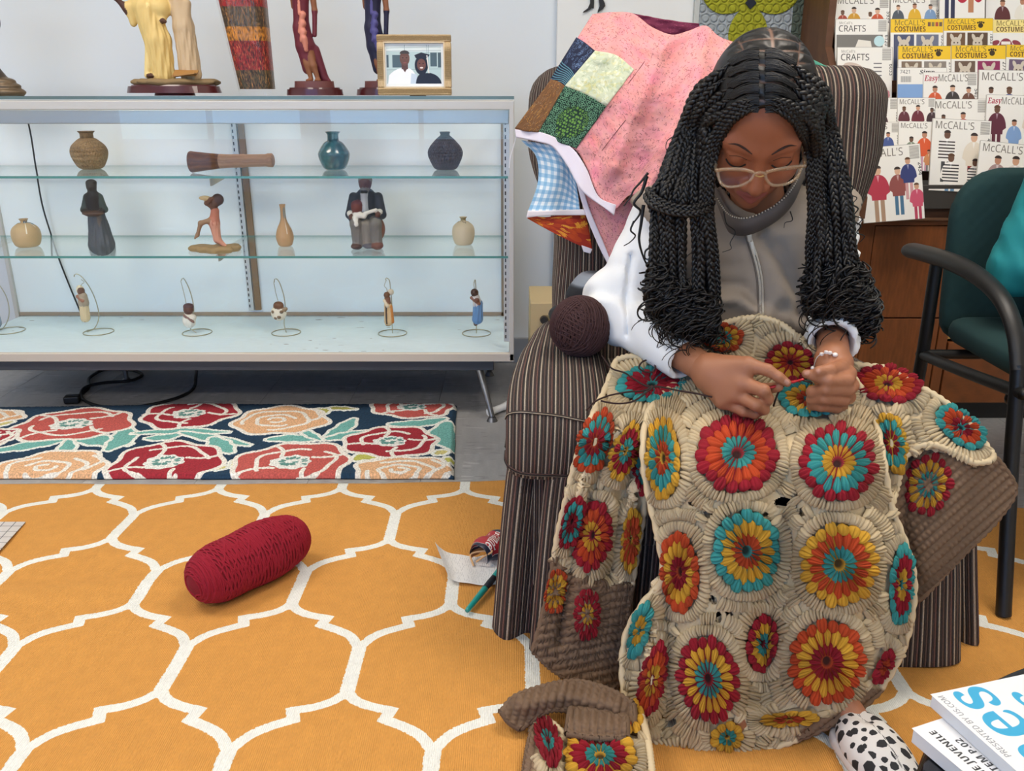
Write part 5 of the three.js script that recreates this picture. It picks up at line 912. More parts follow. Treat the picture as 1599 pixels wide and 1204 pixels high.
// ---- clothes
{
  const vest = std(0x94887b, .78, { bumpMap: dataTex(256, 256, (u, v) => .5 + .3 * pn(u, v, 24) + .3 * pn(u, v, 70, 3)), bumpScale: .0006 });
  const wr = [[[1196, 372], [1222, 410], [1243, 455], [1252, 486]], [[1120, 470], [1150, 462], [1172, 478], [1186, 492]], [[1128, 452], [1160, 452], [1182, 470]], [[1218, 478], [1240, 486], [1250, 488]], [[1215, 350], [1240, 340], [1262, 322]]].map((l) => l.map(([x, y]) => { const p = at(x, y, 1.56); return [p.x, p.y]; }));
  const wa = [.016, -.014, .012, .012, .01];
  const hem = A3(1190, 520, 1.62)[1];
  const front = (x, y, z) => {
    let d = torsoD(x, y, z, .022);
    d = smin(d, ellD(x, y, z, A3(1186, 420, 1.68), [.125, .13, .12]), .06);
    d = smin(d, ellD(x, y, z, A3(1188, 478, 1.66), [.13, .085, .125]), .05);
    if (d < .03) { wr.forEach((l, i) => { d += wa[i] * exp(-((segDist(x, y, l) / .014) ** 2)); }); d += .004 * noise(x * 14, y * 18, z * 8) + .0022 * noise(x * 40, y * 30, 3); }
    for (const s of SHO) d = smax(d, -(hypot(x - s[0] - Math.sign(s[0] - .44) * .06, y - s[1] + .04, z - s[2]) - .082), .01);
    d = smax(d, -capD(x, y, z, NECK[0], NECK[1], .058, .05), .01);
    return smax(d, .44 - y, .01);
  };
  partW('vest', skin(front, [.2, .43, -1.98], [.72, .86, -1.42], .007), vest, sitter);
  // standing collar round the neck, with its zip edge
  const rim = [[1108, 296], [1122, 326], [1140, 348], [1165, 352], [1196, 340], [1222, 322], [1240, 300], [1252, 272], [1262, 252]], rz = [1.62, 1.58, 1.54, 1.51, 1.5, 1.5, 1.52, 1.56, 1.62];
  const top = spline(rim.map(([x, y], i) => at(x, y - 12, rz[i] + .005))), bot = spline(rim.map(([x, y], i) => at(x, y + 16, rz[i] + .035)));
  partW('collar', sheet((u, v) => top.getPointAt(u).lerp(bot.getPointAt(u), v).add(V(0, 0, .012 * sin(v * PI))), 60, 12, { thick: .008, flip: true }), std(0x5b5450, .8), sitter, 'dark grey collar lining');
  const edge = []; for (let i = 0; i <= 54; i++) { const p = top.getPointAt(.12 + .8 * i / 54); edge.push(new THREE.SphereGeometry(.0016, 6, 5).translate(p.x, p.y, p.z + .004)); }
  partW('zip_teeth', edge, std(0xc9c2b4, .4, { metalness: .5 }), sitter);
  // the zip down the front: tape, teeth, slider and pull
  const zp = [[1160, 348], [1166, 362], [1174, 385], [1182, 412], [1187, 440], [1188, 470], [1189, 500]];
  const onVest = (px, py, lift) => { const d = sight(px, py), l = hypot(...d); let t = 1.2; for (let i = 0; i < 80; i++) { const q = front(d[0] * t, EYE + d[1] * t, d[2] * t); if (q < .0005) break; t += max(q * .6, .0004) / l; } t -= lift; return V(d[0] * t, EYE + d[1] * t, d[2] * t); };
  const W = along(zp), Z = Array.from({ length: 76 }, (_, i) => onVest(...W(i / 75), .004));
  partW('zip_tape', rope(Z.map((p) => p.clone().add(V(0, 0, -.003))), .006, 6), std(0x6d665f, .8), sitter);
  const teeth = []; Z.forEach((p, i) => { for (const s of [-1, 1]) teeth.push(box(.0034, .0019, .003, p.x + s * .0021, p.y + (s > 0 ? .0014 : 0), p.z + .004)); });
  partW('zip_teeth', teeth, std(0xd8d2c6, .35, { metalness: .6 }), sitter);
  const sp = onVest(1170, 370, .008), sl = box(.009, .016, .006, 0, 0, 0, .002).rotateZ(.25).translate(sp.x, sp.y, sp.z);
  const slider = partW('zip_slider', sl, std(0xc4c2bc, .3, { metalness: .8 }), sitter);
  partW('zip_pull', box(.0055, .026, .002, 0, 0, 0, .001).rotateZ(.3).translate(sp.x + .007, sp.y - .02, sp.z + .006), std(0xe3e2de, .3, { metalness: .7 }), slider);
  // white sleeves
  const white = std(0xe9ebec, .85, { bumpMap: grit, bumpScale: .0004 });
  const cuff = [A3(1072, 562, 1.425), A3(1299, 535, 1.435)];
  const sl0 = (i, x, y, z) => {
    const E = ELB[i], S = SHO[i], W2 = WRI[i], Cf = cuff[i];
    let d = capD(x, y, z, S, E, .062, i ? .05 : .056);
    d = smin(d, capD(x, y, z, E, Cf, i ? .046 : .052, i ? .043 : .039), i ? .03 : .02);
    if (!i) { d = smin(d, ellD(x, y, z, A3(948, 470, 1.65), [.05, .062, .05]), .03); if (d < .03) d += .0115 * exp(-((segDist(x, y, creases) / .0045) ** 2)); }
    if (d < .03) d += .0045 * noise(x * 22, y * 26, z * 20) + .004 * sin((x * .6 + y * .8 - z * .7) * 110 + 3 * noise(x * 20, y * 20)) * sstep(.06, .0, abs(hypot(x - E[0], y - E[1], z - E[2]) - .05)) + (i ? .003 * sin(y * 190 + 5 * noise(x * 25, z * 20)) : 0);
    // open, hollow end at the cuff
    const ax = [W2[0] - E[0], W2[1] - E[1], W2[2] - E[2]], l = hypot(...ax), k = ((x - Cf[0]) * ax[0] + (y - Cf[1]) * ax[1] + (z - Cf[2]) * ax[2]) / l;
    d = max(d, k); d = smax(d, -capD(x, y, z, [Cf[0] - ax[0] / l * .03, Cf[1] - ax[1] / l * .03, Cf[2] - ax[2] / l * .03], W2, .028, i ? .042 : .036), .004);
    return d;
  };
  const creases = [[985, 398], [978, 430], [971, 465], [970, 503]].map(([x, y]) => { const p = at(x, y, 1.6); return [p.x, p.y]; });
  const top2 = (i) => skin((x, y, z) => sl0(i, x, y, z), i ? [.5, .5, -1.8] : [.06, .44, -1.8], i ? [.76, .9, -1.36] : [.46, .9, -1.36], .0055);
  partW('sleeve', top2(0), white, sitter); partW('sleeve', top2(1), white, sitter);
  // trousers under the blanket
  partW('trousers', skin((x, y, z) => { let d = capD(x, y, z, [.38, .42, -1.82], [.49, .42, -1.82], .11, .11); for (const i of [0, 1]) { d = smin(d, capD(x, y, z, HIP[i], KNE[i], .082, .062), .03); d = smin(d, capD(x, y, z, KNE[i], [ANK[i][0], .14, ANK[i][2]], .062, .05), .03); } return d; }, [.2, .08, -1.97], [.68, .6, -1.16], .012), std(0x2c2f38, .9), sitter);
  // patterned slip-on shoes
  const spots = canvasTex(512, 512, (c, w, h) => {
    c.fillStyle = '#d9d7d4'; c.fillRect(0, 0, w, h); c.fillStyle = '#232428'; const R = seeded(17), S = [];
    for (let k = 0; k < 1600 && S.length < 150; k++) { const x = R() * w, y = R() * h, r = 15 + R() * 16; if (S.every(([a, b, q]) => hypot(a - x, b - y) > (r + q) * .98)) S.push([x, y, r]); }
    for (const [x, y, r] of S) { c.beginPath(); const n = 7, o = R() * 7; for (let i = 0; i < n; i++) { const a = o + i / n * 2 * PI, q = r * (.75 + R() * .35); c.lineTo(x + cos(a) * q, y + sin(a) * q * .8); } c.closePath(); c.fill(); }
  });
  spots.wrapS = spots.wrapT = THREE.RepeatWrapping;
  for (const [H, T] of [[onLevel(1322, 1142, .02), onLevel(1420, 1262, .02)], [V(.33, .02, -1.38), V(.30, .02, -1.215)]]) {
    const d = T.clone().sub(H).setY(0), L = d.length(), a = atan2(d.x, d.z);
    const f = (x, y, z) => { let q = smin(ellD(x, y, z, [0, .028, .05], [.037, .034, .058]), ellD(x, y, z, [0, .026, L * .62], [.043, .031, .075]), .04); q = smax(q, .016 - y, .006); return smax(q, -ellD(x, y, z, [0, .1, .03], [.022, .045, .04]), .008); };
    const up = skin(f, [-.06, 0, -.04], [.06, .12, L + .1], .005), P = up.attributes.position, uv = up.attributes.uv; for (let i = 0; i < P.count; i++) uv.setXY(i, (P.getX(i) + (P.getX(i) > 0 ? -1 : 1) * (P.getY(i)) * .6) * 5.2, P.getZ(i) * 5.2);
    const base = RUG + .001, m4 = new THREE.Matrix4().makeRotationY(a).setPosition(H.x, base, H.z);
    const shoe = partW('shoe', up.applyMatrix4(m4), std(0xffffff, .8, { map: spots }), sitter, 'white shoe with black animal spots');
    partW('sole', skin((x, y, z) => smax(smax(capD(x, 0, z, [0, 0, .03], [0, 0, L * .68], .043, .05), abs(y - .011) - .011, .006), 0 - y - .001, .001), [-.07, -.006, -.04], [.07, .032, L + .1], .0055).applyMatrix4(m4), std(0xd8d6d2, .6), shoe);
  }
}
// ---- hair
const hairMat = std(0x060506, .46, { bumpMap: grit, bumpScale: .0004 });
{
  const scalp = C(0x7a5a48), blk = C(0x070606);
  const partLine = (x, y, z) => { // distance to the nearest parting
    const ph = atan2(z + .014, y - .034), ax = abs(x); let d = ax * (ph > -.6 ? 1 : 9) + (y < .05 && z < 0 ? 1 : 0);
    for (const a of [.92, .66, .40, .13, -.16, -.5]) { const e = abs(ph - (a - 5 * ax * ax / .05)) * .1; if (ax < .058) d = min(d, e * 1.15 + max(0, ax - .045) * .4); }
    for (const q of [.03]) if (ph > -.5) d = min(d, abs(ax - q - .01 * (.9 - ph)) * 1.5 + .0008);
    return d;
  };
  const cap = (x, y, z) => { const line = y * .505 - z * .863 + .0155 - .05 * x * x * 8 + .002 * noise(x * 90, y * 60); const d = cranium(x, y, z) - .0045 - .0035 * sstep(0, .012, partLine(x, y, z)); return smax(smax(d, -line, .008), -.045 - y, .01); };
  const g = skin(cap, [-.095, -.06, -.135], [.095, .15, .11], .0021, (x, y, z) => { const k = (abs(x) < .004 ? .95 : .7) * sstep(.0032, .0010, partLine(x, y, z)); return [mix(blk.r, scalp.r, k), mix(blk.g, scalp.g, k), mix(blk.b, scalp.b, k)]; });
  const hair = partW('hair', g.applyMatrix4(HEAD), vcol(.45, { bumpMap: grit, bumpScale: .0006 }), sitter);
  const R = seeded(77);
  // a three-strand braid along a line of points; ends in loose curls
  const capHit = (px, py) => { const d = V(...sight(px, py)).normalize(), o = V(0, EYE, 0), p = V(); let t = 1.15; for (let i = 0; i < 60; i++) { p.copy(d).multiplyScalar(t).add(o).applyMatrix4(headInv); const q = cranium(p.x, p.y, p.z) * HS - .01; if (q < .001) return -(d.z * t); t += max(q * .8, .001); if (t > 1.8) break; } return null; };
  function braid(line, w, curls) {
    const pts = line.map(([x, y, Z]) => at(x, y, Z)), cv = spline(pts), len = cv.getLength(), n = Math.ceil(len / .0034), P = cv.getSpacedPoints(n), out = [[], [], []];
    const om = 2 * PI / (w * 3.3);
    for (let i = 0; i <= n; i++) {
      const a = P[max(0, i - 1)], b = P[min(n, i + 1)], t = b.clone().sub(a).normalize(), view = P[i].clone().sub(camera.position).normalize(), side = t.clone().cross(V(0, .1, 1)).normalize(), dep = side.clone().cross(t), s = i / n * len, k = w * mix(1.05, .82, i / n) * sstep(-.02, .08, i / n);
      for (let q = 0; q < 3; q++) { const ph = s * om + q * 2 * PI / 3; out[q].push(P[i].clone().addScaledVector(side, k * .5 * sin(ph)).addScaledVector(dep, k * .3 * sin(2 * ph))); }
    }
    const gs = out.map((o) => rope(o, (t) => w * mix(.44, .32, t) * (t > .97 ? .8 : 1) * sstep(-.01, .07, t), 5));
    const e = P[n], dir = P[n].clone().sub(P[max(0, n - 6)]).normalize();
    for (let c = 0; c < curls; c++) {
      const r = .006 + R() * .010, turns = 1.2 + R() * 1.8, L = .025 + R() * .05, ph = R() * 7, drift = V((R() - .5) * .05, -(.01 + R() * .03), (R() - .3) * .02), q = []; const N = 40;
      for (let i = 0; i <= N; i++) { const s = i / N, a = ph + s * turns * 2 * PI, rr = r * min(1, s * 4); q.push(e.clone().addScaledVector(dir, L * s).addScaledVector(drift, s).add(V(rr * cos(a), rr * .8 * sin(a), rr * .7 * sin(a)))); }
      gs.push(rope(q, (t) => mix(.0024, .0006, t), 5));
    }
    return gs;
  }
  const strand = (line, r, curls = 2) => partW('braid', braid(line, r, curls), hairMat, hair);
  const J = (s) => (R() - .5) * 2 * s;
  // left of the parting: from the head, gathered beside the neck, hanging in front of the arm
  for (let i = 0; i < 26; i++) {
    const row = i % 5, lay = flr(i / 5), sy = 99 + row * 18 + lay * 5; let sx = 1140 - lay * 12 + row * 1.5; while (capHit(sx - 4, sy) === null) sx += 2; const z0 = capHit(sx, sy) + .004;
    const k = clamp((row * .18 + lay * .02 + R() * .14)), wx = mix(1022, 1108, k) + J(4), ex = mix(1018, 1122, k) + J(7), ey = mix(430, 478, R()) + 22 * k;
    const mx = mix(1062, 1112, clamp(k * .95)) , my = 205 + J(8), zm = (capHit(mx + 10, my) ?? 1.5) - .006;
    strand([[sx, sy, z0], [mix(sx, mx, .5) - 4, mix(sy, my, .4), (capHit(mix(sx, mx, .5) - 2, mix(sy, my, .4)) ?? z0 + .02) - .004 - lay * .002], [mx, my, min(zm, 1.5)], [mix(mx, wx, .7), 270, 1.47 + J(.012)], [wx, 318 + J(5), 1.452 + J(.014)], [mix(wx, ex, .5) + J(6), 385, 1.445 + J(.014)], [ex, ey, 1.432 + J(.02)]], .0088 + R() * .002, 3);
  }
  // hair combed flat from the parting out to the roots of the braids
  for (const s of [-1, 1]) { const gs = []; for (let row = 0; row < 6; row++) for (let k = 0; k < 34; k++) {
    const q = (k + .5) / 34 - .5, y0 = 84 + row * 18 + q * 15 + J(2.5), x0 = 1190 + s * (4 + R() * 3), x1 = 1190 + s * (50 + J(5)), y1 = 98 + row * 18 + q * 7, pts = []; let ok = true;
    for (let i = 0; i <= 9; i++) { const t = i / 9, x = mix(x0, x1, t), y = mix(y0, y1, pow(t, 1.6)) - 3 * sin(PI * t), Z = capHit(x, y); if (Z === null) { ok = false; break; } pts.push(at(x, y, Z - .0003 - .0018 * sin(PI * clamp(t * .9)) * R() - .0012 * (1 - 4 * q * q))); }
    if (ok && y0 < 176) gs.push(rope(pts, (t) => .0008 + .0007 * t, 4)); }
    partW('combed_hair', gs, hairMat, hair); }
  // the braid tied round them
  strand([[1008, 300, 1.47], [1018, 318, 1.435], [1045, 330, 1.42], [1078, 334, 1.415], [1106, 326, 1.43], [1114, 312, 1.46]], .0085, 0);
  strand([[1010, 292, 1.47], [1022, 309, 1.44], [1048, 322, 1.425], [1082, 325, 1.42], [1110, 316, 1.44]], .008, 0);
  for (let i = 0; i < 10; i++) { // gathered fullness above the tie
    const x = 1018 + i * 9.5; strand([[mix(1075, 1105, i / 9), 222 + J(10), 1.5], [mix(1045, 1108, i / 9) + J(5), 262, 1.475 + J(.01)], [x, 306, 1.45 + J(.015)], [x + J(4), 330, 1.455]], .010, 0);
  }
  // right of the parting
  for (let i = 0; i < 22; i++) {
    const row = i % 5, lay = flr(i / 5), sy = 99 + row * 18 + lay * 5, sx0 = 1238 + lay * 11 - row * 1.5; let sx = sx0; while (capHit(sx + 4, sy) === null) sx -= 2; const z0 = capHit(sx, sy) + .004;
    const k = clamp(1 - row * .19 - lay * .01 - R() * .14 + .1), hx = mix(1264, 1326, k) + J(4), ex = mix(1262, 1338, k) + J(9), ey = mix(410, 455, R());
    const mx = mix(1262, 1300, k), my = 200 + J(8), zm = (capHit(mx - 12, my) ?? 1.5) - .004;
    strand([[sx, sy, z0], [mix(sx, mx, .5) + 4, mix(sy, my, .4), (capHit(mix(sx, mx, .5) + 2, mix(sy, my, .4)) ?? z0 + .02) - .004 - lay * .002], [mx, my, min(zm, 1.5)], [mix(mx, hx, .6), 262, 1.48 + J(.01)], [hx, 330, 1.46 + J(.014)], [mix(hx, ex, .5), 395, 1.448 + J(.014)], [ex, ey, 1.44 + J(.02)]], .0088 + R() * .002, 3);
  }
  // the front locks, swept from the parting along the hairline
  for (const o of [0, 1, 2]) {
    const zc = (x, y) => (capHit(x, y) ?? 1.49) - .003 - o * .001, e = o * 7;
    const Lp = [[1184, 169 - e], [1162, 175 - e], [1142, 190 - e], [1128, 212 - e]].map(([x, y]) => [x - o * 3, y, zc(x - o * 3, y)]), Rp = [[1198, 169 - e], [1220, 174 - e], [1239, 188 - e], [1252, 210 - e]].map(([x, y]) => [x + o * 3, y, zc(x + o * 3, y)]);
    strand([...Lp, [1118 - e, 238, 1.452], [1112 - e, 275, 1.442], [1110 - e, 330, 1.44], [1118 - e, 400, 1.442], [1122 - e, 468, 1.44]], .0082, 2);
    strand([...Rp, [1262 + e, 238, 1.46], [1264 + e, 280, 1.455], [1266 + e, 330, 1.452], [1262 + e, 390, 1.45], [1264 + e, 440, 1.455]], .0082, 2);
  }
  // behind, falling down the back
  for (let i = 0; i < 16; i++) { const x = 1085 + i * 13; strand([[mix(x, 1190, .5), 96 + abs(i - 8) * 3, 1.56], [x + J(4), 150 + abs(i - 8) * 4, 1.6], [x + (i < 8 ? -12 : 12), 250, 1.64], [x + (i < 8 ? -26 : 26) + J(5), 330, 1.62]], .0095, 2); }
  // clumps of curls at the ends
  const clump = (cx, cy, rx, ry, Z, n) => { const gs = []; for (let i = 0; i < n * 3; i++) { const a = R() * 7, q = sqrt(R()), p = at(cx + cos(a) * rx * q, cy + sin(a) * ry * q, Z + J(.02)), r = .0045 + R() * .006, tn = 1.8 + R() * 2.2, ph = R() * 7, d = V(J(.55), -1, J(.5)).normalize(), s1 = d.clone().cross(V(.3, .2, 1)).normalize(), s2 = d.clone().cross(s1), L = .032 + R() * .034, o = []; for (let k = 0; k <= 48; k++) { const s = k / 48, an = ph + s * tn * 2 * PI; o.push(p.clone().addScaledVector(d, (s - .5) * L).addScaledVector(s1, r * cos(an)).addScaledVector(s2, r * sin(an))); } gs.push(rope(o, (t) =>   .0021 * pow(sin(PI * clamp(t * .94 + .03)), .5) + .0004, 5)); } partW('curls', gs, hairMat, hair); };
  clump(1032, 456, 22, 28, 1.44, 60); clump(1086, 492, 32, 24, 1.43, 90); clump(1058, 480, 26, 24, 1.435, 60); clump(1283, 452, 28, 24, 1.46, 70); clump(1332, 462, 26, 28, 1.45, 80); clump(1352, 492, 14, 26, 1.46, 44); clump(1300, 474, 18, 16, 1.462, 30);
  // fly-aways
  const wisp = (l, Z, r = .0018) => partW('wisp', rope(spline(l.map(([x, y]) => at(x, y, Z))).getSpacedPoints(50), (t) => r * (1 - t * .6), 4), hairMat, hair);
  wisp([[1080, 170], [1070, 185], [1068, 195], [1055, 202], [1052, 212], [1042, 220], [1040, 232], [1045, 240]], 1.56, .0014); wisp([[1012, 270], [1000, 285], [990, 296], [984, 308], [974, 322]], 1.6, .0026); wisp([[1010, 275], [1002, 300], [990, 318], [1000, 330], [988, 350]], 1.56, .0035); wisp([[1005, 320], [1001, 350], [998, 375], [1006, 405], [1014, 420]], 1.5, .0032);
  wisp([[990, 345], [985, 360], [992, 368], [984, 378], [974, 384]], 1.55, .002); wisp([[1018, 385], [1008, 392], [1008, 404], [1020, 404]], 1.45, .002); wisp([[1130, 330], [1135, 350], [1148, 362], [1140, 380], [1142, 388], [1128, 394]], 1.46, .0012); wisp([[1234, 330], [1237, 344], [1226, 348], [1224, 356]], 1.48, .0012);
  for (const [x, y] of [[1310, 255], [1318, 285], [1326, 318], [1330, 345]]) wisp([[x, y], [x + 14, y + 8], [x + 8, y + 18], [x + 20, y + 24], [x + 12, y + 34]], 1.5, .0016);
  wisp([[1330, 380], [1326, 400], [1332, 418], [1345, 424]], 1.46, .004); wisp([[1350, 485], [1366, 478], [1370, 490], [1358, 498], [1350, 492]], 1.45, .002); wisp([[1345, 505], [1352, 520], [1340, 530], [1348, 538]], 1.45, .002);
  for (const [x, y] of [[1280, 140], [1286, 160], [1292, 178], [1288, 195]]) wisp([[x, y], [x + 8, y + 6], [x + 2, y + 12], [x + 10, y + 18], [x + 5, y + 24]], 1.47, .0015);
}
{ // clear glasses
  const t = thing('eyeglasses', 'clear framed eyeglasses worn low on the nose of the bowed face', 'glasses', at(1187, 272, 1.38));
  const fr = new THREE.MeshPhysicalMaterial({ color: 0xe6d2b6, roughness: .1, clearcoat: .6, clearcoatRoughness: .05, transmission: .8, thickness: 0, ior: 1.45 });
  const lensMat = phys(0xffffff, 0, { transmission: 1, thickness: 0, ior: 1.2 });
  const lens = (L, zf) => { const pts = L.map(([x, y]) => at(x, y, zf(x))); partW('rim', rope(new THREE.CatmullRomCurve3(pts, true, 'centripetal').getSpacedPoints(70), .0024, 8), fr, t); const c = pts.reduce((a, p) => a.add(p), V(0, 0, 0)).multiplyScalar(1 / pts.length), cv = new THREE.CatmullRomCurve3(pts, true, 'centripetal'); partW('lens', sheet((u, v) => c.clone().lerp(cv.getPointAt(u === 1 ? 0 : u), v * .97), 40, 4), lensMat, t); };
  const zf = (x) => 1.372 + .028 * ((x - 1188) / 70) ** 2 + (x - 1188) * .00012;
  lens([[1123, 266], [1140, 265], [1160, 266], [1177, 270], [1172, 281], [1161, 288], [1142, 292], [1129, 289], [1123, 280]], zf);
  lens([[1196, 271], [1210, 266], [1230, 264], [1249, 263], [1247, 273], [1237, 283], [1220, 289], [1204, 288], [1197, 280]], zf);
  partW('bridge', rope(spline([[1177, 272], [1183, 270], [1190, 270], [1196, 272]].map(([x, y]) => at(x, y, zf(x) - .002))).getSpacedPoints(16), .0026, 8), fr, t);
  partW('nose_piece', rope(spline([[1179, 274], [1187, 276], [1194, 274]].map(([x, y]) => at(x, y, zf(x) + .002))).getSpacedPoints(12), .0012, 6), std(0xcbb27a, .3, { metalness: .6 }), t);
  partW('brow_bar', rope(spline([[1118, 266], [1140, 264], [1162, 265], [1176, 269]].map(([x, y]) => at(x, y, zf(x) - .002))).getSpacedPoints(24), .0028, 8), fr, t);
  partW('brow_bar', rope(spline([[1196, 269], [1212, 265], [1234, 261], [1257, 259]].map(([x, y]) => at(x, y, zf(x) - .002))).getSpacedPoints(24), .0028, 8), fr, t);
  partW('temple', rope(spline([at(1118, 267, 1.405), at(1118, 256, 1.45), at(1122, 238, 1.52)]).getSpacedPoints(16), .0028, 8), fr, t);
  partW('temple', rope(spline([at(1257, 260, 1.41), at(1256, 246, 1.45), at(1252, 224, 1.52)]).getSpacedPoints(16), .0032, 8), fr, t);
}
{ // bead bracelet
  const t = thing('bracelet', 'bracelet of white beads round the wrist at the right cuff', 'bracelet', at(1302, 560, 1.39));
  const R = seeded(6), B = phys(0xe8dfda, .3, { clearcoat: .5 });
  [[1270, 575, 1.385], [1283, 553, 1.366], [1290, 550, 1.362], [1296, 551, 1.36], [1304, 554, 1.359], [1312, 559, 1.361], [1317, 566, 1.365], [1319, 574, 1.372], [1318, 581, 1.385]].forEach(([x, y, Z], i) => { const p = at(x, y, Z), g = i > 0 && i < 4 ? box(.0055, .0055, .0055, 0, 0, 0, .0014).rotateY(R()) : new THREE.SphereGeometry(.0046, 12, 10).scale(1, .85, 1); partW('bead', g.translate(p.x, p.y, p.z), B, t); });
  partW('cord', rope(spline([[1270, 575, 1.385], [1278, 556, 1.37], [1296, 551, 1.362], [1312, 559, 1.363], [1319, 574, 1.374], [1318, 586, 1.39]].map((p) => at(...p))).getSpacedPoints(40), .0009, 5), std(0xd9d2cc, .8), t);
}
{ // crochet hook
  const a = at(1196, 607, 1.318), b = at(1256, 592, 1.31), d = b.clone().sub(a), t = thing('crochet_hook', 'thin red crochet hook held between the two hands', 'crochet hook', a), L = d.length(), q = new THREE.Quaternion().setFromUnitVectors(V(0, 1, 0), d.clone().normalize());
  part('shaft', lathe([[0, -.02], [.0022, -.019], [.0025, 0], [.0027, L * .6], [.0024, L * .75], [.0017, L * .82], [.0022, L * .92], [.0018, L * .98], [0, L]], 16).applyQuaternion(q), phys(0xb3161d, .3, { metalness: .4, clearcoat: .6 }), t);
}

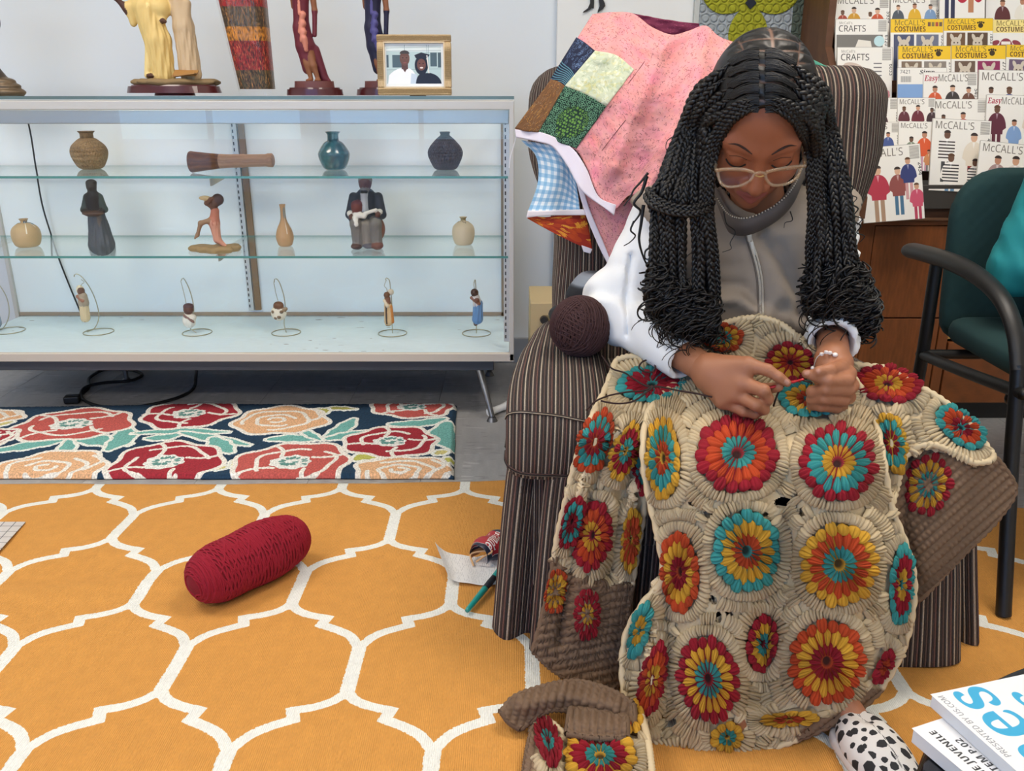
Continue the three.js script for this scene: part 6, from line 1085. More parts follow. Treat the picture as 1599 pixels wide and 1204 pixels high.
// ---------------------------------------------------------------- crocheted blanket of granny squares
{
  const t = thing('crochet_blanket', 'crocheted blanket of bright granny squares with cream joins and a brown border over the lap', 'blanket', [.4, .3, -1.25]);
  const T = '#3b9c9a', O = '#c2471d', Rd = '#9a1026', Y = '#d9a531', K = { T: C(T), O: C(O), R: C(Rd), Y: C(Y) }, CREAM = C('#dcc9a4'), BROWN = C('#77604c');
  const yarn = vcol(.95, { bumpMap: dataTex(256, 256, (u, v) => .5 + .35 * sin((u * 34 + v * 20) * 2 * PI) * .6 + .3 * pn(u, v, 60)), bumpScale: .0008, side: THREE.DoubleSide });
  yarn.bumpMap.repeat.set(1, 1);
  // one entry per square: centre, half sizes, turn in the survey, colours from the middle outwards
  const SQ = {
    centre: [[1151, 709, 62, 59, -5, 'TOR'], [1308, 723, 57, 58, 0, 'YTR'], [1165, 860, 51, 62, 0, 'OYT'], [1310, 881, 57, 63, 0, 'TOY'], [1106, 1060, 44, 66, -8, 'TYR'], [1291, 1033, 56, 64, 5, 'RYO'], [1062, 893, 29, 62, -4, 'RYO'], [1406, 912, 17, 62, 4, 'YRT'], [1036, 716, 26, 62, -3, 'OTY'], [1190, 1004, 24, 44, 8, 'TYR'], [1234, 566, 38, 30, 10, 'OYR'], [1130, 528, 30, 22, 0, 'TYO'], [1262, 624, 46, 27, 5, 'OYT'], [1018, 1062, 16, 60, 12, 'YOR'], [1000, 985, 15, 46, 14, 'YT'], [1232, 1122, 46, 11, -6, 'OY'], [1062, 1190, 34, 22, 0, 'YO'], [1378, 1040, 10, 30, 28, 'OR'], [1135, 1150, 26, 22, -20, 'TY']],
    wing: [[1386, 600, 52, 28, 8, 'YOR'], [1500, 668, 46, 24, 38, 'ROT'], [1392, 692, 20, 48, -10, 'RTY']],
    border: [[1449, 757, 36, 48, 14, 'TYR']],
    side: [[1018, 600, 54, 27, -4, 'RRT'], [929, 690, 25, 50, 22, 'RTO'], [976, 704, 17, 46, 20, 'TRY'], [893, 815, 15, 42, 16, 'RTR'], [925, 836, 27, 54, 8, 'YOR'], [985, 842, 12, 50, 6, 'OOY'], [867, 922, 15, 36, 10, 'YYO'], [917, 958, 18, 40, 2, 'YRR'], [1000, 735, 8, 40, 0, 'TR']],
    fold: [[937, 1181, 56, 38, 0, 'TRY'], [856, 1158, 17, 42, -14, 'TRR'], [985, 1120, 22, 26, 0, 'OY']],
  };
  const ell = (m, x, y) => { const a = -m[4] * PI / 180, dx = x - m[0], dy = y - m[1]; return [(dx * cos(a) - dy * sin(a)) / m[2], (dx * sin(a) + dy * cos(a)) / m[3]]; };
  // relief of the stitches at a survey place: fans of clusters round every square, plain rows between
  function stitch(list, x, y, brown, dir) {
    if (brown) { const c = cos(dir), s = sin(dir), a = (x * c + y * s) / 12.5, b = (-x * s + y * c) / 8.5, row = flr(a), f = a - row; return .0062 * pow(sin(f * PI), .8) * (.55 + .45 * pow(abs(sin((b + (row % 2) * .5) * PI)), .7)) - .001; }
    let r1 = 1e9, r2 = 1e9, m1 = null, q1 = null;
    for (const m of list) { const q = ell(m, x, y), r = pow(pow(abs(q[0]), 3) + pow(abs(q[1]), 3), 1 / 3); const w = r + .0; if (w < r1) { r2 = r1; r1 = w; m1 = m; q1 = q; } else if (w < r2) r2 = w; }
    const wob = .12 * noise(x * .05, y * .05, 2), th = atan2(q1[1] * m1[3], q1[0] * m1[2]) + wob, n = 2 * rnd(clamp((m1[2] + m1[3]) / 3.4, 8, 36)), row = (r1 - 1) / clamp(15 / min(m1[2], m1[3]), .2, .7), f = row - flr(row);
    if (r1 < 1.0) return -.0105;
    const fan = pow(abs(sin(th * n / 2 + (f - .5) * 1.5 * (flr(row) % 2 ? 1 : -1))), .6) * (.3 + .7 * pow(sin(f * PI), .55));
    const join = sstep(.16, .02, r2 - r1), seam = pow(abs(sin((x + y * .6) * .36)), .6) * pow(abs(sin((x * .6 - y) * .22)), .5);
    return .0016 * mix(fan, .5 + .5 * seam, join) - .0076 + .0006 * noise(x * .4, y * .4);
  }
  const slubs = (x, y) => 1 + .08 * noise(x * .03, y * .03, 4) + .07 * noise(x * .3, y * .3, 9);
  // petals: one little padded leaf of three strands, laid on the surface
  function ring(P, m, r0, r1, n, fat, high, col, off, round, arc) {
    const nu = 8, nv = 12, gs = [], a0 = m[4] * PI / 180, pos = (r, th) => { const x = cos(th) * m[2] * r, y = sin(th) * m[3] * r; return [m[0] + x * cos(a0) - y * sin(a0), m[1] + x * sin(a0) + y * cos(a0)]; };
    for (let k = 0; k < n; k++) {
      const th = (k + off) / n * 2 * PI, jr = 1 + .05 * sin(k * 2.3 + m[0]), hh = high * (1 + .12 * sin(k * 3.7 + m[1]));
      gs.push(sheet((u, v) => {
        const s = u * 2 - 1, w = v * 2 - 1, shape = round ? sqrt(max(0, 1 - s * s)) : pow(max(0, 1 - pow(abs(s), 2.6)), .6) * mix(.62, 1.08, u), rr = mix(r0, r1 * jr, u), ang = th + w * shape * fat * PI / n;
        const up = pow(max(0, 1 - w * w), .5) * pow(max(0, 1 - pow(abs(s), 3)), .5) * (.5 + .5 * abs(cos(w * PI * 1.5))) * hh;
        const [x, y] = pos(rr, ang); return P(x, y, up + .0006);
      }, nu, nv, { flip: true, color: () => { const q = 1 + .08 * sin(k * 5.1 + m[1]); return [col.r * q, col.g * q, col.b * q]; } }));
    }
    return merge(gs);
  }
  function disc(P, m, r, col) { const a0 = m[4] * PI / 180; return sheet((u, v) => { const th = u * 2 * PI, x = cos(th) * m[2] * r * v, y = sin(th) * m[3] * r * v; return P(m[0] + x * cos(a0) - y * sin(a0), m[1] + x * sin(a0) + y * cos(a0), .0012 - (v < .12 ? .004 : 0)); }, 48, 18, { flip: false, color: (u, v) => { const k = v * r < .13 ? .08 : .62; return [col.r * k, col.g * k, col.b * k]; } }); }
  // one drape of the blanket
  function panel(name, plan, nu, nv, plate0, bumps, list, { brown = () => false, dir = 0, holes = [], thick = .011 } = {}) {
    const depth = (x, y) => { let z = plate0(x, y); for (const [l, a, w] of bumps) z -= a * exp(-((segDist(x, y, l) / w) ** 2)); return z + .003 * noise(x * .015, y * .015, 7); };
    const normal = (x, y) => { const a = at(x - 2, y, depth(x - 2, y)), b = at(x + 2, y, depth(x + 2, y)), c = at(x, y - 2, depth(x, y - 2)), d = at(x, y + 2, depth(x, y + 2)); const n = b.sub(a).cross(c.sub(d)).normalize(); return n.dot(a.set(...sight(x, y))) > 0 ? n.negate() : n; };
    const P = (x, y, lift) => at(x, y, depth(x, y)).addScaledVector(normal(x, y), lift);
    const cut = holes.length ? (u, v) => { const [x, y] = plan(u, v); return holes.some(([a, b, rx, ry, r]) => { const q = ell([a, b, rx, ry, r], x, y); return hypot(...q) < 1; }); } : undefined;
    const g = sheet((u, v) => { const [x, y] = plan(u, v); return P(x, y, stitch(list, x, y, brown(x, y), dir)); }, nu, nv, {
      flip: true, thick, hole: cut, uv: (u, v, p) => [u * nu / 26, v * nv / 26],
      color: (u, v) => { const [x, y] = plan(u, v), c = brown(x, y) ? BROWN : CREAM, q = slubs(x, y); return [c.r * q, c.g * q, c.b * q]; },
    });
    const pm = partW(name, g, yarn, t);
    // crocheted edge: a cord of picots round the rim
    const rim = []; const N = 60; for (const e of [(s) => plan(s, 1), (s) => plan(1, s), (s) => plan(0, s), (s) => plan(s, 0)]) { const o = []; for (let i = 0; i <= N * 2; i++) { const [x, y] = e(i / N / 2); o.push(at(x, y, depth(x, y) + .003)); } const mid = e(.5), c = brown(...mid) ? BROWN : CREAM; rim.push(colored(rope(o, (s) => .0044 + .0022 * abs(sin(s * N * 1.3)), 7), '#fff')); const k = rim[rim.length - 1].attributes.color; for (let i = 0; i < k.count; i++) { const q = e(flr(i / 7) / (N * 2)), cc = brown(...q) ? BROWN : CREAM, f = .88; k.setXYZ(i, cc.r * f, cc.g * f, cc.b * f); } }
    partW('edging', merge(rim), yarn, pm);
    // the stitches themselves: little V-shaped posts fanned round each square, row after row
    const poly = []; for (const e of [(s) => plan(s, 0), (s) => plan(1, s), (s) => plan(1 - s, 1), (s) => plan(0, 1 - s)]) for (let i = 0; i < 40; i++) poly.push(e(i / 40));
    const inside = (x, y) => { let c = false; for (let i = 0, j = poly.length - 1; i < poly.length; j = i++) { const [xi, yi] = poly[i], [xj, yj] = poly[j]; if ((yi > y) !== (yj > y) && x < (xj - xi) * (y - yi) / (yj - yi) + xi) c = !c; } return c; };
    const met = (m, x, y) => { const q = ell(m, x, y); return pow(pow(abs(q[0]), 3) + pow(abs(q[1]), 3), 1 / 3); };
    const posts = [];
    for (const m of list) {
      const av = (m[2] + m[3]) / 2, small = min(m[2], m[3]), ca = cos(m[4] * PI / 180), sa = sin(m[4] * PI / 180), dr = 17 / av;
      const pos = (r, th) => { const k = clamp((r - 1) * 1.6), c = cos(th), s = sin(th), q = mix(1, 1 / pow(pow(abs(c), 3) + pow(abs(s), 3), 1 / 3), k), ex = (r - 1) * av, x = c * q * (m[2] + ex), y = s * q * (m[3] + ex); return [m[0] + x * ca - y * sa, m[1] + x * sa + y * ca]; };
      for (let k = 0; k < 8; k++) {
        const r0 = 1.02 + k * dr, n = rnd(2 * PI * (av + (k + .5) * 17) / (k % 2 ? 9 : 10.5));
        for (let i = 0; i < n; i++) {
          const th = (i + .5 * (k % 2)) / n * 2 * PI, [x, y] = pos(r0 + dr * .5, th);
          if (!inside(x, y) || brown(x, y) && dir && name !== 'side_drape') continue;
          const mine = met(m, x, y) + (k ? 0 : -.2); if (list.some((o) => o !== m && (met(o, x, y) < mine - .001 || hypot(...ell(o, x, y)) < 1.1 + 7 / min(o[2], o[3])))) continue;
          if (holes.some(([a, b, rx, ry, r]) => hypot(...ell([a, b, rx + 3, ry + 3, r], x, y)) < 1)) continue;
          const bc = brown(x, y) ? BROWN : CREAM, tone = slubs(x, y) * (1 + .05 * sin(i * 7.3 + k * 3)), w2 = 2 * PI / n;
          for (const side of [-1, 1]) posts.push(sheet((u, v) => {
            const s = u * 2 - 1, w = v * 2 - 1, sh = pow(max(0, 1 - pow(abs(s), 3)), .5), an = th + w2 * (side * mix(.17, .27, u) + w * .27 * sh + .05 * sin(i * 5 + k)), up = sqrt(max(0, 1 - w * w)) * sh * .0078 * (1 + .2 * sin(i * 3.1 + k * 5));
            const [px, py] = pos(r0 + dr * (.5 + s * .58), an); return P(px, py, up - .0036);
          }, 7, 6, { flip: true, color: () => [bc.r * tone, bc.g * tone, bc.b * tone] }));
        }
      }
    }
    if (posts.length) partW('stitches', merge(posts), yarn, pm).userData.kind = 'stuff';
    for (const m of list) {
      const cs = [...m[5]], n = clamp(rnd((m[2] + m[3]) / 7.4) + 3, 9, 19), two = cs.length === 2, Q = (c) => K[c];
      const outer = ring(P, m, two ? .5 : .70, 1.06, n, 1.0, .0094, Q(cs[cs.length - 1]), .5, true);
      const fl = partW('granny_flower', merge([outer, disc(P, m, .86, Q(cs[cs.length - 1]))]), yarn, t);
      if (!two) partW('petal_ring', ring(P, m, .36, .84, n, .98, .0088, Q(cs[1]), 0, false), yarn, fl);
      partW('centre_ring', ring(P, m, .14, two ? .6 : .48, max(9, n - 2), .9, .0062, Q(cs[0]), .25, false), yarn, fl);
    }
    return depth;
  }
  const cz = plate([[1112, 512, 1.49], [1190, 500, 1.485], [1262, 545, 1.44], [1130, 560, 1.45], [1060, 590, 1.45], [1200, 600, 1.425], [1300, 600, 1.405], [1335, 592, 1.40], [1120, 640, 1.365], [1210, 645, 1.365], [1320, 648, 1.34], [1110, 675, 1.285], [1215, 680, 1.295], [1312, 682, 1.265], [1020, 640, 1.36], [1006, 700, 1.285], [1362, 645, 1.36], [1376, 700, 1.28], [1115, 720, 1.195], [1215, 735, 1.21], [1312, 735, 1.17], [1015, 780, 1.25], [1392, 790, 1.235], [1120, 850, 1.155], [1310, 860, 1.145], [1215, 860, 1.18], [1033, 870, 1.22], [1424, 900, 1.215], [1110, 1050, 1.135], [1295, 1030, 1.13], [1205, 1040, 1.165], [980, 1010, 1.215], [1410, 1020, 1.2], [1120, 1180, 1.115], [1290, 1120, 1.135], [1000, 1200, 1.13], [1372, 1080, 1.185], [980, 1100, 1.18]], 1e-3);
  const plan1 = coons([[1112, 512], [1150, 500], [1190, 497], [1225, 510], [1262, 545]], [[1005, 1215], [1060, 1205], [1120, 1186], [1200, 1170], [1300, 1130], [1345, 1105], [1372, 1080]],
    [[1112, 512], [1065, 585], [1014, 640], [1004, 700], [1012, 770], [1030, 850], [1034, 905], [1006, 940], [978, 990], [972, 1060], [985, 1130], [1005, 1215]], [[1262, 545], [1332, 590], [1362, 640], [1376, 700], [1392, 790], [1414, 850], [1427, 905], [1420, 980], [1400, 1035], [1372, 1080]]);
  panel('centre_drape', plan1, 270, 400, cz, [[[[1222, 760], [1216, 900], [1196, 1000], [1188, 1090]], -.028, 26], [[[1145, 760], [1120, 950], [1095, 1100]], .012, 40], [[[1300, 760], [1295, 950], [1285, 1080]], .012, 50], [[[1042, 930], [1046, 1020], [1040, 1130]], -.022, 16], [[[1010, 950], [1016, 1050], [1010, 1150]], .018, 18], [[[1365, 760], [1385, 900], [1360, 1020]], -.012, 22]], SQ.centre,
    { brown: (x, y) => (y > 1075 && segDist(x, y, [[1395, 1045], [1340, 1112], [1262, 1150]]) < 13 + (y - 1060) * .06) || (x < 1003 && y > 1085 && y < 1120 && false), dir: .9, holes: [[1077, 786, 8, 6, 20], [1104, 806, 11, 6, 40], [1222, 786, 8, 10, 20], [1244, 772, 9, 5, -20], [1248, 800, 6, 8, 0], [1113, 940, 9, 6, 40], [1124, 967, 6, 9, 0], [1142, 962, 9, 5, 50], [1140, 938, 8, 4, -20], [1043, 1128, 7, 9, -30], [1200, 806, 6, 5, 0]] });
  const wz = plate([[1285, 560, 1.44], [1340, 572, 1.43], [1390, 578, 1.42], [1425, 600, 1.40], [1390, 625, 1.355], [1475, 630, 1.375], [1512, 665, 1.345], [1548, 708, 1.315], [1470, 690, 1.315], [1440, 690, 1.31], [1350, 650, 1.37], [1370, 720, 1.315], [1400, 740, 1.28], [1388, 800, 1.255], [1420, 650, 1.335]], 1e-3);
  panel('lap_wing', coons([[1285, 560], [1340, 570], [1388, 577], [1425, 598], [1475, 628], [1514, 664], [1549, 708]], [[1388, 806], [1400, 760], [1414, 712], [1446, 694], [1490, 706], [1520, 722], [1546, 720]], [[1285, 560], [1342, 640], [1372, 720], [1388, 806]], [[1549, 708], [1550, 715], [1546, 720]]), 150, 110, wz, [[[[1425, 640], [1420, 690], [1405, 760]], -.018, 14], [[[1385, 640], [1395, 720]], .012, 16]], SQ.wing, {});
  const bz = plate([[1385, 670, 1.36], [1450, 690, 1.335], [1545, 706, 1.335], [1583, 762, 1.34], [1500, 868, 1.29], [1442, 930, 1.265], [1425, 935, 1.26], [1380, 780, 1.30], [1450, 760, 1.30], [1400, 870, 1.27], [1500, 780, 1.30]], 1e-3);
  panel('border_corner', coons([[1385, 670], [1450, 684], [1500, 700], [1546, 706]], [[1424, 936], [1432, 936], [1442, 930]], [[1385, 670], [1382, 780], [1400, 870], [1424, 936]], [[1546, 706], [1570, 735], [1584, 764], [1560, 806], [1500, 868], [1442, 930]]), 150, 160, bz, [[[[1500, 720], [1480, 800], [1440, 880]], .014, 26], [[[1420, 720], [1410, 820], [1420, 900]], -.012, 14]], SQ.border, { brown: () => true, dir: .85 });
  const sz = plate([[962, 562, 1.50], [1010, 565, 1.48], [1060, 600, 1.44], [1105, 640, 1.385], [945, 610, 1.42], [1018, 610, 1.41], [1010, 650, 1.35], [925, 650, 1.34], [965, 660, 1.325], [1003, 690, 1.32], [900, 720, 1.315], [950, 740, 1.30], [1004, 780, 1.31], [870, 840, 1.315], [925, 850, 1.295], [992, 850, 1.315], [850, 960, 1.305], [917, 960, 1.285], [980, 960, 1.305], [834, 1018, 1.285], [900, 1065, 1.265], [968, 1050, 1.27]], 1e-3);
  panel('side_drape', coons([[962, 562], [985, 557], [1015, 566], [1060, 598], [1106, 642]], [[833, 1016], [865, 1046], [905, 1066], [950, 1078], [972, 1062]], [[962, 562], [944, 610], [922, 655], [899, 720], [884, 780], [870, 840], [861, 900], [848, 960], [833, 1016]], [[1106, 642], [1040, 652], [1010, 672], [1003, 720], [1006, 790], [997, 850], [986, 920], [976, 990], [972, 1062]]), 130, 270, sz, [[[[952, 690], [915, 800], [888, 900], [872, 1000]], -.022, 9], [[[997, 700], [965, 800], [952, 900]], -.022, 9], [[[930, 680], [905, 790]], .012, 14], [[[975, 700], [930, 850], [910, 980]], .014, 18], [[[990, 760], [982, 880]], .010, 12]], SQ.side,
    { brown: (x, y) => y > mix(872, 912, clamp((x - 862) / 60)), dir: 1.35 });
  const low = (l) => plate(l.map(([x, y, h]) => [x, y, -onLevel(x, y, h + RUG).z]), 1e-3);
  const fz = low([[785, 1112, .03], [835, 1078, .045], [900, 1066, .05], [985, 1100, .07], [812, 1138, .012], [860, 1110, .03], [905, 1113, .03], [985, 1146, .055]]);
  panel('border_roll', coons([[784, 1112], [800, 1092], [835, 1077], [900, 1065], [955, 1080], [988, 1100]], [[812, 1138], [828, 1126], [860, 1108], [905, 1112], [950, 1124], [988, 1146]], [[784, 1112], [796, 1128], [812, 1138]], [[988, 1100], [990, 1120], [988, 1146]]), 130, 44, fz, [[[[820, 1100], [880, 1084], [960, 1102]], .02, 14]], [[700, 1000, 20, 20, 0, 'TR']].slice(0, 0), { brown: () => true, dir: .25 });
  const hz = low([[892, 1104, .035], [978, 1104, .06], [978, 1150, .07], [892, 1142, .05]]);
  panel('border_fold', coons([[892, 1106], [930, 1112], [978, 1122]], [[886, 1146], [930, 1152], [978, 1152]], [[892, 1106], [886, 1146]], [[978, 1122], [978, 1152]]), 60, 32, hz, [[[[890, 1125], [975, 1136]], .014, 14]], [], { brown: () => true, dir: .05 });
  const gz = low([[842, 1118, .012], [985, 1112, .05], [870, 1150, .035], [935, 1150, .045], [818, 1222, .012], [856, 1190, .045], [930, 1190, .06], [1020, 1222, .05], [990, 1160, .07], [950, 1225, .04]]);
  panel('floor_fold', coons([[842, 1118], [862, 1130], [888, 1150], [935, 1150], [965, 1120], [995, 1098]], [[818, 1222], [880, 1226], [950, 1228], [1020, 1224]], [[842, 1118], [830, 1150], [822, 1190], [818, 1222]], [[995, 1098], [1010, 1150], [1020, 1224]]), 100, 64, gz, [[[[888, 1160], [884, 1215]], -.014, 9], [[[856, 1140], [848, 1204]], .012, 14]], SQ.fold, { brown: (x) => x < 836, dir: .2 });
}
{ // the strand from the ball over the blanket to the hook
  const ball = scene.children.find((o) => o.name === 'yarn_ball');
  const ln = (l) => { const g = rope(spline(l.map((p) => at(...p))).getSpacedPoints(90), .0016, 5); partW('tail', g, std(0x2e1a17, .85), ball); };
  ln([[940, 556, 1.5], [955, 575, 1.46], [975, 582, 1.43], [990, 592, 1.40], [1010, 603, 1.385], [1030, 604, 1.375], [1060, 610, 1.36], [1090, 615, 1.35], [1112, 620, 1.34]]);
  ln([[915, 641, 1.35], [928, 628, 1.355], [950, 618, 1.375], [980, 612, 1.375], [1005, 610, 1.375], [1020, 604, 1.37], [1005, 616, 1.365], [985, 628, 1.345], [960, 630, 1.345], [938, 626, 1.35]]);
  ln([[1010, 562, 1.46], [1002, 566, 1.45], [998, 574, 1.44], [1006, 580, 1.435], [1020, 580, 1.43], [1023, 570, 1.44], [1016, 565, 1.45]]);
  ln([[1226, 600, 1.31], [1216, 612, 1.32], [1211, 624, 1.325], [1208, 634, 1.335]]); ln([[1254, 594, 1.31], [1262, 596, 1.312], [1268, 598, 1.315]]);
}

// ---------------------------------------------------------------- pattern cabinet and rack on the right
const CZ = -2.62, woodTex = (a, b, f = 1) => dataTex(256, 512, (u, v) => { const A = C(a).convertLinearToSRGB(), B = C(b).convertLinearToSRGB(), q = clamp(.5 + .55 * pn(u, v * .18, 34, 3) + .35 * pn(u, v * .1, 12, 6) + .2 * pn(u, v * .5, 70, 9)); return [mix(A.r, B.r, q) * f, mix(A.g, B.g, q) * f, mix(A.b, B.b, q) * f]; }, { srgb: true });
const wood = std(0xffffff, .45, { map: woodTex(0x96562a, 0x70401c), bumpMap: grit, bumpScale: .0002 }), woodDark = std(0xffffff, .5, { map: woodTex(0x6f4a30, 0x533320) });
const rackX = 1.0;
{
  const t = thing('pattern_cabinet', 'brown wooden cabinet with a sloping rack full of sewing pattern envelopes', 'cabinet', [1.7, 0, CZ]);
  const W = (n, g, m, p = t, l) => partW(n, g, m, p, l), x0 = .985, x1 = 2.55, cx = (x0 + x1) / 2, w = x1 - x0;
  const xd = at(1357, 400, 2.62).x, xe = at(1481, 400, 2.62).x;
  W('carcass', [box(.02, .63, .58, x0 + .01, .375, CZ - .29), box(.02, .63, .58, x1 - .01, .375, CZ - .29), box(w, .63, .02, cx, .375, CZ - .58), box(w, .02, .58, cx, .065, CZ - .29)], woodDark);
  W('plinth', box(w - .02, .055, .56, cx, .028, CZ - .29), std(0x15110f, .5));
  W('face_frame', [box(xd - x0, .575, .02, (xd + x0) / 2, .3425, CZ + .005, .002), box(w, .016, .02, cx, .634, CZ + .005, .002), box(.03, .575, .02, xe + .017, .3425, CZ + .005, .002)], wood);
  W('top_rail', box(w, .05, .026, cx, .667, CZ + .006, .003), woodDark); W('moulding', box(w, .01, .034, cx, .645, CZ + .01, .003), std(0x6b4a33, .4));
  for (const [y0, y1] of [[.342, .624], [.058, .338]]) W('door', box(xe - xd - .004, y1 - y0, .02, (xd + xe) / 2, (y0 + y1) / 2, CZ + .004, .002), wood);
  W('shelf', [box(x1 - xe - .05, .022, .5, (x1 + xe) / 2, .332, CZ - .26), box(x1 - xe - .05, .03, .5, (x1 + xe) / 2, .285, CZ - .25)], std(0xc9a35c, .6), t, 'pale wooden drawer edges');
  W('door', box(x1 - xe - .06, .27, .02, (x1 + xe) / 2 + .01, .49, CZ - .0, .002), wood); W('door', box(x1 - xe - .06, .2, .02, (x1 + xe) / 2 + .01, .16, CZ - .0, .002), wood);
  // the rack: side panel with sloping front, stepped trays
  const side = (x) => { const s = new THREE.Shape(); s.moveTo(-3.2, .69); s.lineTo(-2.5, .66); s.lineTo(-2.5, .72); s.lineTo(-2.93, 1.14); s.lineTo(-2.93, 1.75); s.lineTo(-3.2, 1.75); const g = new THREE.ExtrudeGeometry(s, { depth: .022, bevelEnabled: true, bevelSize: .003, bevelThickness: .003, bevelSegments: 2 }); g.rotateY(-PI / 2); const P = g.attributes.position; for (let i = 0; i < P.count; i++) { const X = P.getX(i), Z = P.getZ(i); P.setX(i, x - .011 + (X + .011)); P.setZ(i, Z); } g.computeVertexNormals(); return g; };
  const fix = (x) => { const s = new THREE.Shape(); s.moveTo(-3.2, .69); s.lineTo(-2.5, .66); s.lineTo(-2.5, .72); s.lineTo(-2.93, 1.14); s.lineTo(-2.93, 1.75); s.lineTo(-3.2, 1.75); const g = new THREE.ExtrudeGeometry(s, { depth: .022, bevelEnabled: false }); g.applyMatrix4(new THREE.Matrix4().makeBasis(V(0, 0, 1), V(0, 1, 0), V(-1, 0, 0))).translate(x + .011, 0, 0); return g; };
  W('side_panel', fix(rackX), woodDark); W('side_panel', fix(x1 - .02), woodDark);
  for (let r = 0; r < 7; r++) { const y = .735 + r * .07, z = -2.60 - r * .072; W('tray', [box(x1 - rackX - .05, .012, .075, (x1 + rackX) / 2, y - .006, z - .03), box(x1 - rackX - .05, .035, .008, (x1 + rackX) / 2, y + .006, z + .006)], r ? woodDark : std(0x56524c, .5, { metalness: .3 })); }
  W('front_tray', box(x1 - rackX - .05, .07, .01, (x1 + rackX) / 2, .712, -2.585, .003), std(0x4f4b46, .5, { metalness: .3 }));
  W('back_board', box(x1 - rackX, 1.05, .015, (x1 + rackX) / 2, 1.22, -3.19), woodDark);
}
{ // printed envelopes: one sheet of prints, every envelope shows its own field
  const COL = 6, ROW = 5, cw = 340, ch = 408, E = [];
  // row, left px, right px, top px, tilt, header, style, number, note
  const add = (row, l, r, y, tilt, style, num, label) => E.push({ row, l, r, y, tilt, style, num, label });
  const N = (x) => 'sewing pattern envelope ' + x;
  add(0, 1303, 1389, -8, 0, 'heads', '5939', N('with four portrait heads, top left of the rack'));
  add(0, 1390, 1466, -8, 0, 'trio', '5380', N('with three people in a vest, yellow and blue shirts'));
  add(0, 1467, 1538, -40, 0, 'mitts', '5712', N('with red mitten hands and dark trousers, top row'));
  add(0, 1539, 1620, -14, 0, 'dark', '5866', N('with maroon and white outfits in the top row'));
  add(1, 1304, 1386, 30, .0, 'craft1', '6120', N('headed CRAFTS with a grey photograph and round seal'));
  add(1, 1390, 1474, 30, 0, 'costume1', '8938', N('with yellow COSTUMES band, small pictures in the band'));
  add(1, 1473, 1550, 29, 0, 'costume2', '7853', N('with yellow COSTUMES band above two brown animal pictures'));
  add(1, 1549, 1630, 31, 0, 'costume3', '7772', N('with pale yellow COSTUMES band and a pink eared mask'));
  add(2, 1307, 1393, 74, 0, 'craft2', '6033', N('headed CRAFTS with a grey bonnet and pink bow'));
  add(2, 1402, 1486, 72, 0, 'costume4', '2774', N('with yellow COSTUMES band and pale animal heads, second costume row'));
  add(2, 1485, 1570, 71, 0, 'costume5', '2775', N('with yellow COSTUMES band and a magenta picture'));
  add(2, 1571, 1650, 71, .03, 'costume6', '2776', N('with partly hidden yellow COSTUMES band at the right edge'));
  add(3, 1401, 1478, 106, 0, 'simp', '7421', N('with a plain blue field and a barcode at left'));
  add(3, 1441, 1526, 113, 0, 'easy', '5401', N('with red Easy and three people in orange, black and brown'));
  add(3, 1528, 1625, 110, .02, 'veil', '4618', N('with white and blue veiled figures'));
  add(4, 1330, 1403, 153, 0, 'jacket', '9529', N('with one dark patterned jacket beside the armchair back'));
  add(4, 1401, 1460, 153, 0, 'maroon', '4977', N('with three people in maroon jackets'));
  add(4, 1455, 1542, 155, 0, 'reddress', '7227', N('with a red dress in the middle and white outfits'));
  add(4, 1540, 1625, 149, .03, 'easycoat', '4210', N('with red Easy, a long plum coat and a blue top'));
  add(5, 1338, 1404, 191, 0, 'dog', '5063', N('with a dark picture and a figure in blue'));
  add(5, 1403, 1466, 190, .02, 'orange', '4844', N('with a large orange top and green jacket'));
  add(5, 1456, 1548, 187, .05, 'stripes', '4441', N('with people in black and white striped shirts'));
  add(6, 1340, 1436, 228, -.08, 'pinks', '2434', N('lying lowest, with red, blue and pink outfits'));
  add(6, 1530, 1625, 224, .1, 'pair', '3618', N('in the lowest row with a pink outfit pair behind the green chair'));
  const people = (c, list) => { for (const [x, y, s, top, leg, stripe] of list) { // small dressed figures, as printed
    c.fillStyle = ['#6b4a38', '#c99a7c', '#b98468', '#d4ab8e'][flr(x * 7 + y) % 4]; c.beginPath(); c.ellipse(x, y, 10 * s, 13 * s, 0, 0, 7); c.fill(); c.fillStyle = ['#33241d', '#5a3a22', '#2a1c16'][flr(x + y) % 3]; c.beginPath(); c.ellipse(x, y - 6 * s, 11 * s, 9 * s, 0, PI, 2 * PI); c.fill();
    if (leg) { c.fillStyle = leg; c.fillRect(x - 15 * s, y + 70 * s, 12 * s, 78 * s); c.fillRect(x + 3 * s, y + 70 * s, 12 * s, 78 * s); }
    c.fillStyle = top; c.beginPath(); c.moveTo(x - 6 * s, y + 12 * s); c.lineTo(x + 6 * s, y + 12 * s); c.quadraticCurveTo(x + 30 * s, y + 18 * s, x + 33 * s, y + 62 * s); c.lineTo(x + 22 * s, y + 70 * s); c.lineTo(x + 21 * s, y + 84 * s); c.lineTo(x - 21 * s, y + 84 * s); c.lineTo(x - 22 * s, y + 70 * s); c.lineTo(x - 33 * s, y + 62 * s); c.quadraticCurveTo(x - 30 * s, y + 18 * s, x - 6 * s, y + 12 * s); c.fill();
    if (stripe) { c.strokeStyle = stripe; c.lineWidth = 4 * s; for (let k = 0; k < 6; k++) { c.beginPath(); c.moveTo(x - 26 * s, y + (22 + k * 10) * s); c.lineTo(x + 26 * s, y + (22 + k * 10) * s); c.stroke(); } }
    c.fillStyle = 'rgba(255,255,255,.5)'; c.beginPath(); c.moveTo(x - 4 * s, y + 14 * s); c.lineTo(x + 4 * s, y + 14 * s); c.lineTo(x, y + 34 * s); c.fill();
  } };
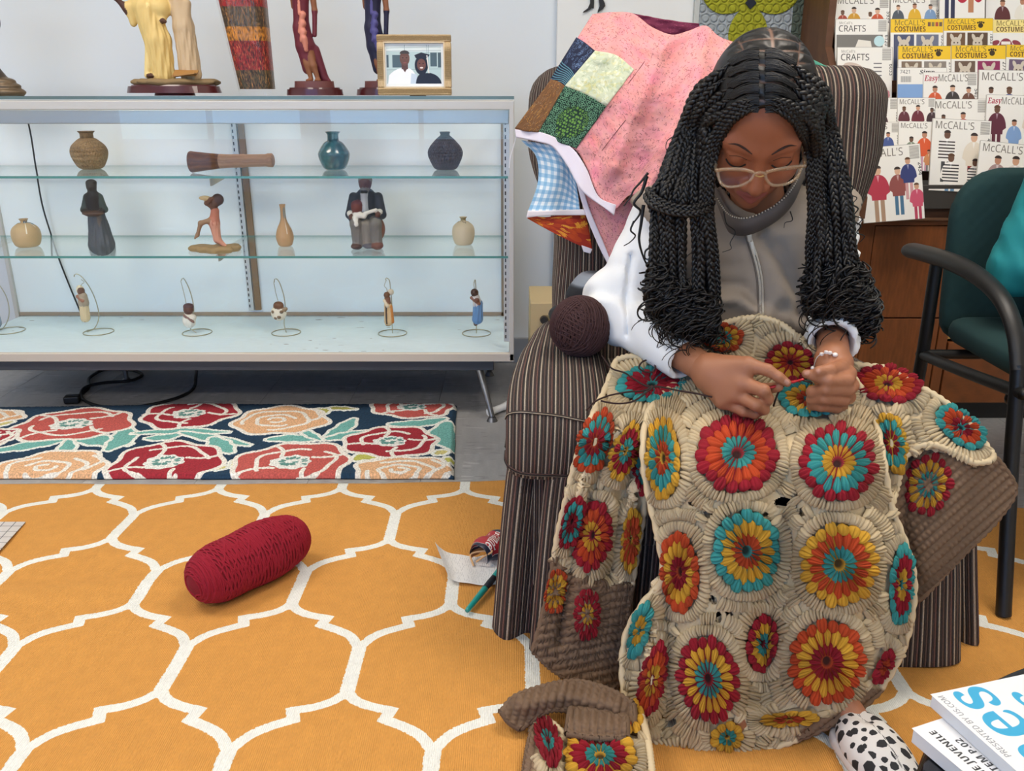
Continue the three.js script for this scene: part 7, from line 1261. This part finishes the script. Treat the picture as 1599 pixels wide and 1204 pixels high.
  const art = {
    heads: (c) => people(c, [[50, 110, 1.1, '#a8412c', '#39425a'], [120, 95, 1.4, '#d19a2c', '#433'], [220, 120, 1.1, '#efe6d8', '#8a5a40'], [265, 100, 1.4, '#c8542e', '#444']]),
    trio: (c) => people(c, [[55, 90, 1.3, '#4c5560', '#323a48'], [170, 80, 1.4, '#dfae2c', '#3a3f4a'], [280, 85, 1.3, '#7d9cc0', '#44484f']]),
    mitts: (c) => { c.fillStyle = '#2b2f4d'; c.fillRect(40, 90, 30, 250); c.fillRect(85, 90, 30, 250); c.fillStyle = '#b3243c'; c.beginPath(); c.ellipse(170, 150, 44, 60, 0, 0, 7); c.fill(); c.beginPath(); c.ellipse(290, 150, 36, 56, 0, 0, 7); c.fill(); c.fillStyle = '#b97e5a'; c.fillRect(215, 80, 40, 200); },
    dark: (c) => people(c, [[110, 80, 1.6, '#5d2c2e', '#5d2c2e'], [240, 70, 1.6, '#e8e2d4', '#ddd6c8']]),
    craft1: (c) => { c.fillStyle = '#75736e'; c.fillRect(8, 100, 300, 308); c.fillStyle = '#e3ded3'; c.beginPath(); c.moveTo(80, 300); c.lineTo(150, 130); c.lineTo(230, 140); c.lineTo(260, 300); c.fill(); c.fillStyle = '#bcdce0'; c.beginPath(); c.arc(285, 140, 34, 0, 7); c.fill(); },
    craft2: (c) => { c.fillStyle = '#8b857c'; c.beginPath(); c.ellipse(190, 190, 76, 60, .5, 0, 7); c.fill(); c.fillStyle = '#cbb9ab'; c.beginPath(); c.ellipse(105, 130, 70, 34, .3, 0, 7); c.fill(); c.fillStyle = '#d48f97'; for (let k = 0; k < 7; k++) { c.beginPath(); c.ellipse(260 + 34 * cos(k), 290 + 34 * sin(k), 34, 22, k, 0, 7); c.fill(); } c.strokeStyle = '#a44b5c'; c.lineWidth = 6; c.strokeRect(232, 250, 50, 60); c.fillStyle = '#777'; for (let k = 0; k < 5; k++) c.fillRect(225, 95 + k * 24, 50, 7); },
    costume: (a, b) => (c) => { c.fillStyle = a; c.fillRect(22, 96, 128, 312); c.fillStyle = b; c.fillRect(165, 96, 140, 312); c.fillStyle = '#cfc4b2'; for (const x of [86, 235]) { c.beginPath(); c.ellipse(x, 170, 34, 44, 0, 0, 7); c.fill(); c.beginPath(); c.ellipse(x - 26, 128, 12, 26, -.4, 0, 7); c.fill(); c.beginPath(); c.ellipse(x + 26, 128, 12, 26, .4, 0, 7); c.fill(); } c.fillStyle = '#3d3029'; for (const x of [74, 98, 223, 247]) { c.beginPath(); c.arc(x, 164, 5, 0, 7); c.fill(); } },
    costume3: (c) => { c.fillStyle = '#8d3947'; c.beginPath(); c.ellipse(90, 180, 46, 60, 0, 0, 7); c.fill(); for (const s of [-1, 1]) { c.beginPath(); c.ellipse(90 + s * 70, 150, 30, 16, s * .4, 0, 7); c.fill(); } c.fillStyle = '#efe9e0'; c.fillRect(60, 140, 60, 20); },
    simp: (c) => { c.fillStyle = '#7fa3d2'; c.fillRect(0, 112, 340, 296); c.fillStyle = '#c99a80'; c.beginPath(); c.arc(230, 240, 26, 0, 7); c.fill(); },
    easy: (c) => people(c, [[75, 105, 1.5, '#cf5a33', '#5a4a40'], [185, 100, 1.5, '#3b3635', '#777'], [285, 110, 1.4, '#6b4638', '#555']]),
    veil: (c) => people(c, [[70, 110, 1.3, '#e9e6e2', '#ddd'], [170, 110, 1.5, '#46558f', '#46558f'], [270, 110, 1.2, '#a5b23c', '#998']]),
    jacket: (c) => people(c, [[210, 90, 1.7, '#4a2730', '#444', '#2c1a20']]),
    maroon: (c) => people(c, [[60, 100, 1.6, '#5e2832', '#333'], [185, 90, 1.8, '#6b2533', '#333'], [310, 110, 1.5, '#3f2a30', '#333']]),
    reddress: (c) => people(c, [[70, 110, 1.2, '#d8d2c8', '#5b4a40'], [190, 100, 1.5, '#b2281f', '#b2281f'], [290, 160, 1.0, '#cfc8bc', '#aaa']]),
    easycoat: (c) => people(c, [[70, 90, 1.8, '#5d2436', '#5d2436'], [180, 170, 1.5, '#7fa0cc', '#8aa'], [285, 90, 1.7, '#e0d5c2', '#cdbfa8']]),
    dog: (c) => { c.fillStyle = '#3f3a38'; c.fillRect(70, 90, 130, 200); c.fillStyle = '#8c7066'; c.beginPath(); c.ellipse(90, 170, 50, 50, 0, 0, 7); c.fill(); people(c, [[250, 100, 1.5, '#43568f', '#43568f']]); },
    orange: (c) => { people(c, [[110, 150, 1.7, '#7d8a74', '#556'], [220, 110, 2.1, '#d8592e', '#c9a']]); people(c, [[260, 250, 1.3, '#c98a5a', '#777']]); },
    stripes: (c) => people(c, [[90, 90, 1.8, '#efece6', '#444', '#3a3030'], [245, 100, 1.9, '#e2d8c6', '#8a3030'], [120, 220, 1.8, '#f0ece4', '#5f86a8', '#26262a'], [260, 240, 1.6, '#f0ece4', '#8d3a44', '#26262a']]),
    pinks: (c) => people(c, [[95, 130, 1.9, '#b12f45', '#a98a70'], [205, 140, 1.6, '#8e4a45', '#46708f'], [265, 90, 1.4, '#2f3a72', '#c99'], [305, 230, 1.3, '#c9506a', '#b23a55']]),
    pair: (c) => people(c, [[110, 100, 1.8, '#a58a86', '#b0506a'], [210, 95, 1.9, '#d9d2cc', '#c9b8b0'], [300, 150, 1.4, '#c98a3c', '#a55']]),
  };
  for (const [k, a, b] of [['costume1', '#4a5270', '#6c7186'], ['costume2', '#6d5138', '#5a4636'], ['costume4', '#7d6a58', '#8a8178'], ['costume5', '#6b5648', '#8e2c58'], ['costume6', '#6b5a70', '#54484a']]) art[k] = art.costume(a, b);
  const atlas = canvasTex(COL * cw, ROW * ch, (c) => {
    E.forEach((e, i) => {
      c.save(); c.translate((i % COL) * cw, flr(i / COL) * ch); c.beginPath(); c.rect(0, 0, cw, ch); c.clip(); c.fillStyle = '#ece9e1'; c.fillRect(0, 0, cw, ch); c.textAlign = 'left';
      art[e.style](c);
      const cos1 = e.style.startsWith('costume'), cr = e.style.startsWith('craft'), ez = e.style.startsWith('easy');
      if (cos1) { c.fillStyle = e.style === 'costume3' ? '#f0dc8c' : '#eec32a'; c.fillRect(0, 0, cw, 84); c.fillStyle = '#7d6a35'; c.font = '46px sans-serif'; c.fillText("McCALL'S", 24, 40, 200); c.fillStyle = '#5a3a1e'; c.font = 'bold 44px sans-serif'; c.fillText('COSTUMES', 24, 78, 200); c.fillStyle = '#3a2c18'; if (e.style !== 'costume1') { c.beginPath(); c.arc(255, 48, 17, 0, 7); c.fill(); for (let k = 0; k < 4; k++) { c.beginPath(); c.arc(236 + k * 13, 24 + abs(k - 1.5) * 4, 6.5, 0, 7); c.fill(); } } else for (let k = 0; k < 4; k++) { c.fillStyle = ['#7a5540', '#8a7a40', '#b3503c', '#6a5a4a'][k]; c.fillRect(236 + k * 24, 20, 18, 26); } }
      else if (cr) { c.fillStyle = '#9a958c'; c.font = '24px sans-serif'; c.fillText("McCall's", 24, 34); c.fillStyle = '#2c2a28'; c.font = '54px sans-serif'; c.fillText('CRAFTS', 20, 80, 190); }
      else if (e.style === 'simp') { c.fillStyle = '#555'; c.font = '34px sans-serif'; c.fillText(e.num, 16, 40); c.fillStyle = '#222'; c.font = 'italic bold 40px serif'; c.fillText('Simp', 150, 44); c.fillStyle = '#666'; for (let k = 0; k < 12; k++) c.fillRect(24 + k * 6, 58, 3, 40); }
      else { c.fillStyle = '#777269'; c.font = '58px sans-serif'; c.fillText("McCALL'S", ez ? 92 : 14, 56, ez ? 190 : 230); if (ez) { c.fillStyle = '#a8243c'; c.font = 'italic bold 48px serif'; c.fillText('Easy', 6, 54, 86); } }
      if (!cos1 && e.style !== 'simp') { c.fillStyle = '#77736c'; for (let k = 0; k < 12; k++) c.fillRect(278, 10 + k * 6, 54, 3); }
      c.save(); c.translate(cw - 10, 100); c.rotate(PI / 2); c.fillStyle = '#444'; c.font = 'bold 30px monospace'; c.fillText(e.num, 0, 8); c.restore();
      c.strokeStyle = 'rgba(90,85,78,.55)'; c.lineWidth = 4; c.strokeRect(0, 0, cw, ch);
      c.restore();
    });
  });
  const paper = std(0xffffff, .55, { map: atlas }), edge = std(0xddd8cc, .8);
  E.forEach((e, i) => {
    const Z = 2.575 + (6 - e.row) * .074 + (e.style === 'easy' || e.style === 'stripes' ? -.012 : 0) + (i % 2) * .005, a = at(e.l, e.y, Z), b = at(e.r, e.y, Z), w = b.x - a.x, h = w * 1.22;
    const t = thing('pattern_envelope', e.label, 'envelope', [(a.x + b.x) / 2, a.y, a.z]);
    t.rotation.set(-.30, 0, -e.tilt);
    const f = new THREE.PlaneGeometry(w, h).translate(0, -h / 2, .0026), uv = f.attributes.uv, u0 = (i % COL) / COL, v0 = 1 - (flr(i / COL) + 1) / ROW;
    for (let k = 0; k < 4; k++) uv.setXY(k, u0 + uv.getX(k) / COL, v0 + uv.getY(k) / ROW);
    part('printed_front', f, paper, t); part('packet', box(w, h, .005, 0, -h / 2, 0, .0012), edge, t);
  });
}
// ---------------------------------------------------------------- green chair and the person on it
{
  const t = thing('office_chair', 'guest chair with dark green fabric, black curved arm and tubular legs', 'chair', [1.3, 0, -1.8]), W = (n, g, m, p = t, l) => partW(n, g, m, p, l);
  const fab = std(0x123536, .9, { bumpMap: dataTex(128, 128, (u, v) => .5 + .5 * sin(u * 2 * PI * 30) * sin(v * 2 * PI * 30)), bumpScale: .0012 }), blk = std(0x121212, .45, { bumpMap: grit, bumpScale: .0002 });
  const X0 = .985, X1 = 1.62, cx = 1.315;
  const back = skin((x, y, z) => { const q = pow(pow(max(abs(x - cx) - .11, 0) / .135, y < .6 ? 5 : 2.2) + pow(max(abs(y - .62) - .08, 0) / .13, y < .6 ? 5 : 2.2), 1 / (y < .6 ? 5 : 2.2)), zz = z + 2.14 - .12 * (y - .6) * -1 - .10 * ((x - cx) ** 2) * 3; return smax((q - 1) * .11, abs(zz) - .028, .03); }, [1.03, .36, -2.32], [1.6, .86, -2.0], .012);
  W('backrest', back, fab);
  W('seat', skin((x, y, z) => { const dx = abs(x - cx) - .215, dz = abs(z + 1.80) - .215; return smax(hypot(max(dx, 0), max(dz, 0)) + min(max(dx, dz), 0) - .045, abs(y - .455 - .06 * (z + 1.8) * -.1) - .032, .035); }, [1.0, .38, -2.1], [1.62, .54, -1.5], .012), fab);
  for (const X of [X0, X1]) {
    const flip = X === X1 ? 1 : 0;
    const arm = sheet((u, v) => { const P = [[2.15, .632], [2.02, .64], [1.9, .642], [1.78, .63], [1.69, .602], [1.635, .555], [1.60, .49]], w = along(P), [z, y] = w(v), [z2, y2] = w(min(1, v + .02)), [z3, y3] = w(max(0, v - .02)), l = hypot(z2 - z3, y2 - y3), ny = (z3 - z2) / l, nz = (y2 - y3) / l, a = u * 2 * PI, k = mix(1, .62, sstep(.3, 1, v)) * (v < .04 ? sqrt(max(.05, v / .04)) : 1); return V(X + cos(a) * .027 * k, y + ny * sin(a) * .019 * k, -z + nz * sin(a) * .019 * k * -1); }, 20, 60, { flip: false });
    W('armrest', arm, blk);
    W('leg', tube([[X, .50, -1.605], [X, .3, -1.565], [X - .004, .06, -1.50], [X - .005, RUG, -1.487]], .0145, 24, 12), blk);
    W('leg', tube([[X, .635, -1.99], [X, .3, -1.995], [X, .002, -2.06]], .0145, 24, 12), blk);
    W('side_rail', tube([[X, .405, -2.0], [X, .425, -1.8], [X, .452, -1.57]], .0125, 16, 10), blk);
  }
  W('cross_rail', [tube([[X0, .41, -1.98], [X1, .41, -1.98]], .012, 4, 8), tube([[X0, .425, -1.62], [X1, .425, -1.62]], .012, 4, 8)], blk);
  W('back_support', [tube([[1.2, .41, -1.98], [1.2, .45, -2.14], [1.2, .6, -2.18]], .011, 14, 8), tube([[1.43, .41, -1.98], [1.43, .45, -2.14], [1.43, .6, -2.18]], .011, 14, 8)], blk);
}
{
  const t = thing('person', 'person in a teal shirt seated on the green chair, mostly beyond the right picture edge', 'person', [1.4, .45, -1.9]);
  const sk = C(0x6e4633), f = (x, y, z) => {
    let d = capD(x, y, z, [1.43, .56, -1.93], [1.43, .92, -1.97], .12, .12); d = smin(d, capD(x, y, z, [1.25, .91, -1.97], [1.61, .94, -1.97], .05, .05), .08); d = smin(d, capD(x, y, z, [1.43, .98, -1.97], [1.43, 1.08, -1.95], .05, .048), .03);
    d = smin(d, ellD(x, y, z, [1.43, 1.19, -1.94], [.075, .105, .092]), .02); d = smin(d, ellD(x, y, z, [1.43, 1.175, -1.845], [.013, .02, .016]), .012);
    for (const s of [-1, 1]) { const X = 1.43 + s * .19; d = smin(d, capD(x, y, z, [X, .90, -1.97], [X + s * .10, .63, -1.93], .045, .036), .03); d = smin(d, capD(x, y, z, [X + s * .10, .63, -1.93], [X - s * .08, .57, -1.68], .035, .026), .02); d = smin(d, ellD(x, y, z, [X - s * .10, .565, -1.63], [.035, .022, .045]), .015); d = smin(d, capD(x, y, z, [1.43 + s * .09, .53, -1.93], [1.43 + s * .12, .53, -1.5], .075, .058), .03); d = smin(d, capD(x, y, z, [1.43 + s * .12, .53, -1.5], [1.43 + s * .12, .09, -1.46], .055, .036), .03); d = smin(d, capD(x, y, z, [1.43 + s * .12, .06, -1.47], [1.43 + s * .13, .045, -1.34], .038, .03), .02); }
    return d; };
  partW('body', skin(f, [1.02, .0, -2.15], [1.8, 1.34, -1.25], .009, (x, y, z) => { const e = min(hypot(abs(x - 1.43) - .031, (y - 1.195) * 1.6, z + 1.858), 1), b = max(abs(abs(x - 1.43) - .032) - .018, abs(y - 1.222) - .005), m = max(abs(x - 1.43) - .022, abs(y - 1.132) - .007); return z > -1.9 && (e < .011 || b < 0) ? [.02, .014, .01] : z > -1.9 && m < 0 ? [.25, .07, .06] : [sk.r, sk.g, sk.b]; }), vcol(.55), t);
  const nA = (x, y, z) => .008 * noise(x * 14, y * 18, z * 14) + .0018 * sin((x + y * 1.3 + z) * 70 + 4 * noise(x * 12, y * 12));
  partW('shirt', skin((x, y, z) => { let d = capD(x, y, z, [1.43, .58, -1.93], [1.43, .92, -1.97], .185, .155); d = smin(d, capD(x, y, z, [1.25, .915, -1.97], [1.61, .945, -1.97], .072, .072), .06); for (const s of [-1, 1]) { const X = 1.43 + s * .19; d = smin(d, capD(x, y, z, [X, .89, -1.97], [X + s * .10, .63, -1.93], .072, .062), .03); d = smin(d, capD(x, y, z, [X + s * .10, .63, -1.93], [X - s * .05, .575, -1.72], .058, .045), .02); } return smax(d + nA(x, y, z), -(y - .5), .01) * .9; }, [.98, .46, -2.2], [1.84, 1.05, -1.6], .009), std(0x0f7f84, .8), t);
  partW('jeans', skin((x, y, z) => { let d = capD(x, y, z, [1.36, .55, -1.95], [1.50, .55, -1.95], .125, .125); for (const s of [-1, 1]) { d = smin(d, capD(x, y, z, [1.43 + s * .10, .545, -1.92], [1.43 + s * .12, .54, -1.5], .092, .07), .03); d = smin(d, capD(x, y, z, [1.43 + s * .12, .53, -1.5], [1.43 + s * .12, .12, -1.46], .07, .055), .03); } return smax(d + nA(x, y, z) * .5, y - .62, .01); }, [1.1, .08, -2.14], [1.74, .68, -1.36], .012), std(0x7f93ad, .85), t);
  partW('hair', skin((x, y, z) => max(ellD(x, y, z, [1.43, 1.21, -1.96], [.085, .10, .098]), -(y - 1.19 - (z + 1.96) * .5)), [1.3, 1.05, -2.1], [1.54, 1.36, -1.82], .009), std(0x17110e, .6), t);
}
// ---------------------------------------------------------------- wall pieces
{ // green and grey quilt
  const a = at(1087, 98, 3.2), b = at(1254, 98, 3.2), w = b.x - a.x, t = thing('wall_quilt', 'grey and lime green quilt hanging on the back wall behind the armchair', 'wall hanging', [(a.x + b.x) / 2, a.y, -3.2]), hh = .95;
  const quiltBump = dataTex(256, 256, (u, v) => { const s = 9, x = u * s, y = v * s, i = flr(x), j = flr(y); let q = 1; for (let di = -1; di < 2; di++) for (let dj = -1; dj < 2; dj++) { const r = hypot(x - i - di - .5 - .2 * sin((i + di) * 7 + (j + dj) * 3), y - j - dj - .5); q = min(q, abs(r - .42) * 6); } return clamp(q); });
  const cloth = (c) => std(c, .95, { bumpMap: quiltBump, bumpScale: .005 });
  const uvm = (g) => { const P = g.attributes.position, U = g.attributes.uv; for (let i = 0; i < P.count; i++) U.setXY(i, P.getX(i) / .28, P.getY(i) / .28); return g; };
  part('field', uvm(box(w, hh, .012, 0, hh / 2, 0, .005, 3)), cloth(0x9aa2a6), t);
  part('border_strip', uvm(box(.05, hh, .014, w / 2 - .03, hh / 2, .002, .005)), cloth(0x4d574c), t);
  const petal = (cx, cy, len, wd, rot) => { const s = new THREE.Shape(); s.moveTo(0, 0); s.bezierCurveTo(wd, len * .3, wd, len * .75, 0, len); s.bezierCurveTo(-wd, len * .75, -wd, len * .3, 0, 0); const g = new THREE.ExtrudeGeometry(s, { depth: .003, bevelEnabled: true, bevelSize: .003, bevelThickness: .003, bevelSegments: 2, curveSegments: 16 }); g.rotateZ(rot).translate(cx, cy, .006); return uvm(g); };
  const lime = cloth(0x9a9a22), s = U(3.2, 50), ox = (1163 - 1170.5) * s, oy = (98 - 12) * s;
  for (const dy of [0, .4]) for (const k of [0, 1, 2, 3]) part('quilt_petal', petal(ox, oy + dy, .185, .085, PI + k * PI / 2 + (k % 2 ? .35 * (k === 1 ? 1 : -1) : 0)), lime, t);
  for (const dy of [0, .4]) part('quilt_diamond', box(.028, .028, .004, 0, 0, 0, .001).rotateZ(PI / 4).translate(ox, oy + dy, .016), std(0x1d2430, .9), t);
}
{ // dark boots of a wall decal
  const s = U(3.2, 10), p = at(930, 20, 3.21), t = thing('wall_decal', 'black decal of two walking boots on the white panel above the chair', 'wall decal', p);
  const boot = (pts) => { const sh = new THREE.Shape(); pts.forEach(([x, y], i) => i ? sh.lineTo((x - 930) * s, (20 - y) * s) : sh.moveTo((x - 930) * s, (20 - y) * s)); return new THREE.ExtrudeGeometry(sh, { depth: .0015, bevelEnabled: false }).translate(0, 0, -.003); };
  const m = std(0x17161a, .6);
  part('boot', boot([[921, -2], [927, -2], [927.5, 6], [927, 14], [924, 13], [922, 15], [917, 18], [910, 20], [911, 18], [918, 13], [921, 6]]), m, t);
  part('boot', boot([[934, -2], [940, -2], [944, 6], [945, 10], [942, 14], [936, 18], [933, 21], [933.5, 17], [936, 10]]), m, t);
  part('leg', boot([[921.5, -40], [928, -40], [927, -4], [922, -4]]), m, t); part('leg', boot([[932, -40], [939, -40], [939, -4], [934.5, -4]]), m, t);
}
// ---------------------------------------------------------------- magazines on a low black table
{
  const H = .43, P0 = onLevel(1455, 1085, H + .03), P1 = onLevel(1598, 1212, H + .03), ax = P0.clone().sub(P1).setY(0).normalize();   // reading direction
  const c = onLevel(1640, 1150, H), t = thing('side_table', 'low round black table under the magazines in the lower right corner', 'table', [.70, RUG, -.40]);
  part('table_top', lathe([[0, H - .03 - RUG], [.395, H - .03 - RUG], [.405, H - .022 - RUG], [.405, H - .008 - RUG], [.398, H - RUG], [0, H - RUG]], 96), phys(0x0c0d10, .18, { clearcoat: .6 }), t);
  part('stem', cyl(.022, .022, H - .06, 0, (H - .03) / 2, 0), std(0x101114, .4), t); part('foot', lathe([[0, 0], [.15, 0], [.15, .01], [.03, .03], [0, .03]], 40), std(0x101114, .4), t);
  const print = (draw) => canvasTex(512, 660, (k, w, h) => { k.fillStyle = '#e4e6e9'; k.fillRect(0, 0, w, h); draw(k, w, h); });
  function magazine(corner, dir, y, label, tex, thick) {
    const m = thing('magazine', label, 'magazine', [corner.x, y, corner.z], atan2(-dir.z, dir.x)), w = .21, h = .275;
    part('pages', box(w, thick, h, -w / 2, thick / 2, h / 2, .001), std(0xcfd0d2, .8), m);
    const g = new THREE.PlaneGeometry(w + .002, h + .002, 12, 12).rotateX(-PI / 2).translate(-w / 2, thick + .0006, h / 2); part('cover', g, phys(0xffffff, .3, { map: tex, clearcoat: .3 }), m);
  }
  const dir = ax.clone(), down = V(dir.z * -1, 0, dir.x);
  const P2 = onLevel(1426, 1138, H + .016), dir2 = ax.clone().applyAxisAngle(V(0, 1, 0), .1);
  const nm = ['white magazine with large blue letters, topmost of the stack', 'magazine with orange bars and black capitals under the white magazine'];
  magazine(P0, dir, H + .0165, nm[0], print((k, w, h) => { k.textAlign = 'right'; k.fillStyle = '#7d838c'; k.font = '19px sans-serif'; k.fillText('PRESENTED BY US.COM', w - 10, 24); k.fillStyle = '#3ea6d2'; k.font = 'bold 165px serif'; k.fillText('nes', w + 2, 136); k.fillText('s', w - 36, 262); k.fillStyle = '#33373d'; k.font = 'italic 54px serif'; k.fillText('s', w - 10, 330); }), .013);
  magazine(P2, dir2, H + .001, nm[1], print((k, w, h) => { k.fillStyle = '#1e2124'; k.textAlign = 'right'; k.font = 'bold 24px sans-serif'; k.fillText('S IN THE JUVENILE', w - 22, 42); k.fillText('E SYSTEM P.02', w - 62, 74); k.fillStyle = '#e29a3c'; k.fillRect(w - 62, 86, 18, 70); k.fillRect(w - 200, 100, 70, 60); k.fillRect(w - 330, 110, 60, 60); k.fillStyle = '#4a4f8a'; k.fillRect(0, 300, w, 200); }), .0145);
}

renderer.render(scene, camera);
